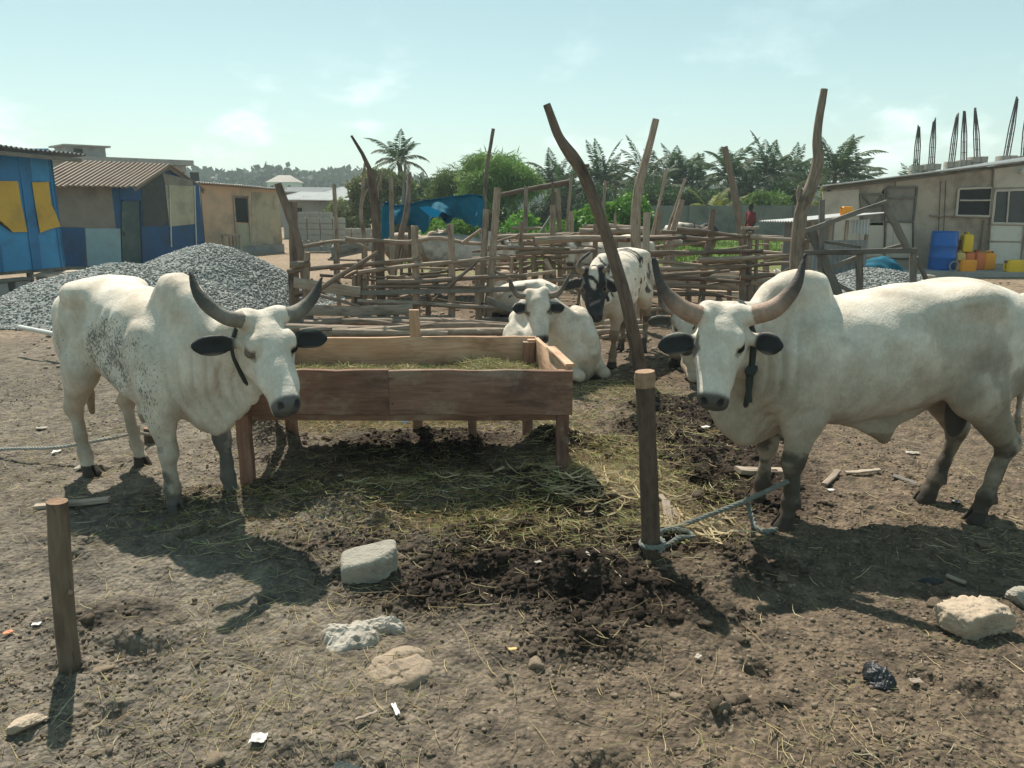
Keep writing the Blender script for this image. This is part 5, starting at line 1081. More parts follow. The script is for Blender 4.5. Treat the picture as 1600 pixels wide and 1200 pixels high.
log_thing('stake', 'forked pole leaning behind the tall dark post at the tarpaulin', [at_ground(581, 12.5), P(585, 340, 12.5), P(590, 300, 12.5), P(599, 270, 12.5)], [.035, .03, .026, .02], M['log'])
log_thing('stake', 'pale straight pole in front of the hanging tarpaulin', [at_ground(614, 12.6), P(612, 340, 12.6), P(611, 276, 12.6)], [.04, .038, .034], M['board'])
log_thing('stake', 'brown log leaning outward under the tarpaulin', [at_ground(608, 13.2), P(620, 390, 13.2), P(636, 333, 13.2), P(640, 272, 13.6)], [.055, .055, .05, .035], M['log_dark'])
log_thing('thin_pole', 'slim pole leaning towards the lone palm behind the tarpaulin', [at_ground(626, 14.5), P(630, 300, 14.5), P(634, 250, 14.5)], [.03, .024, .02], M['log'])
log_thing('utility_pole', 'thin slanting pole sticking up above the feathery tree', [at_ground(752, 26), P(760, 265, 26), P(771, 201, 26)], [.07, .06, .055], M['log_dark'])
for lb, a, b, Y, r in (('thin grey pole leaning beside the plank post, first of the slim ones', (1012, 400), (1042, 264), 13.6, .026), ('slim pole leaning over the far black cow', (1030, 400), (1071, 279), 14.2, .026), ('flat grey board leaning in front of the boundary wall', (1044, 385), (1066, 312), 14.0, .05), ('dark stub post between the leaning poles', (1020, 400), (1032, 330), 13.4, .045)):
    g = at_ground(a[0] - (b[0] - a[0]) * .5, Y); log_thing('stake', lb, [g, P(*a, Y), P(*b, Y)], [r * 1.15, r * 1.1, r], M['log'])
for lb, px, top, pxb, Y, r, mt in (('tall plank post carrying one end of the high beam', 822, 291, 820, 15.8, .045, 'board'), ('dark pole under the high beam', 864, 285, 863, 15.8, .036, 'log_dark'), ('pale log under the high beam', 872, 296, 876, 15.6, .05, 'log'), ('long thin pole holding the upper end of the high beam', 893, 272, 880, 15.8, .032, 'log'), ('weathered short post in front of the creeper', 893, 330, 893, 14.8, .045, 'log'), ('thin broken pole standing in the creeper', 946, 282, 936, 15.5, .032, 'log'), ('thin pole in the creeper beside the long leaning log', 961, 333, 961, 15.2, .028, 'log')):
    log_thing('stake', lb, [at_ground(pxb, Y), P((px + pxb) / 2, 350, Y), P(px, top, Y)], [r * 1.1, r, r * .85], M[mt])
log_thing('beam', 'long dark beam slanting up on two posts before the palms', [P(778, 305, 15.9), P(820, 297, 15.9), P(892, 284, 15.9)], [.035, .05, .055], M['log_dark'], 'beam')
log_thing('stake', 'green bamboo pole leaning against the creeper', [at_ground(838, 14.6), P(840, 370, 14.6), P(862, 336, 14.8)], [.03, .028, .024], plain_mat('green_bamboo', (.16, .2, .10), .6))

# --- the two short tether stakes in front
yS = G(1018, 880)[1]; b0 = at_ground(1018, yS, -.1)
k = MB(b0); k.tube([b0, P(1016, 800, yS), P(1012, 700, yS), P(1007, 585, yS)], [.047, .044, .041, .043], 16, .07, 8, sub=24); st = k.build('stake', [M['bark'], M['cut']])
k = MB(b0); k.tube([P(1008, 604, yS), P(1007, 590, yS), P(1006.5, 580, yS)], [.046, .049, .045], 16, .16, 24); e = k.build('peeled_end', [M['cut'], M['cut']], st); e.location = (0, 0, 0); tag(st, 'dark barked stake with a peeled split top and a blue grey rope round its foot', 'stake')
yL = G(106, 1028)[1]; b1 = at_ground(108, yL, -.1); log_thing('stake', 'plain short brown stake leaning in the near soil with no rope', [b1, P(104, 990, yL), P(96, 900, yL), P(89, 783, yL)], [.038, .037, .036, .035], wood_mat('stake_wood', (.165, .12, .085), (.24, .18, .13), (.10, .07, .05), (38, 5), .6), seg=18, rough=.09, sub=40, extra=(([P(100, 930, yL), P(110, 925, yL - .02)], [.02, .010]), ([P(92, 850, yL), P(82, 846, yL - .01)], [.016, .008])))
log_thing('peg', 'short dark wooden peg behind the front legs of the flecked bull', [at_ground(236, G(236, 690)[1]), P(235, 668, G(236, 690)[1])], [.05, .045], M['bark'])

# ------------------------------------------------------------------ ropes
def rope(label, pts, r, mat, sub=60, name='rope'):
    pts = np.array(pts, float); k_ = np.linspace(0, len(pts) - 1, 40); p2 = np.stack([np.interp(k_, np.arange(len(pts)), pts[:, i]) for i in range(3)], 1)
    for _ in range(4): p2[1:-1] = (p2[:-2] + 2 * p2[1:-1] + p2[2:]) / 4
    L = np.concatenate([[0], np.cumsum(np.linalg.norm(np.diff(p2, axis=0), axis=1))]); m = int(L[-1] / .006); s_ = np.linspace(0, L[-1], m); p3 = np.stack([np.interp(s_, L, p2[:, i]) for i in range(3)], 1)
    tg = np.gradient(p3, axis=0); tg /= np.linalg.norm(tg, axis=1)[:, None]; a = np.cross(tg, (.3, .2, 1.)); a /= np.linalg.norm(a, axis=1)[:, None]; c_ = np.cross(tg, a); b = MB()
    for j in range(3):                                   # three laid strands
        ph = s_ / (r * 6.5) * 2 * math.pi + j * 2.094; b.tube(p3 + (a * np.cos(ph)[:, None] + c_ * np.sin(ph)[:, None]) * r * .48, r * .56, 6, .05, 30, cap=0)
    return tag(b.build(name, mat), label, 'rope')
def gr(px, py, dz=.012): g = G(px, py); g[2] = gzs(g[0], g[1]) + dz; return g
th = np.linspace(0, 2 * math.pi * 1.6, 22); cS = P(1016, 868, yS); zS = gzs(b0[0], b0[1])
loop = [np.array((b0[0] + .062 * math.cos(a - 1.2), b0[1] + .062 * math.sin(a - 1.2), zS + .055 + .016 * a / 6.28)) for a in th]
far_leg = PZ(1232, 752, .27)
rope('blue grey rope from the barked stake to the front leg of the big bull', loop + [gr(1045, 850, .03), gr(1062, 842, .035), gr(1085, 828, .05), PZ(1130, 800, .11), PZ(1165, 783, .16), PZ(1195, 768, .22), far_leg], .0125, M['rope'], 130)
rope('rope end doubled back beside the barked stake', [gr(1040, 868), gr(1060, 856, .02), gr(1085, 851, .02), gr(1074, 846, .03), gr(1050, 852, .03)], .013, M['rope'], 30)
rope('slack rope loop hanging to the soil below the tether', [PZ(1160, 785, .155), gr(1166, 812, .06), gr(1178, 832, .02), gr(1196, 838, .015), gr(1212, 832, .015)], .0135, M['rope'], 30)
hl = G(177, 745); rope('long dusty rope stretched low behind the flecked bull', [gr(-120, 722, .02), gr(0, 713, .05), PZ(90, 700, .10), PZ(178, 684, .17), PZ(215, 676, .14), gr(240, 690, .05)], .0115, M['rope_pale'], 60)
b = MB(); p0, p1 = PZ(30, 511, .30), PZ(150, 540, .22); b.tube([p0, (p0 + p1) / 2 + UP * .02, p1], .025, 10, .03); tag(b.build('pipe', [M['white_plastic'], M['dark']]), 'white plastic pipe lying on the gravel behind the flecked bull', 'pipe')

# ------------------------------------------------------------------ pen fences (pole rails tied to posts)
def fence(label, org): return empty('pole_fence', tuple(at_ground(*org, 0)), 0, label, 'fence', 'rail fences of the cattle pen')
NR = [0]
def rail(f, p, q, r, mat='log', mid=None, Y0=11.0, Y1=None, nm='rail'):
    Y1 = Y1 or Y0; a, b = P(*p, Y0), P(*q, Y1); NR[0] += 1; sg = random.uniform(-1, 1) * .025; L = np.linalg.norm(b - a)
    if mid is not None: pts = [a] + [P(*mm, (Y0 + Y1) / 2) for mm in mid] + [b]
    else: pts = [a, a * .65 + b * .35 + UP * sg + np.array((0, random.uniform(-.03, .03), 0)), a * .3 + b * .7 - UP * sg * .6, b]
    n_ = len(pts); bb = MB(); bb.tube(pts, np.linspace(r * 1.12, r * .82, n_), 8, .12, 5, sub=max(8, int(L * 8))); place(bb.build(nm, [M[mat], M['cut']], f), f)
def board(f, p, q, wpx, mat='board', Y0=11.0, Y1=None, th=.028, nm='board', flatb=False):
    Y1 = Y1 or Y0; a, b = P(*p, Y0), P(*q, Y1); wd = wpx / FPX * Y0; bb = MB(); bb.plank(a, b, wd, th, jit=.006, nseg=6, sag=.01); place(bb.build(nm, [M[mat], M[mat]], f), f)
def post(f, px, top, pxb, Y, r, mat='log'):
    bb = MB(); g = at_ground(pxb, Y); bb.tube([g, g * .5 + P(px, top, Y) * .5 + np.array((random.uniform(-.03, .03), 0, 0)), P(px, top, Y)], [r * 1.1, r, r * .9], 9, .1, 5, sub=12); place(bb.build('post', [M[mat], M['cut']], f), f)
f = fence('pole fence of the pen stretching from the gravel heap to behind the trough', (600, 11.2))
Yf = 11.15
for p, q, r in (((449, 424), (658, 404), .032), ((560, 426), (797, 399), .030), ((589, 441), (822, 431), .036), ((568, 449), (760, 448), .026), ((559, 471), (806, 482), .036), ((540, 373), (600, 377), .03)): rail(f, p, q, r, 'log', None, Yf - random.random() * .15)
rail(f, (600, 377), (753, 381), .03, 'log', [(640, 380), (672, 371), (700, 373), (725, 380)], Yf + .3); rail(f, (722, 381), (752, 358), .026, 'log', None, Yf + .28)
rail(f, (473, 386), (576, 388), .026, 'log', [(500, 380), (532, 375), (556, 379)], Yf + .5); rail(f, (498, 453), (590, 394), .034, 'log_dark', None, Yf - .35, Yf - .2); rail(f, (494, 460), (563, 479), .024, 'board', None, Yf - .3)
rail(f, (701, 449), (748, 406), .026, 'log', None, Yf - .15); rail(f, (590, 437), (660, 446), .022, 'log', None, Yf + .3); rail(f, (607, 471), (643, 460), .022, 'log', None, Yf + .1); rail(f, (676, 470), (692, 455), .02, 'log', None, Yf + .1)
rail(f, (455, 416), (484, 411), .05, 'log', None, Yf - .05); rail(f, (476, 506), (560, 500), .05, 'log_dark', None, Yf - .6); rail(f, (500, 430), (610, 440), .022, 'log_dark', None, Yf + .6)
rail(f, (486, 436), (512, 466), .024, 'log_dark', None, Yf + .35); rail(f, (520, 432), (556, 470), .022, 'log_dark', None, Yf + .4); rail(f, (452, 462), (500, 452), .03, 'log_dark', None, Yf + .2)
board(f, (562, 457), (822, 451), 8, 'grey_board', Yf - .12); board(f, (475, 485), (645, 483), 16, 'board', Yf - .3); board(f, (459, 441), (563, 456), 16, 'board', Yf - .15); board(f, (445, 503), (560, 500), 9, 'grey_board', Yf - .5); board(f, (560, 497), (705, 495), 6, 'grey_board', Yf - .4); board(f, (755, 503), (828, 500), 14, 'grey_board', Yf - .5); board(f, (760, 467), (806, 486), 10, 'grey_board', Yf - .35)
for px, top, pxb, r in ((454, 425, 454, .042), (563, 405, 560, .05), (576, 424, 566, .03), (648, 353, 651, .055), (704, 350, 705, .05), (760, 327, 747, .05), (778, 293, 761, .055), (480, 394, 476, .05), (747, 413, 749, .045), (553, 430, 548, .035), (618, 436, 618, .04), (668, 455, 668, .04)): post(f, px, top, pxb, Yf + random.uniform(-.02, .2), r)

f = fence('pole fence of the pen behind the lying cow and the spotted cow', (880, 12.2)); Yf = 12.0
for p, q, r, dy in (((763, 386), (890, 389), .033, 0), ((806, 397), (930, 391), .036, 0), ((738, 404), (888, 400), .026, .1), ((746, 413), (884, 408), .022, .1), ((836, 376), (1050, 371), .05, -.4), ((738, 441), (868, 424), .033, -.3), ((838, 441), (903, 436), .034, -.3), ((738, 453), (895, 450), .036, -.6), ((771, 371), (905, 366), .04, .8), ((820, 380), (905, 374), .03, .6), ((738, 393), (880, 381), .02, .5), ((740, 420), (842, 419), .024, .3), ((900, 452), (1000, 447), .03, .1), ((940, 463), (1003, 459), .03, .1), ((880, 432), (1000, 428), .032, .2), ((930, 372), (1000, 374), .03, .5)): rail(f, p, q, r, 'log', None, Yf + dy)
board(f, (768, 368), (892, 366), 7, 'grey_board', 14.2); rail(f, (852, 405), (866, 430), .03, 'board', None, Yf - .1)
for px, top, pxb, r in ((864, 320, 864, .05), (836, 370, 836, .04), (815, 346, 815, .03), (812, 365, 812, .025), (931, 350, 928, .045), (771, 378, 771, .03), (962, 370, 962, .04), (855, 398, 855, .04), (800, 402, 800, .03)): post(f, px, top, pxb, Yf + random.uniform(0, .3), r)

f = fence('pole fence of the pen between the tall upright log and the crooked trunk', (1110, 11.4)); Yf = 11.2
for p, q, r, dy in (((978, 374), (1073, 371), .028, 0), ((1071, 371), (1157, 374), .028, .1), ((1032, 362), (1102, 365), .026, .3), ((1057, 358), (1176, 371), .028, .05), ((1172, 370), (1268, 377), .028, .05), ((1024, 386), (1108, 378), .022, .2), ((997, 396), (1108, 394), .034, 0), ((1105, 394), (1192, 392), .032, 0), ((1091, 406), (1240, 400), .036, -.05), ((1021, 408), (1101, 415), .028, .1), ((998, 421), (1125, 418), .036, 0), ((1120, 417), (1240, 411), .030, 0), ((1036, 430), (1140, 423), .024, -.1), ((998, 430), (1160, 441), .030, -.05), ((1157, 433), (1210, 430), .036, -.05), ((998, 444), (1122, 449), .034, -.05), ((998, 456), (1130, 462), .032, 0), ((1096, 474), (1182, 476), .05, -.2), ((1150, 442), (1220, 441), .036, .1), ((998, 483), (1042, 483), .03, -.4), ((1105, 430), (1160, 410), .02, .15), ((1060, 437), (1106, 432), .018, .1)): rail(f, p, q, r, 'log_dark' if random.random() < .45 else 'log', None, Yf + dy)
for px, top, pxb, r, mt in ((1115, 327, 1093, .045, 'log_dark'), (1172, 362, 1172, .04, 'log'), (1183, 366, 1183, .03, 'board'), (1163, 385, 1162, .05, 'log'), (1100, 395, 1090, .04, 'log_dark'), (1031, 433, 1030, .035, 'log'), (1075, 436, 1074, .04, 'log'), (1124, 455, 1124, .05, 'board'), (1173, 446, 1172, .05, 'log_dark'), (1258, 330, 1256, .03, 'log')): post(f, px, top, pxb, Yf + .12, r, mt)
board(f, (1158, 356), (1186, 355), 5, 'board', Yf + .1); bb = MB(); bb.plank(at_ground(1006, Yf), P(1011, 332, Yf), .095, .04, up=(1, 0, 0)); place(bb.build('post', [M['board'], M['cut']], f), f)
for nm_, X0_, X1_, Y0_, Y1_, Yq, cnt in (('pole_fence', 470, 800, 398, 480, 11.2, 15), ('pole_fence.001', 770, 1000, 372, 455, 12.1, 13), ('pole_fence.002', 1005, 1240, 376, 470, 11.35, 15)):
    ff = bpy.data.objects[nm_]
    for _ in range(cnt):
        xa = random.uniform(X0_, X1_ - 60); L_ = random.uniform(45, 130); ya = random.uniform(Y0_, Y1_); sl = random.choice((random.uniform(-.12, .12), random.uniform(-.7, .7))); xb = min(X1_, xa + L_ * (1 if abs(sl) < .2 else .6)); yb = min(max(ya + sl * (xb - xa), Y0_ - 8), Y1_ + 14)
        rail(ff, (xa, ya), (xb, yb), random.uniform(.012, .022), random.choice(('log', 'log', 'log_dark')), [((xa * .6 + xb * .4), (ya * .6 + yb * .4) + random.uniform(-4, 4)), ((xa * .25 + xb * .75), (ya * .25 + yb * .75) + random.uniform(-3, 3))], Yq + random.uniform(-.1, .35))
f = fence('low back fence of the pen along the green creeper', (900, 15.2))
for p, q, r, Y in (((770, 378), (900, 376), .03, 15), ((910, 354), (1000, 355), .03, 15.2), ((905, 362), (1005, 360), .06, 15), ((690, 372), (770, 376), .03, 15), ((800, 356), (850, 357), .03, 15.5), ((940, 352), (1010, 358), .05, 15.8)): rail(f, p, q, r, 'log', None, Y)
for px, top, Y in ((790, 365, 15), (930, 350, 15.2), (990, 350, 15.2), (850, 360, 15.2)): post(f, px, top, px, Y, .04)
f = fence('log fence along the far side of the pen, with the green beyond', (1110, 17)); 
for p, q, r, Y in (((1130, 368), (1240, 372), .05, 18), ((1000, 400), (1080, 396), .06, 17), ((1040, 372), (1065, 380), .07, 16.5), ((1160, 392), (1240, 398), .05, 17)): rail(f, p, q, r, 'board', None, Y)
for px, top, Y in ((1197, 374, 17.5), (1050, 385, 16.5), (1225, 380, 17.5)): post(f, px, top, px, Y, .07, 'board')

# feed boxes and scrap inside the pen
t = empty('feed_box', tuple(at_ground(1110, 12.6, 0)), 0, 'long grey feed box behind the rails of the pen', 'feed box')
b = MB(); b.plank(P(1000, 436, 12.5), P(1212, 446, 12.5), .24, .03, nseg=10); place(b.build('front_board', [M['board'], M['board']], t), t); b = MB(); b.plank(P(1000, 430, 13.2), P(1212, 438, 13.2), .24, .03, nseg=10); place(b.build('back_board', [M['board'], M['board']], t), t)
for px in (1003, 1075, 1140, 1209):
    for Y in (12.53, 13.17): b = MB(); b.plank(at_ground(px, Y), P(px, 440, Y), .07, .05, up=(1, 0, 0)); place(b.build('leg', [M['grey_board'], M['cut']], t), t)
b = MB(); b.plank(P(1000, 448, 12.85), P(1212, 458, 12.85), .6, .03, up=(0, 1, 0)); place(b.build('floor', [M['board'], M['board']], t), t)
t = empty('feed_box', tuple(at_ground(548, 14.5, 0)), 0, 'dark wooden feed box tipped up behind the pen corner', 'feed box')
b = MB(); b.plank(P(518, 396, 14.5), P(572, 384, 14.5), .22, .03); place(b.build('front_board', [M['grey_board']] * 2, t), t); b = MB(); b.plank(P(520, 390, 15.1), P(574, 380, 15.1), .22, .03); place(b.build('back_board', [M['grey_board']] * 2, t), t)
for a, b_ in (((519, 397, 14.53), (521, 391, 15.07)), ((571, 385, 14.53), (573, 381, 15.07))): b = MB(); b.plank(P(*a), P(*b_), .22, .03); place(b.build('end_board', [M['grey_board']] * 2, t), t)
for px, Y in ((524, 14.55), (568, 14.55), (526, 15.05), (570, 15.05)): b = MB(); b.plank(at_ground(px, Y), P(px, 392, Y), .06, .05, up=(1, 0, 0)); place(b.build('leg', [M['grey_board'], M['cut']], t), t)
b = MB(); b.plank(P(520, 402, 14.8), P(570, 391, 14.8), .5, .03, up=(0, 1, 0)); place(b.build('floor', [M['grey_board']] * 2, t), t)

# heap of poles on the ground behind the trough
plist = [((445, 512), (660, 515), .055), ((505, 524), (640, 512), .05), ((520, 519), (700, 522), .05), ((535, 503), (642, 511), .045), ((560, 522), (650, 514), .035), ((655, 502), (720, 501), .05), ((655, 513), (812, 512), .06), ((655, 521), (830, 517), .055), ((655, 507), (700, 511), .04), ((712, 503), (812, 509), .04), ((745, 519), (800, 521), .035), ((640, 505), (560, 501), .04), ((690, 500), (735, 512), .035), ((900, 516), (1010, 510), .045), ((905, 524), (1008, 518), .04), ((925, 507), (1005, 502), .045), ((940, 532), (1000, 522), .03), ((470, 520), (545, 516), .05)]
for i, (p, q, r) in enumerate(plist):
    pc = plain = None; Y = 10.1 - .02 * (((p[1] + q[1]) / 2) - 500); a, b_ = P(*p, Y), P(*q, Y)
    a[2] = max(a[2], r * .9); b_[2] = max(b_[2], r * .9)
    log_thing('loose_pole', 'bare weathered pole in the heap on the ground behind the trough', [a, a * .6 + b_ * .4 + np.array((0, .02, .03 * random.uniform(-1, 1))), b_], [r * 1.1, r, r * .8], M['log'], 'pole', 9, 16, .14, group='poles heaped behind the trough')

# scrap wood and broken blocks in the far pen
for i in range(34):
    px = random.uniform(1120, 1245); Y = random.uniform(13.8, 18.5); g = at_ground(px, Y, .05); a = random.uniform(0, 3.1); L = random.uniform(.15, .6); d = np.array((math.cos(a), math.sin(a) * .6, random.uniform(-.1, .5))) * L / 2
    b = MB(g); b.plank(g - d + UP * .05, g + d + UP * .05, random.uniform(.06, .14), random.uniform(.02, .06), up=(random.uniform(-1, 1), random.uniform(-1, 1), 1)); tag(b.build('wood_scrap', [M['white_panel' if i % 3 else 'board'], M['cut']]), 'pale scrap of wood in the litter at the far end of the pen', 'scrap', 'wood scraps at the far end of the pen')
# stones and chips of wood inside the pen
# ------------------------------------------------------------------ wooden frame (loading crush) in front of the shelter
t = empty('wooden_frame', tuple(at_ground(1345, 11, 0)), 0, 'grey sawn timber frame with crossed braces between the crooked trunk and the shelter', 'frame'); Y = 11.0
def fb(nm, p, q, wpx, th=.05, Y0=Y, Y1=None, g=False, up=None):
    a = P(*p, Y0); b_ = P(*q, Y1 or Y0)
    if g: b_ = at_ground(q[0], Y1 or Y0)
    bb = MB(); d = b_ - a; u_ = np.cross(d, (0, 1, 0)); bb.plank(a, b_, wpx / FPX * 11, th, up=u_, jit=.004); place(bb.build(nm, [M['grey_board'], M['board']], t), t)
fb('rail', (1257, 395), (1432, 391), 8); fb('post', (1284, 312), (1281, 451), 8, g=True, Y0=11.08); fb('post', (1343, 394), (1343, 457), 10, g=True, Y0=11.06); fb('post', (1427, 390), (1426, 437), 10, g=True, Y0=11.06)
fb('brace', (1266, 358), (1311, 462), 13, .045, 11.13, 11.0); fb('brace', (1258, 361), (1384, 316), 7, .05, 10.94); fb('brace', (1380, 315), (1419, 390), 10, .05, 11.0); fb('brace', (1297, 418), (1340, 402), 7, .04, 11.12); fb('brace', (1431, 402), (1447, 436), 6, .04, 11.1); fb('brace', (1305, 442), (1336, 459), 6, .04, 11.14); fb('rail', (1274, 426), (1286, 425), 6, .05, 11.2); fb('rail', (1250, 373), (1345, 386), 5, .04, 11.3); fb('brace', (1370, 393), (1416, 381), 5, .03, 11.1)

# ------------------------------------------------------------------ blue tarpaulin shade
t = empty('tarpaulin', tuple(at_ground(680, 13.8, 0)), 0, 'torn blue tarpaulin draped over poles inside the pen', 'tarpaulin')
T_ = [(596, 318, 373), (604, 316, 375), (610, 317, 368), (613, 319, 340), (620, 321, 350), (632, 320, 353), (645, 317, 352), (655, 315, 356), (662, 313, 367), (668, 312, 356), (674, 312, 340), (684, 310, 333), (692, 309, 331), (702, 307, 337), (712, 306, 340), (722, 305, 343), (734, 304, 350), (741, 304, 356), (746, 305, 350), (752, 306, 362), (757, 308, 357)]
tx = np.linspace(596, 757, 70); tt = np.interp(tx, [a for a, _, _ in T_], [b for _, b, _ in T_]); tb = np.interp(tx, [a for a, _, _ in T_], [c for _, _, c in T_])
g = np.array([[P(x, a * (1 - v) + c * v, 13.6 + .15 * math.sin(x * .09) * v + .04 * math.sin(x * .30 + v * 3) * v + .25 * (1 - v) + .1 * fbm(np.array(x * .08), np.array(v * 3), 5, 3)) for v in np.linspace(0, 1, 16)] for x, a, c in zip(tx, tt, tb)])
b = MB(); b.quadsheet(g, .008); place(b.build('front_drape', M['tarp_dark'], t), t)
g = np.array([[P(x, a, 13.85 + 1.5 * v) - UP * (.30 * v + .10 * math.sin(x * .13 + v * 4) * v) for v in np.linspace(0, 1, 12)] for x, a in zip(tx, tt)])
b = MB(); b.quadsheet(g, .008); place(b.build('top_sheet', M['tarp'], t), t)
tx2 = np.linspace(640, 752, 40); g = np.array([[P(x, 320 + 0 * x + v * (22 + 8 * math.sin(x * .2)), 15.2 + .1 * math.sin(x * .3)) for v in np.linspace(0, 1, 8)] for x in tx2]); b = MB(); b.quadsheet(g, .008); place(b.build('back_drape', M['tarp'], t), t)
for pts_ in (((655, 324), (668, 322), (691, 331), (683, 340), (672, 338)),):
    g = [P(x, y, 13.42) for x, y in pts_]; b = MB(); prism(b, g, np.array((0, -1., 0)), .01); place(b.build('loose_flap', M['tarp_bright'], t, False), t)
for px, top, Y in ((598, 317, 13.9), (757, 306, 13.9), (640, 322, 15.4), (752, 318, 15.4)): b = MB(); b.tube([at_ground(px, Y), P(px, top, Y)], [.035, .03], 8, .1); place(b.build('pole', [M['log'], M['cut']], t), t)
b = MB(); b.plank(at_ground(704, 14.2), P(704, 351, 14.2), .12, .04, up=(1, 0, 0)); tag(b.build('plank_post', [M['grey_board'], M['cut']]), 'dark square post below the tarpaulin edge, beside the grey cow', 'post')
# ------------------------------------------------------------------ vegetation
def leaf_cards(n, pos, size, asp=.45, droop=.0, col=None, seed=0):
    """n bent leaf faces at pos (n x 3); size n; returns V, Q, col"""
    r = np.random.default_rng(seed); d = r.normal(size=(n, 3)); d[:, 2] -= droop; d /= np.linalg.norm(d, axis=1)[:, None]; e = np.cross(d, r.normal(size=(n, 3))); e /= np.linalg.norm(e, axis=1)[:, None]
    s = size[:, None]; nn = np.cross(d, e); a = pos; b = pos + d * s * .5 + e * s * asp * .5 + nn * s * .08; c = pos + d * s; f = pos + d * s * .5 - e * s * asp * .5 + nn * s * .08
    V = np.stack([a, b, c, f], 1).reshape(-1, 3); Q = np.arange(n * 4).reshape(-1, 4); C_ = np.repeat(col, 4, 0) if col is not None else None; return V, Q, C_
def cloud(n, blobs, seed, shell=.55):
    """points in a union of ellipsoids, thicker towards their skins; with per-clump tone"""
    r = np.random.default_rng(seed); w_ = np.array([b[3] * b[4] * b[5] for b in blobs]) ** .7; k = r.choice(len(blobs), n, p=w_ / w_.sum()); B = np.array(blobs)[k]
    d = r.normal(size=(n, 3)); d /= np.linalg.norm(d, axis=1)[:, None]; rad = shell + (1 - shell) * r.random(n) ** .6; rad *= 1 + .35 * (fbm(d[:, 0] * 3 + k * 7, d[:, 1] * 3 + d[:, 2] * 4, seed, 3) - .5)
    return B[:, :3] + d * B[:, 3:6] * rad[:, None], k
def leafy(name, blobs, n, size, base, seed, parent=None, asp=.45, droop=.2, var=.35, mat=None):
    p, k = cloud(n, blobs, seed); r = np.random.default_rng(seed + 1); tone = (.75 + .5 * r.random(len(blobs)))[k] * (1 + var * (r.random(n) - .5)); hue = r.normal(size=(n, 1)) * .12
    col = np.array(base) * tone[:, None] * (1 + hue * np.array((1, .2, -.4))); V, Q, C_ = leaf_cards(n, p, size * (.6 + .8 * r.random(n)), asp, droop, np.clip(col, .004, 1), seed + 2)
    return link(name, raw_mesh(name, V, [Q], None, C_, False), mat or M['leaf'], parent)
def tree(name, label, c, blobs, n, size, base, seed, trunk=.12, asp=.4, droop=.2, cat='tree', group=None):
    c = np.array(c, float); base = np.array(base) * np.array((1.2, 1.45, 1.05)); t = empty(name, tuple(c), 0, label, cat, group); o = leafy('crown', blobs, n, size, base, seed, t, asp, droop)
    b = MB(); zs = max(x[2] for x in blobs); r = np.random.default_rng(seed)
    m = np.array((r.normal() * .1, r.normal() * .1, zs * .5)); b.tube([(0, 0, -.1), m, (m[0] * 1.5, m[1] * 1.5, zs * .85)], [trunk, trunk * .75, trunk * .4], 8, .1, 3, sub=10)
    for x in blobs[:9]: b.tube([m * (.5 + .4 * r.random()), np.array(x[:3]) * .55 + m * .45 + (0, 0, .05), np.array(x[:3])], [trunk * .42, trunk * .28, trunk * .08], 6, .1, 3, sub=8)
    b.build('trunk', [M['bark']], t); return t
def rb(n, rx, ry, z0, z1, r0, r1, seed, taper=.3):
    r = np.random.default_rng(seed); out = []
    for i in range(n):
        z = z0 + (z1 - z0) * r.random(); k = 1 - taper * (z - z0) / (z1 - z0 + 1e-6); a = r.random() * 6.28; q = math.sqrt(r.random()); s = r0 + (r1 - r0) * r.random()
        out.append((math.cos(a) * rx * q * k, math.sin(a) * ry * q * k, z, s * (1 + .3 * r.random()), s, s * (.6 + .4 * r.random())))
    return out
# feathery tree behind the tarpaulin (weeping fine foliage)
def feathery(label, px, Y, h, wd, seed, n=15000, base=(.13, .18, .06)):
    bl = rb(26, wd * .5, wd * .45, h * .42, h * .88, .38, .62, seed); return tree('feathery_tree', label, PX(px, Y), bl, n, .34, base, seed, .12, .10, 1.2)
feathery('light green feathery tree drooping behind the blue tarpaulin', 768, 31, 4.05, 3.4, 5, 16000)
feathery('smaller feathery tree at the side of the drooping one', 712, 33, 3.3, 1.8, 6, 7000, (.10, .12, .05))
tree('olive_tree', 'olive brown bushy tree behind the tall dark post', PX(598, 36), rb(18, 1.3, 1.2, .7, 3.0, .45, .7, 9), 9000, .20, (.105, .10, .052), 9, .1)
tree('dark_tree', 'dark bushy tree under the lone palm', PX(668, 44), rb(16, 1.9, 1.6, .8, 2.7, .6, .9, 10), 8000, .26, (.05, .075, .035), 10, .1)
tree('olive_tree', 'pale olive shrub tree beside the ochre house', PX(545, 38), rb(9, .8, .8, .5, 1.9, .35, .55, 12), 4500, .17, (.12, .12, .06), 12, .08)
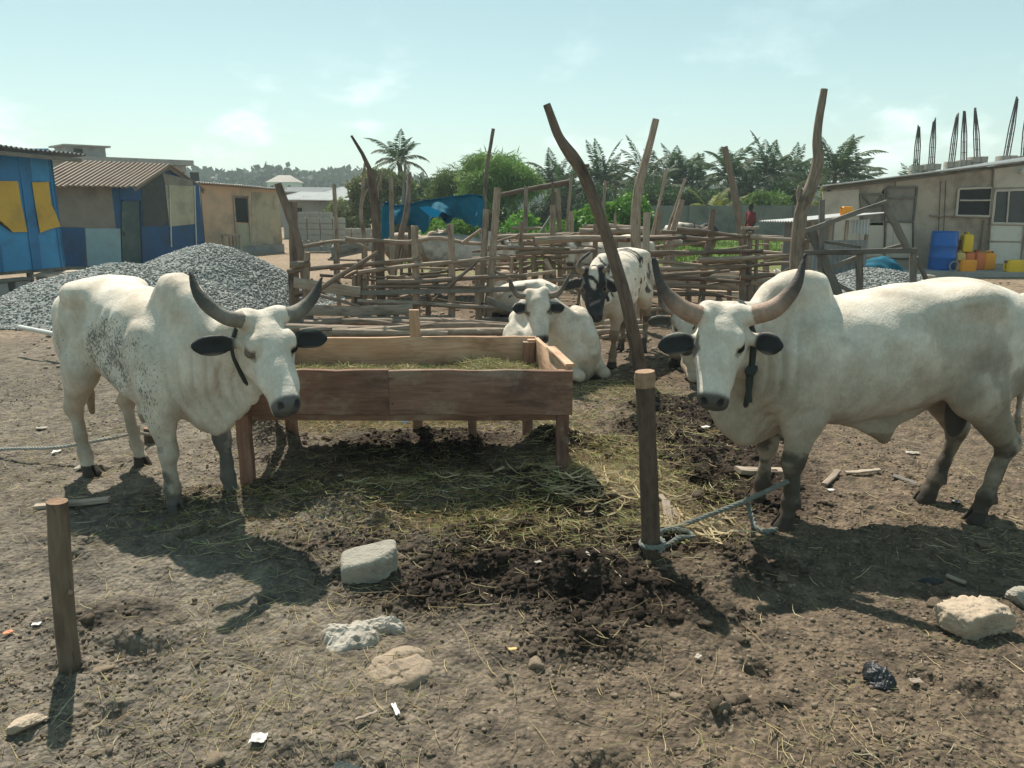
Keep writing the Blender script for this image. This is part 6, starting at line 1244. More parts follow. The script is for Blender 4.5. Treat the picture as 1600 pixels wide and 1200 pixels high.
# coconut palms
def palm_crown(seed, L=2.4, n=18, up=1.0, yellow=0.0):
    r = np.random.default_rng(seed); Vs = []; Qs = []; Cs = []; c = 0; b = MB()
    for i in range(n):
        a = i * 2.399 + r.normal() * .2; el = R(88 - 96 * ((i + .5) / n) ** .95) * up; l = L * (.85 + .45 * r.random()); m = 15; t = np.linspace(0, 1, m); bend = R(30 + 60 * r.random())
        th = el - bend * t ** 1.4; ds = l / (m - 1); hx_ = np.concatenate([[0], np.cumsum(np.cos(th[:-1]) * ds)]); hz_ = np.concatenate([[0], np.cumsum(np.sin(th[:-1]) * ds)])
        dv = np.array((math.cos(a), math.sin(a), 0)); lat = np.array((-math.sin(a), math.cos(a), 0)); pts = hx_[:, None] * dv + hz_[:, None] * UP; b.tube(pts, np.linspace(.03, .008, m), 4, 0)
        k = 58; u = np.linspace(.12, .99, k); pc = np.stack([np.interp(u, t, pts[:, j]) for j in range(3)], 1); tgv = np.stack([np.interp(u, t, np.gradient(pts[:, j])) for j in range(3)], 1); tgv /= np.linalg.norm(tgv, axis=1)[:, None]
        ll = .60 * np.sin(np.pi * (u * .82 + .16)) * (.85 + .3 * r.random(k)) * L / 2.4
        for s in (-1, 1):
            dirv = lat * s * .72 + tgv * .62 - UP * (.15 + .5 * r.random((k, 1))); dirv /= np.linalg.norm(dirv, axis=1)[:, None]; tip = pc + dirv * ll[:, None]; mid = pc + dirv * ll[:, None] * .5 + UP * .02; w_ = tgv * .030
            V = np.stack([pc - w_ * .6, mid - w_, tip, mid + w_], 1).reshape(-1, 3); Vs.append(V); Qs.append(np.arange(k * 4).reshape(-1, 4) + c); c += k * 4
            old = i / n; base = np.array((.045, .09, .028)) * (1 - old * .3) + np.array((.10, .085, .04)) * (old ** 3) * .8; base = base * (1 - yellow) + np.array((.24, .25, .03)) * yellow
            Cs.append(np.repeat(base * (.7 + .6 * r.random((k, 1))), 4, 0))
    return np.vstack(Vs), np.vstack(Qs), np.vstack(Cs), b
PALM = {}
def palm(px, pyt, Y, label, v, L=2.4, lean=0., rz=0., s=1.0, group='palms beyond the boundary wall'):
    zt = P(px, pyt, Y)[2]; zc = max(.4, zt - L * s * .78); c = PX(px, Y); t = empty('coconut_palm', tuple(c), 0, label, 'palm', group)
    if v not in PALM: 
        V, Q, C_, b = palm_crown(v, 2.4, (13 + (v * 5) % 9) if v < 90 else 13, 1.0 if v < 90 else .9, .75 if v >= 90 else 0); ob = b.build('midribs', plain_mat('palm_midrib', (.13, .13, .05)), None); PALM[v] = (raw_mesh('crown', V, [Q], None, C_, False), ob.data); bpy.data.objects.remove(ob)
        PALM[v][0].materials.append(M['leaf'])
    o = bpy.data.objects.new('crown', PALM[v][0]); C.objects.link(o); o.parent = t; o.location = (lean, 0, zc); o.rotation_euler = (0, 0, rz); o.scale = (s * L / 2.4,) * 3
    o2 = bpy.data.objects.new('midribs', PALM[v][1]); C.objects.link(o2); o2.parent = t; o2.location = (lean, 0, zc); o2.rotation_euler = (0, 0, rz); o2.scale = o.scale
    b = MB(); b.tube([(0, 0, -.1), (lean * .3, 0, zc * .5), (lean, 0, zc + .05)], [.2, .14, .12], 8, .12, 5, sub=12); b.build('trunk', [M['bark']], t); return t
for i, (px, py, Y, L, s, lb) in enumerate((
    (638, 210, 42, 1.9, .9, 'lone coconut palm above the blue tarpaulin'), (858, 248, 50, 2.3, .95, 'thin wind bent palm right behind the high beam'), (930, 236, 48, 2.3, 1.0, 'coconut palm crossed by the long leaning log'), (962, 253, 52, 2.2, .9, 'small palm in the gap between the two tall logs'),
    (1005, 230, 50, 2.5, 1.0, 'coconut palm directly behind the tall upright log'), (1045, 236, 52, 2.5, 1.0, 'dense palm just past the tall upright log'), (1082, 240, 50, 2.4, 1.0, 'palm above the leaning slim poles'), (1142, 224, 47, 2.5, 1.0, 'palm framing the bent log with the broken top'),
    (1197, 226, 50, 2.6, 1.0, 'broad palm above the man in the red shirt'), (1228, 240, 54, 2.4, .95, 'palm between the broad palm and the crooked trunk'), (1296, 213, 44, 2.6, 1.0, 'tallest palm rising behind the crooked trunk'), (1332, 236, 47, 2.4, .95, 'palm at the end of the plywood roof'), (1418, 258, 62, 2.2, .9, 'little palm top peeking over the plywood roof'),
    (1262, 248, 52, 2.3, .9, 'palm half hidden by the crooked trunk'), (1018, 262, 46, 2.2, .9, 'low drooping palm at the foot of the palm row'), (1170, 262, 46, 2.2, .9, 'low palm filling the row above the boundary wall'), (895, 268, 46, 2.2, .85, 'low ragged palm by the creeper'))):
    palm(px, py, Y, lb, (31, 32, 33, 34, 35, 36, 37)[(i * 3) % 7], L, (random.random() - .5) * .8, i * 1.9, s)
palm(1108, 292, 41, 'young yellow green palm just above the boundary wall', 91, 1.9, 0, .4, 1.0, None); palm(1285, 288, 42, 'pale young palm by the corner of the plywood building', 92, 1.8, 0, 1.4, .8, None)
# shrubs behind and along the wall, the creeper, bushes behind the tarpaulin
for i, (px, Y, wd, h, lb, base) in enumerate(((905, 45, 2.6, 2.6, 'dark shrub filling the gap beneath the bent palm', (.045, .07, .028)), (985, 44, 2.4, 2.7, 'dark shrub behind the creeper', (.05, .075, .03)), (1060, 44, 2.6, 2.8, 'dark shrub over the boundary wall by the slim poles', (.045, .075, .03)), (1130, 43.5, 2.4, 2.6, 'green shrub behind the young yellow palm', (.06, .09, .03)),
                                             (1190, 42, 1.9, 2.35, 'pale green shrub growing over the boundary wall', (.10, .14, .035)), (1235, 46, 2.8, 3.0, 'dark shrub beneath the palms near the crooked trunk', (.04, .07, .028)), (1330, 45, 3.2, 3.1, 'dark shrub behind the plywood building', (.04, .065, .03)), (850, 46, 2.0, 2.2, 'grey green shrub behind the high beam', (.06, .075, .045)))):
    tree('shrub', lb, PX(px, Y), rb(12, wd * .6, wd * .5, .4, h * .85, .5, .8, 60 + i), 5500, .26, base, 60 + i, .07, .3, .5, 'shrub')
tree('creeper', 'broad leaved bright green creeper heaped beside the long leaning log', PX(912, 27), rb(26, 2.6, 1.0, .1, 1.15, .35, .6, 81, .2), 9000, .15, (.095, .17, .03), 81, .05, .8, .2, 'creeper')
tree('creeper', 'bright green creeper on the near side of the tall upright log', PX(968, 27.5), rb(20, 1.6, 1.0, .1, 1.5, .35, .6, 82, .3), 7000, .15, (.10, .18, .03), 82, .05, .8, .2, 'creeper')
tree('bush', 'green bush behind the tarpaulin gap', PX(705, 27), rb(12, 1.5, .8, .1, .95, .3, .5, 83), 4500, .13, (.10, .16, .035), 83, .04, .6, .2, 'bush')
tree('bush', 'low green bush by the plank post of the high beam', PX(835, 26), rb(10, 1.3, .8, .1, .8, .3, .45, 84), 3800, .13, (.09, .16, .03), 84, .04, .6, .2, 'bush')
tree('bush', 'dark scrub at the foot of the feathery tree', PX(770, 29), rb(14, 2.2, .9, .1, 1.3, .4, .6, 85), 5000, .2, (.045, .075, .03), 85, .04, .4, .3, 'bush')
# far treeline on the rise
r = np.random.default_rng(5); n = 15000; x = r.uniform(-160, 170, n); y = r.uniform(212, 250, n); hgt = 3.2 + 5.5 * fbm(x * .09, y * .05, 7, 4) * (1 + .5 * vn(x * .35, y * .1, 3)); rise = 5.0 * sstep(120, 230, y) * sstep(10, -60, x)
hgt = np.where(x > 20, hgt * .8, hgt * .82); p = np.stack([x, y, rise + hgt * r.random(n) ** .55], 1); ton = (.6 + .8 * fbm(x * .2, y * .1, 9, 3))[:, None]
V, Q, C_ = leaf_cards(n, p, 1.5 + 1.3 * r.random(n), .8, 0, np.array((.055, .075, .04)) * ton, 4); o = link('treeline', raw_mesh('treeline', V, [Q], None, C_, False), M['leaf']); tag(o, 'hazy line of distant trees on the rise', 'treeline', None, 'stuff')
# grass beyond the pen
n = 26000; x = r.uniform(-4.5, 14.5, n); y = 21 + 17 * r.random(n) ** 1.2; keep = ((fbm(x * .6, y * .4, 17, 3) > .42) & (x > -3.5) & (x < 12.5 + (y - 24) * .1)); x, y = x[keep], y[keep]; n = len(x)
V, Q, C_ = leaf_cards(n, np.stack([x, y, np.full(n, -.01)], 1), .10 + .16 * r.random(n), .14, -1.6, np.array((.10, .17, .025)) * (.6 + .8 * r.random((n, 1))), 6); tag(link('grass', raw_mesh('grass', V, [Q], None, C_, False), M['leaf']), 'bright green grass beyond the pen', 'grass', None, 'stuff')

# ------------------------------------------------------------------ the man by the boundary wall
def person():
    Y = 26.; c = PX(1169, Y); hh = 1.70; F = Field((-.4, -.35, -.02), (.4, .35, 1.8), .018)
    for s in (-1, 1):
        F.union(cone((s * .09, 0, .90), (s * .10, -.02 * s, .50), .085, .06), .03); F.union(cone((s * .10, -.02 * s, .50), (s * .10, .02 * s, .09), .058, .04), .02); F.union(cone((s * .10, .02 * s, .05), (s * .12, -.15 + .02 * s, .03), .045, .035), .02)
        F.union(cone((s * .17, 0, 1.40), (s * .22, .02, 1.13), .058, .045), .03); F.union(cone((s * .22, .02, 1.13), (s * .19, -.10, .90), .042, .032), .02); F.union(ell((s * .185, -.12, .84), (.03, .035, .06)), .015)
        for f in range(4): F.union(cone((s * .185 - .02 + .013 * f, -.125, .80), (s * .185 - .02 + .013 * f, -.12, .755 + .01 * abs(f - 1.5)), .009, .008), .004)
    F.union(ell((0, 0, 1.22), (.165, .10, .26)), .03); F.union(ell((0, 0, .95), (.15, .105, .13)), .05); F.union(cone((0, 0, 1.44), (0, -.01, 1.54), .055, .05), .03); F.union(ell((0, -.015, 1.62), (.075, .095, .115)), .02); F.union(cone((0, -.10, 1.62), (0, -.115, 1.595), .012, .016), .01)
    for s in (-1, 1): F.union(ell((s * .078, 0, 1.61), (.012, .02, .032)), .008); F.carve(ell((s * .03, -.105, 1.635), (.014, .012, .008)), .01)
    V, Q = F.mesh(); z = V[:, 2]; col = np.tile((.055, .032, .022), (len(V), 1)); shirt = (z > .88) & (z < 1.47) & ~((np.abs(V[:, 0]) > .16) & (z < 1.12)); tr_ = (z <= .92) & (z > .12) & ~((np.abs(V[:, 0]) > .155) & (z > .7)); col[shirt] = (.20, .028, .03); col[tr_] = (.03, .03, .035); col[z < .08] = (.05, .04, .03); col[(z > 1.66) | ((z > 1.6) & (V[:, 1] > .03))] = (.012, .011, .01)
    o = link('person', raw_mesh('person', V, [Q], None, col), col_mat('clothed_figure', .8, .15, 20, 0)); o.location = tuple(c); o.rotation_euler = (0, 0, R(-70)); o.scale = (hh / 1.73,) * 3; tag(o, 'man in a dark red shirt standing by the boundary wall', 'person')
person()

# ------------------------------------------------------------------ stones, gravel, soil clods
def poly_rocks(n, pos, size, seed, sub=1, flat_=(1, 1, .7), col=None):
    """n small faceted stones in one mesh; pos n x 3, size n"""
    t = (1 + 5 ** .5) / 2; v = np.array([(-1, t, 0), (1, t, 0), (-1, -t, 0), (1, -t, 0), (0, -1, t), (0, 1, t), (0, -1, -t), (0, 1, -t), (t, 0, -1), (t, 0, 1), (-t, 0, -1), (-t, 0, 1)], float); v /= np.linalg.norm(v[0])
    f = [(0, 11, 5), (0, 5, 1), (0, 1, 7), (0, 7, 10), (0, 10, 11), (1, 5, 9), (5, 11, 4), (11, 10, 2), (10, 7, 6), (7, 1, 8), (3, 9, 4), (3, 4, 2), (3, 2, 6), (3, 6, 8), (3, 8, 9), (4, 9, 5), (2, 4, 11), (6, 2, 10), (8, 6, 7), (9, 8, 1)]
    for _ in range(sub):
        v = list(map(tuple, v)); mid = {}; nf = []
        def md(a, b):
            k = (min(a, b), max(a, b))
            if k not in mid: m = (np.array(v[a]) + np.array(v[b])) / 2; v.append(tuple(m / np.linalg.norm(m))); mid[k] = len(v) - 1
            return mid[k]
        for a, b, c in f: x, y, z = md(a, b), md(b, c), md(c, a); nf += [(a, x, z), (b, y, x), (c, z, y), (x, y, z)]
        v, f = np.array(v), nf
    v = np.array(v); f = np.array(f); r = np.random.default_rng(seed); m = len(v)
    pl = r.normal(size=(n, 9, 3)); pl /= np.linalg.norm(pl, axis=2)[..., None]; dd = .55 + .45 * r.random((n, 9))
    dots = np.einsum('npk,mk->npm', pl, v); rad = np.min(np.where(dots > .05, dd[..., None] / np.maximum(dots, .05), 9), 1); rad = np.minimum(rad, 1.25) * (1 + .12 * (r.random((n, m)) - .5))
    sc_ = size[:, None] * np.array(flat_) * (.75 + .5 * r.random((n, 3))); V = v[None] * rad[..., None] * sc_[:, None]; a = r.random(n) * 6.28; ca, sa = np.cos(a)[:, None], np.sin(a)[:, None]; V = np.stack([V[..., 0] * ca - V[..., 1] * sa, V[..., 0] * sa + V[..., 1] * ca, V[..., 2]], -1) + pos[:, None]
    T = (f[None] + (np.arange(n) * m)[:, None, None]).reshape(-1, 3); return V.reshape(-1, 3), T, (np.repeat(col, m, 0) if col is not None else None)
def boulder(name, label, cat, c, r, mat, seed, rough=.06, rz=0.):
    V, T, _ = poly_rocks(1, np.zeros((1, 3)), np.array([1.]), seed, 4, (1, 1, 1)); V /= np.abs(V).max(0); nz = fbm(V[:, 0] * 3 + seed, V[:, 1] * 3 + V[:, 2] * 2, seed, 4) - .5; V *= (1 + nz * rough * 4)[:, None]; V *= np.array(r)
    o = link(name, raw_mesh(name, V, [T], V[:, :2].copy()), mat); o.location = tuple(c); o.rotation_euler = (0, 0, rz); return tag(o, label, cat)
def gravel(name, label, cx, cy, rx, ry, h, n, seed, size=.022, p=1.15):
    xs = np.linspace(-1.15, 1.15, 190); X, Y = np.meshgrid(xs, xs, indexing='ij'); wx, wy = cx + X * rx, cy + Y * ry
    rr = np.hypot(X + .18 * (fbm(wx * .9, wy * .9, seed, 3) - .5), Y + .18 * (fbm(wx * .9 + 5, wy * .9, seed, 3) - .5)); hf = lambda q: h * np.clip(1 - q, 0, 1) ** p * (1 + .35 * np.exp(-(q / .3) ** 2) * 0)
    hf = lambda q: h * np.clip(1 - np.clip(q, 0, 1) ** 1.7, 0, 1) ** p
    st = worley(wx * 26, wy * 26, seed); Z = hf(rr) + .012 * (.6 - st) * (rr < 1) + .05 * (fbm(wx * 2.2, wy * 2.2, seed + 2, 3) - .5) * (rr < .97) - .04 * sstep(.9, 1.1, rr)
    cid = h2(np.floor(wx * 17), np.floor(wy * 17), seed); tone = (.55 + .6 * fbm(wx * 30, wy * 30, seed + 4, 2) + .3 * (cid - .5))[..., None]; col = np.array((.265, .27, .25)) * tone
    b = 190; ii, jj = np.meshgrid(np.arange(b - 1), np.arange(b - 1), indexing='ij'); k = ii * b + jj; Q = np.stack([k, k + b, k + b + 1, k + 1], -1).reshape(-1, 4)
    V = np.stack([wx, wy, Z], -1).reshape(-1, 3); r = np.random.default_rng(seed); qa = r.random(n) * 6.283; qr = np.sqrt(r.random(n)) * 1.1; sx, sy = qr * np.cos(qa), qr * np.sin(qa)
    ix = np.clip(((sx + 1.15) / 2.3 * 189).astype(int), 0, 189); iy = np.clip(((sy + 1.15) / 2.3 * 189).astype(int), 0, 189); sz = size * (.5 + r.random(n)); pos = np.stack([cx + sx * rx, cy + sy * ry, np.maximum(Z[ix, iy], 0) + sz * .25], 1)
    sc_ = np.array((.335, .34, .315)) * (.45 + 1.25 * r.random((n, 1)) ** 1.8); V2, T2, C2 = poly_rocks(n, pos, sz, seed + 9, 0, (1, 1, .75), sc_)
    me = raw_mesh(name, np.vstack([V, V2]), [Q, T2 + len(V)], None, np.vstack([col.reshape(-1, 3), C2]), False); o = link(name, me, col_mat(name + '_stone', .9, .25, 30, .3, 80)); return tag(o, label, 'gravel', None, 'stuff')
c = PX(322, 13.6); gravel('gravel_heap', 'big heap of blue grey gravel behind the flecked bull', c[0] + .05, c[1], 2.15, 1.9, .98, 20000, 3, .017)
c = PX(185, 12.3); gravel('gravel_spread', 'low spread of grey gravel in front of the blue shed', c[0] + .1, c[1], 2.35, 1.8, .74, 20000, 4, .017)
c = PX(1356, 14.2); gravel('gravel_mound', 'low grey gravel mound behind the timber frame', c[0] + .1, c[1], 1.75, 1.2, .50, 10000, 5, .018)

def fan_points(n, r, ymin, ymax, half=37, pw=1.0):
    d = ymin + (ymax - ymin) * r.random(n) ** pw; a = np.radians(r.uniform(-half, half, n)); return d * np.tan(a), d
r = np.random.default_rng(77)
def gcol(x, y, r, base=(.165, .128, .092), dark=(.028, .020, .015)):
    dm = dungmask(x, y)[:, None]; n = len(x); return (np.array(base) * (1 - dm) + np.array(dark) * dm) * (.6 + .8 * r.random((n, 1)))
n = 60000; x, y = fan_points(n, r, 1.7, 7.5, 38, 1.15); w_ = fbm(x * 1.6, y * 1.6, 23, 4); dm = dungmask(x, y); keep = r.random(n) < np.clip((w_ - .34) * 3.2 + dm * .6, .05, 1); x, y = x[keep], y[keep]; n = len(x); dm = dungmask(x, y)
sz = (.003 + .009 * r.random(n) ** 3.0) * (1 + .7 * dm); V, T, C_ = poly_rocks(n, np.stack([x, y, gz(x, y) + sz * .15], 1), sz, 78, 0, (1, 1, .7), gcol(x, y, r)); tag(link('soil_clods', raw_mesh('soil_clods', V, [T], None, C_, False), M['clod']), 'crumbly clods scattered over the soil', 'soil', None, 'stuff')
n = 2600; x, y = fan_points(n, r, 1.9, 6.5, 38, 1.1); dm = dungmask(x, y); keep = r.random(n) < .03 + dm; x, y = x[keep], y[keep]; n = len(x); sz = .012 + .022 * r.random(n) ** 2
V, T, C_ = poly_rocks(n, np.stack([x, y, gz(x, y) + sz * .1], 1), sz, 79, 2, (1, 1, .65), gcol(x, y, r)); rn = (fbm(V[:, 0] * 70, V[:, 1] * 70 + V[:, 2] * 50, 3, 3) - .5) * .012; V = V + rn[:, None] * np.array((.5, .5, 1)); tag(link('dung_lumps', raw_mesh('dung_lumps', V, [T], None, C_, True), M['clod']), 'dark lumps of trampled dung and mud', 'dung', None, 'stuff')
n = 3000; x, y = fan_points(n, r, 7.5, 17, 33); sz = .012 + .03 * r.random(n) ** 2; V, T, C_ = poly_rocks(n, np.stack([x, y, gz(x, y) + sz * .2], 1), sz, 80, 0, (1, 1, .6), np.array((.26, .21, .16)) * (.4 + 1.0 * r.random((n, 1)))); tag(link('yard_pebbles', raw_mesh('yard_pebbles', V, [T], None, C_, False), M['clod']), 'pebbles and chips scattered over the yard and pen', 'pebbles', None, 'stuff')

# ------------------------------------------------------------------ straw and hay
def strands(n, x, y, z, L, wd, cols, r, lift=.25, curl=.5, segs=4, dirs=None):
    a = r.random(n) * 6.283 if dirs is None else dirs; el = r.normal(size=n) * lift; t = np.linspace(-.5, .5, segs + 1); da = r.normal(size=n) * curl; de = r.normal(size=n) * lift * .8
    ang = a[:, None] + da[:, None] * (t[None] + .0) * 2; e = el[:, None] + de[:, None] * t[None] * 2; stp = np.stack([np.cos(ang) * np.cos(e), np.sin(ang) * np.cos(e), np.sin(e)], -1) * (L / segs)[:, None, None]
    P_ = np.cumsum(stp, 1); P_ = P_ - P_.mean(1, keepdims=True); P_[..., 2] = np.abs(P_[..., 2]); P_ = P_ + np.stack([x, y, z], 1)[:, None]
    s = np.stack([-np.sin(ang), np.cos(ang), np.zeros_like(ang)], -1) * .7 + np.array((0, 0, .7)) * np.sign(r.normal(size=n))[:, None, None]; w_ = (wd[:, None] * (1 - .55 * np.abs(t[None] * 2) ** 2))[..., None] * s * .5
    V = np.stack([P_ - w_, P_ + w_], 2).reshape(-1, 3); m = (segs + 1) * 2; k = np.arange(segs) * 2; Q = np.stack([k, k + 2, k + 3, k + 1], 1); Q = (Q[None] + (np.arange(n) * m)[:, None, None]).reshape(-1, 4); return V, Q, np.repeat(cols, m, 0)
def strawcol(n, r, green=.3):
    pal = np.array(((.46, .37, .20), (.38, .29, .15), (.30, .23, .13), (.20, .22, .075), (.27, .28, .10), (.50, .43, .27))); w_ = np.array((.22, .22, .26, .15 * green * 3, .15 * green * 3, .1)); k = r.choice(6, n, p=w_ / w_.sum()); return pal[k] * (.55 + .7 * r.random((n, 1)))
def stuff(nm, lb, cat, V, Q, C_): tag(link(nm, raw_mesh(nm, V, [Q], None, C_, True), M['straw']), lb, cat, None, 'stuff')
n = 46000; x, y = fan_points(n, r, 1.8, 8.5, 38, .95); w_ = fbm(x * 1.1, y * 1.1, 51, 4) + .12 * sstep(.3, -1.2, x); keep = r.random(n) < np.clip((w_ - .36) * 3.4, .06, 1) * .85 * (1 - .5 * dungmask(x, y)); x, y = x[keep], y[keep]; n = len(x); L = .02 + .10 * r.random(n) ** 2.0
stuff('straw_litter', 'dry straw and stalks strewn over the soil', 'straw', *strands(n, x, y, gz(x, y) + .004, L, .0013 + .0019 * r.random(n), strawcol(n, r, .06) * 1.15, r, .12, .18))
n = 2600; x, y = fan_points(n, r, 1.9, 6, 38, .8); keep = (x < .6 + .6 * r.random(n)) | (r.random(n) < .3); x, y = x[keep], y[keep]; n = len(x); stuff('stalks', 'long pale stalks lying on the soil', 'straw', *strands(n, x, y, gz(x, y) + .008, .07 + .17 * r.random(n) ** 1.5, .0016 + .0022 * r.random(n), strawcol(n, r, .03) * 1.1, r, .12, .32, 5))
# hay trampled round the trough
HAY = [gb(930, 720, .42, .35, 1), gb(880, 800, .6, .22, 1), gb(760, 810, .6, .2, 1.1), gb(640, 815, .45, .15, .8), gb(960, 770, .5, .3, 1), gb(600, 790, .8, .22, .7), gb(500, 790, .4, .2, .5), gb(640, 655, 1.3, .3, .7), gb(520, 660, .7, .3, .8), gb(1040, 830, .3, .2, .7), gb(840, 850, .5, .16, .7), gb(700, 740, 1.0, .4, .28), gb(960, 610, .4, .5, .45), gb(420, 800, .5, .3, .45), gb(1070, 800, .25, .2, .5), gb(1110, 690, .3, .4, .15)]
n = 150000; x = r.uniform(-2.2, 1.5, n); y = r.uniform(3.0, 7.2, n); m = dist_ell(x, y, HAY) * (.25 + 1.3 * fbm(x * 2.2, y * 2.2, 99, 4)); keep = r.random(n) < m * .50; x, y, m = x[keep], y[keep], m[keep]; n = len(x); gt = sstep(-.1, .6, x)
col = strawcol(n, r, .55) * 1.2; brown = (r.random(n) < .35 * (1 - gt) + .1)[:, None]; col = np.where(brown, col * np.array((.62, .52, .5)), col); stuff('trampled_hay', 'green and yellow hay trampled round the trough', 'hay', *strands(n, x, y, gz(x, y) + .004 + .035 * m * r.random(n), .04 + .13 * r.random(n) ** 1.4, .0022 + .0028 * r.random(n), col, r, .28, .45))
n = 240; x = np.concatenate([r.normal(G(930, 790)[0], .28, n // 2), r.normal(G(1060, 830)[0], .15, n // 2)]); y = np.concatenate([r.normal(G(930, 790)[1], .16, n // 2), r.normal(G(1060, 830)[1], .12, n // 2)]); stuff('maize_stalks', 'broad pale stalk strips in the hay beside the stake', 'straw', *strands(n, x, y, gz(x, y) + .02, .08 + .18 * r.random(n), .004 + .008 * r.random(n), np.array((.55, .44, .26)) * (.6 + .6 * r.random((n, 1))), r, .2, .25))
n = 9000; u, v = r.random(n), r.random(n); q = FL[None] * ((1 - u) * (1 - v))[:, None] + FR[None] * (u * (1 - v))[:, None] + BL[None] * ((1 - u) * v)[:, None] + BR[None] * (u * v)[:, None]; hz_ = .505 + .05 * fbm(q[:, 0] * 3, q[:, 1] * 3, 8, 3) + .03 * r.random(n) + .05 * (1 - v) + .05 * np.exp(-((u - .80) / .09) ** 2)
k_ = (u > .03) & (u < .97) & (v > .06) & (v < .94); q = q[k_]; hz_ = hz_[k_]; n = len(q); stuff('trough_hay', 'fresh green hay lying in the trough', 'hay', *strands(n, q[:, 0], q[:, 1], hz_, .05 + .12 * r.random(n), .0025 + .0035 * r.random(n), strawcol(n, r, .9), r, .3, .7))
g = np.array([[FL * (1 - i) * (1 - j) + FR * i * (1 - j) + BL * (1 - i) * j + BR * i * j for j in np.linspace(.03, .97, 24)] for i in np.linspace(.02, .98, 60)]); g[..., 2] = .50 + .05 * fbm(g[..., 0] * 4, g[..., 1] * 4, 8, 3) + .04 * np.linspace(1, 0, 24)[None]; b = MB(); b.quadsheet(g[:, ::-1][:, ::-1]); o = b.build('hay_bed', plain_mat('packed_hay', (.13, .125, .05), .95, .5, 30, 1.0, 90)); tag(o, 'packed bed of hay under the fresh hay in the trough', 'hay', None, 'stuff')

# ------------------------------------------------------------------ rocks, sacks and litter in front
def on(px, py, dz=0.): return gr(px, py, dz)
F = Field((-.16, -.1, -.09), (.16, .1, .09), .0045)
V, T, _ = poly_rocks(1, np.zeros((1, 3)), np.array([1.]), 14, 5, (1, 1, 1)); V /= np.linalg.norm(V, axis=1)[:, None]; V = V / (np.abs(V) ** 7).sum(1)[:, None] ** (1 / 7); V *= (1 + .10 * (fbm(V[:, 0] * 2.5 + V[:, 2], V[:, 1] * 2.5 - V[:, 2] * 2, 14, 5) - .5) - .16 * sstep(1.2, 1.9, V[:, 0] - V[:, 1] + V[:, 2] * .3))[:, None]; V *= np.array((.125, .075, .07)); V[:, 2] += V[:, 0] * .18
o = link('broken_block', raw_mesh('broken_block', V, [T], V[:, :2].copy()), M['lump']); o.location = tuple(on(578, 903, .045)); o.rotation_euler = (R(12), 0, .22); tag(o, 'chunk of broken pale concrete block lying on dark dung', 'concrete')
boulder('rock', 'large pale brown rock on the bare soil below the big bull', 'rock', on(1522, 985, .035), (.145, .10, .082), M['stone'], 4, .06, -.3)
boulder('rock', 'smaller grey rock cut by the picture edge beyond the large pale rock', 'rock', on(1600, 945, .03), (.07, .06, .055), M['lump'], 7, .05)
boulder('flat_stone', 'flat angular pinkish stone in the near corner below the plain stake', 'stone', on(38, 1132, .012), (.075, .045, .022), M['stone'], 21, .03, .6)
boulder('stone', 'small pale stone under the neck of the big bull', 'stone', on(1226, 690, .03), (.06, .05, .05), M['lump'], 9, .05)
def crumple(name, label, cat, c, r, mat, seed, amp=.16, fr=2.6, rz=0., fold=.1):
    """a limp crumpled bag: closed skin with sharp creases"""
    V, T, _ = poly_rocks(1, np.zeros((1, 3)), np.array([1.]), seed, 5, (1, 1, 1)); V /= np.linalg.norm(V, axis=1)[:, None]; x, y, z = V.T; out = 1 + .28 * (fbm(np.cos(np.arctan2(y, x)) * 1.6 + seed, np.sin(np.arctan2(y, x)) * 1.6, seed, 3) - .5) * 2
    rid = lambda a, b, s_: 1 - np.abs(fbm(a, b, s_, 4) - .5) * 4
    d = amp * (rid(x * fr + y * .8 + seed, z * fr * .7 + y * fr * .9, seed) * .6 + rid(x * fr * 2.3 - y + 4, y * fr * 1.8 + z * 2, seed + 3) * .35 + (fbm(x * 7, y * 7 + z * 6, seed + 6, 3) - .5) * .5) + fold * np.sin(3.0 * (x * .6 + y) + 2 * np.sin(2 * y + seed)) * (z > 0)
    V[:, :2] *= (out * (1 + d * .35))[:, None]; V[:, 2] *= np.where(z > 0, 1 + 2.2 * d, .6); V *= np.array(r)
    o = link(name, raw_mesh(name, V, [T], V[:, :2].copy()), mat); o.location = tuple(c); o.rotation_euler = (0, 0, rz); return tag(o, label, cat)
def scrap(label, px, py, w_, l_, mat, name='plastic_scrap', cat='litter', seed=0, rz=0.):
    c = on(px, py, .012); r2 = np.random.default_rng(seed + int(px)); u = np.linspace(-.5, .5, 12); U_, V_ = np.meshgrid(u, u, indexing='ij'); k = 1 + .5 * (fbm(np.arctan2(U_, V_) * 1.5 + seed, U_ * 0 + px, seed, 2) - .5); X, Y = U_ * w_ * k, V_ * l_ * k; Z = .35 * min(w_, l_) * (fbm(U_ * 3.5 + seed, V_ * 3.5, seed + int(py), 3) - .3)
    g = np.stack([c[0] + X * math.cos(rz) - Y * math.sin(rz), c[1] + X * math.sin(rz) + Y * math.cos(rz), c[2] + np.maximum(Z, -.01)], -1); b = MB(c); b.quadsheet(g, .0016); return tag(b.build(name, mat), label, cat)
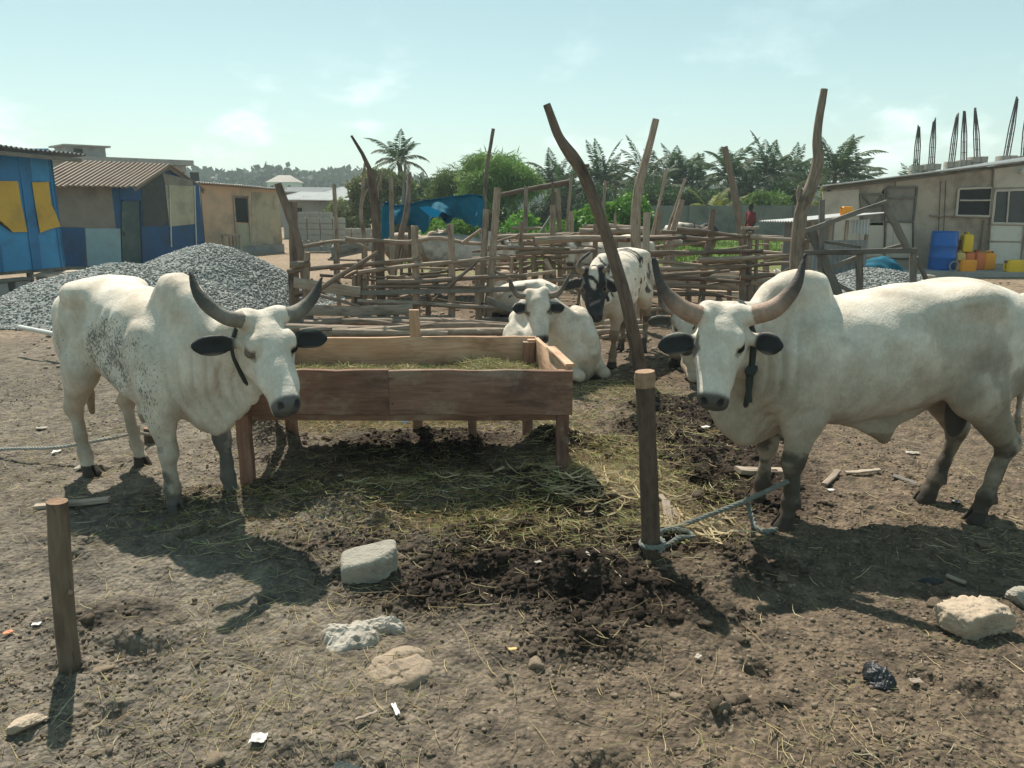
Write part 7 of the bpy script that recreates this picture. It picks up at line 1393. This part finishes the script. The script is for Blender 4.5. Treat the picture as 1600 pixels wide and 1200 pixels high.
for lb, px, py, w_, l_, mt, rz in (('crumpled white paper scrap near the bottom edge', 405, 1158, .05, .05, 'white_plastic', 0), ('white scrap beside the plain brown stake', 57, 981, .03, .02, 'white_plastic', .2), ('thin torn white plastic strip below the burlap sack', 618, 1108, .016, .06, 'white_plastic', .4), ('bright white paper scrap behind the front legs of the big bull', 1297, 774, .035, .03, 'white_plastic', .3),
                                   ('pale bone coloured scrap beneath the belly of the big bull', 1425, 712, .09, .05, 'sack_white', -.3), ('white scrap by the stretched dusty rope', 88, 710, .045, .05, 'white_plastic', .2), ('dirty white scrap on the soil behind the flecked bull', 65, 667, .08, .06, 'sack_white', .5), ('dusty crumpled scrap by the hind hoof of the flecked bull', 133, 733, .10, .06, 'sack_white', .1), ('small white tag on the dung under the trough', 532, 750, .025, .03, 'white_plastic', 0), ('pale husk in the dung near the stake', 918, 900, .018, .04, 'sack_white', .6),
                                   ('bright blue plastic scrap under the trough', 632, 661, .06, .05, 'tarp', 0), ('pale scrap on the ground between the trough and the stake', 840, 905, .03, .02, 'sack_white', .5), ('grey torn rag by the right edge of the dung', 1330, 640, .05, .03, 'sack_white', 1), ('white scrap under the neck of the big bull', 1100, 690, .06, .03, 'white_plastic', .3), ('dark grey rag at the bottom edge', 545, 1195, .10, .05, 'rope_dark', -.2), ('scrap of grey plastic by the hind hooves of the big bull', 1495, 790, .05, .05, 'black_plastic', .2), ('pale dry leaf on the soil near the bottom right', 1090, 1030, .03, .02, 'sack_white', .7), ('dusty pale leaf beside the black bag', 1430, 1070, .04, .025, 'board', .1), ('yellow peel near the dung lumps', 800, 1010, .03, .014, 'can_t', .1), ('red and yellow wrapper at the left edge', 12, 993, .022, .035, 'can_r', -.5)):
    scrap(lb, px, py, w_, l_, M[mt], rz=rz, seed=int(px) % 17)
def lyingplank(label, p, q, w_, t_, mat='board', name='plank'):
    a, b_ = on(*p, .02), on(*q, .02); b = MB(a); b.plank(a, b_, w_, t_, up=np.cross(b_ - a, UP), jit=.004); return tag(b.build(name, [M[mat], M['cut']]), label, 'plank')
def cloth(name, label, cat, c, hw, h, mat, seed, crease=.3, fr=3., rz=0., flap=None, ragged=.1, n=110):
    """a limp sack lying on the soil: puffed middle, tucked hem, creases that run across it; edges pressed into the ground"""
    u = np.linspace(-1, 1, n); U_, V_ = np.meshgrid(u, u, indexing='ij'); a = np.arctan2(V_, U_); rm = np.maximum(np.abs(U_), np.abs(V_)); out = 1 + ragged * 2 * (fbm(np.cos(a) * 2 + seed, np.sin(a) * 2 + seed, seed, 4) - .5)
    k = np.where(rm > 0, (.35 * np.maximum(np.hypot(U_, V_), 1e-6) / np.maximum(rm, 1e-6) + .65), 1); X, Y = U_ / k * out * hw[0], V_ / k * out * hw[1]
    wx, wy = U_ * fr + .8 * fbm(U_ * 2, V_ * 2, seed + 1, 3), V_ * fr + .8 * fbm(U_ * 2 + 5, V_ * 2, seed + 2, 3)
    rid = 1 - np.abs(fbm(wx * .8 + wy * .5, wy * .35, seed + 3, 3) - .5) * 5; rid2 = 1 - np.abs(fbm(wx * 1.6, wy * 1.1 - wx * .5, seed + 4, 3) - .5) * 5
    pf = (1 - np.clip(rm, 0, 1) ** 5) ** .5; Z = h * pf * (.72 + crease * (.6 * rid + .3 * rid2) + .5 * (fbm(U_ * 1.4 + seed, V_ * 1.4, seed + 5, 2) - .5))
    if flap: d = U_ * math.cos(flap) + V_ * math.sin(flap) + .15 * (fbm(U_ * 2, V_ * 2, seed + 8, 2) - .5); Z = Z + h * .20 * sstep(.22, -.22, d) * pf
    Z = Z - .012 * (1 - pf); g = np.stack([X, Y, Z], -1); b = MB(); b.quadsheet(g[:, ::-1][:, ::-1]); o = b.build(name, mat); o.location = tuple(c); o.rotation_euler = (0, 0, rz); return tag(o, label, cat)
def sack_sheet(name, label, cat, outline, folds, h, mat, seed):
    """limp folded sack: outline and fold lines are given on the ground; the cloth swells between the folds and its hem lies on the soil"""
    o2 = np.array([G(*p)[:2] for p in outline]); c = o2.mean(0); o2 = o2 - c; an = np.arctan2(o2[:, 1], o2[:, 0]); od = np.argsort(an); an = an[od]; rd = np.hypot(*o2.T)[od]
    th = np.linspace(-math.pi, math.pi, 181); R_ = np.interp(th, np.concatenate([[an[-1] - 2 * math.pi], an, [an[0] + 2 * math.pi]]), np.concatenate([[rd[-1]], rd, [rd[0]]])); 
    for _ in range(2): R_ = (np.roll(R_[:-1], 1) + 2 * R_[:-1] + np.roll(R_[:-1], -1)) / 4; R_ = np.append(R_, R_[0])
    q = np.linspace(0, 1, 70); Q_, T_ = np.meshgrid(q, th, indexing='ij'); r_ = Q_ * R_[None]; X, Y = r_ * np.cos(T_), r_ * np.sin(T_)
    Z = h * (1 - Q_ ** 6) ** .5 * (.75 + .9 * (fbm(X * 11 + seed, Y * 11, seed, 3) - .4)); P2 = np.stack([X.ravel(), Y.ravel(), X.ravel() * 0], 1)
    for pts, dp, wd, step in folds:
        w_ = [np.append(G(*p)[:2] - c, 0) for p in pts]; d, _ = seg_dist(P2, w_); d = d.reshape(X.shape); a, b_ = w_[0], w_[-1]; sd_ = ((X - a[0]) * (b_[1] - a[1]) - (Y - a[1]) * (b_[0] - a[0])); Z = Z - dp * np.exp(-(d / wd) ** 2) + step * np.exp(-(d / (wd * 5)) ** 2) * (sd_ > 0) * sstep(0, wd, d)
    Z = Z + .004 * (1 - np.abs(fbm(X * 26 + Y * 14, Y * 22, seed + 4, 3) - .5) * 5) * (1 - Q_ ** 4); Z = np.maximum(Z, 0) * (1 - Q_ ** 20) - .010 * Q_ ** 20
    b = MB(); b.quadsheet(np.stack([X, Y, Z], -1)); o = b.build(name, mat); o.location = (c[0], c[1], gzs(c[0], c[1]) - .003); return tag(o, label, cat)
sack_sheet('sack', 'folded brown burlap sack lying on the soil', 'sack', [(563, 1044), (578, 1022), (596, 1012), (616, 1002), (646, 1001), (664, 1008), (672, 1022), (684, 1034), (680, 1046), (660, 1056), (636, 1066), (606, 1070), (582, 1064), (572, 1056)],
           [([(566, 1046), (604, 1038), (630, 1024), (654, 1018), (676, 1030)], .010, .010, .012), ([(600, 1040), (622, 1052), (640, 1064)], .004, .008, 0), ([(616, 1004), (628, 1016), (640, 1020)], .003, .008, 0), ([(580, 1060), (612, 1056), (650, 1040)], .004, .008, .004)], .040, M['sack'], 5)
cloth('plastic_sack', 'crumpled dirty white woven sack half buried behind the burlap sack', 'sack', on(548, 990, -.004), (.115, .09), .034, M['sack_white'], 11, .9, 1.7, .3, None, .36)
cloth('plastic_sack', 'grey brown twisted end of sack beside the white woven sack', 'sack', on(600, 975, -.002), (.085, .036), .045, M['sack_white'], 15, .5, 1.7, -.15, None, .22, 70)
crumple('plastic_bag', 'shiny crumpled black plastic bag on the bare soil', 'bag', on(1372, 1062, .012), (.045, .062, .03), M['black_plastic'], 8, .30, 1.6, .2, .12)
crumple('plastic_bag', 'small flat black scrap of plastic near the large pale rock', 'bag', on(1455, 910, .006), (.055, .022, .012), M['black_plastic'], 4, .3, 2., 0)
lyingplank('weathered plank lying behind the plain brown stake', (55, 797), (172, 789), .05, .025); lyingplank('flat plank pressed in the soil behind the hooves of the big bull', (1152, 748), (1230, 742), .09, .03)
lyingplank('broken stick on the soil behind the big bull', (1320, 742), (1375, 739), .03, .014); lyingplank('dark splinter of wood near the hind legs of the big bull', (1395, 747), (1432, 754), .05, .012, 'grey_board'); lyingplank('split pale stick leaning by the foot of the barked stake', (1030, 790), (1072, 830), .03, .016)
lyingplank('short plank stub standing in the hay by the barked stake', (1040, 800), (1046, 830), .05, .03); lyingplank('flat chip of wood beside the black scrap', (1478, 905), (1508, 914), .03, .01); lyingplank('pale split stick in the soil by the white paper', (1288, 762), (1310, 740), .035, .02); lyingplank('pale flat chip below the torn sack', (555, 1128), (590, 1115), .012, .004)
# thin even haze over the place
b = MB(); X0, X1, Y0, Y1, Z0, Z1 = -420, 420, -40, 700, -1.2, 26; V = [(x, y, z) for z in (Z0, Z1) for x, y in ((X0, Y0), (X1, Y0), (X1, Y1), (X0, Y1))]; b.add(V, [(0, 3, 2, 1), (4, 5, 6, 7), (0, 1, 5, 4), (1, 2, 6, 5), (2, 3, 7, 6), (3, 0, 4, 7)])
hm = bpy.data.materials.new('haze'); hm.use_nodes = True; hm.node_tree.nodes.clear(); ho = hm.node_tree.nodes.new('ShaderNodeOutputMaterial'); hv = hm.node_tree.nodes.new('ShaderNodeVolumePrincipled'); hv.inputs['Color'].default_value = (.80, .93, .95, 1); hv.inputs['Density'].default_value = .0010; hv.inputs['Anisotropy'].default_value = .2
hm.node_tree.links.new(hv.outputs[0], ho.inputs['Volume']); o = b.build('haze', hm, None, False); tag(o, 'thin pale haze in the air', 'haze', None, 'stuff')
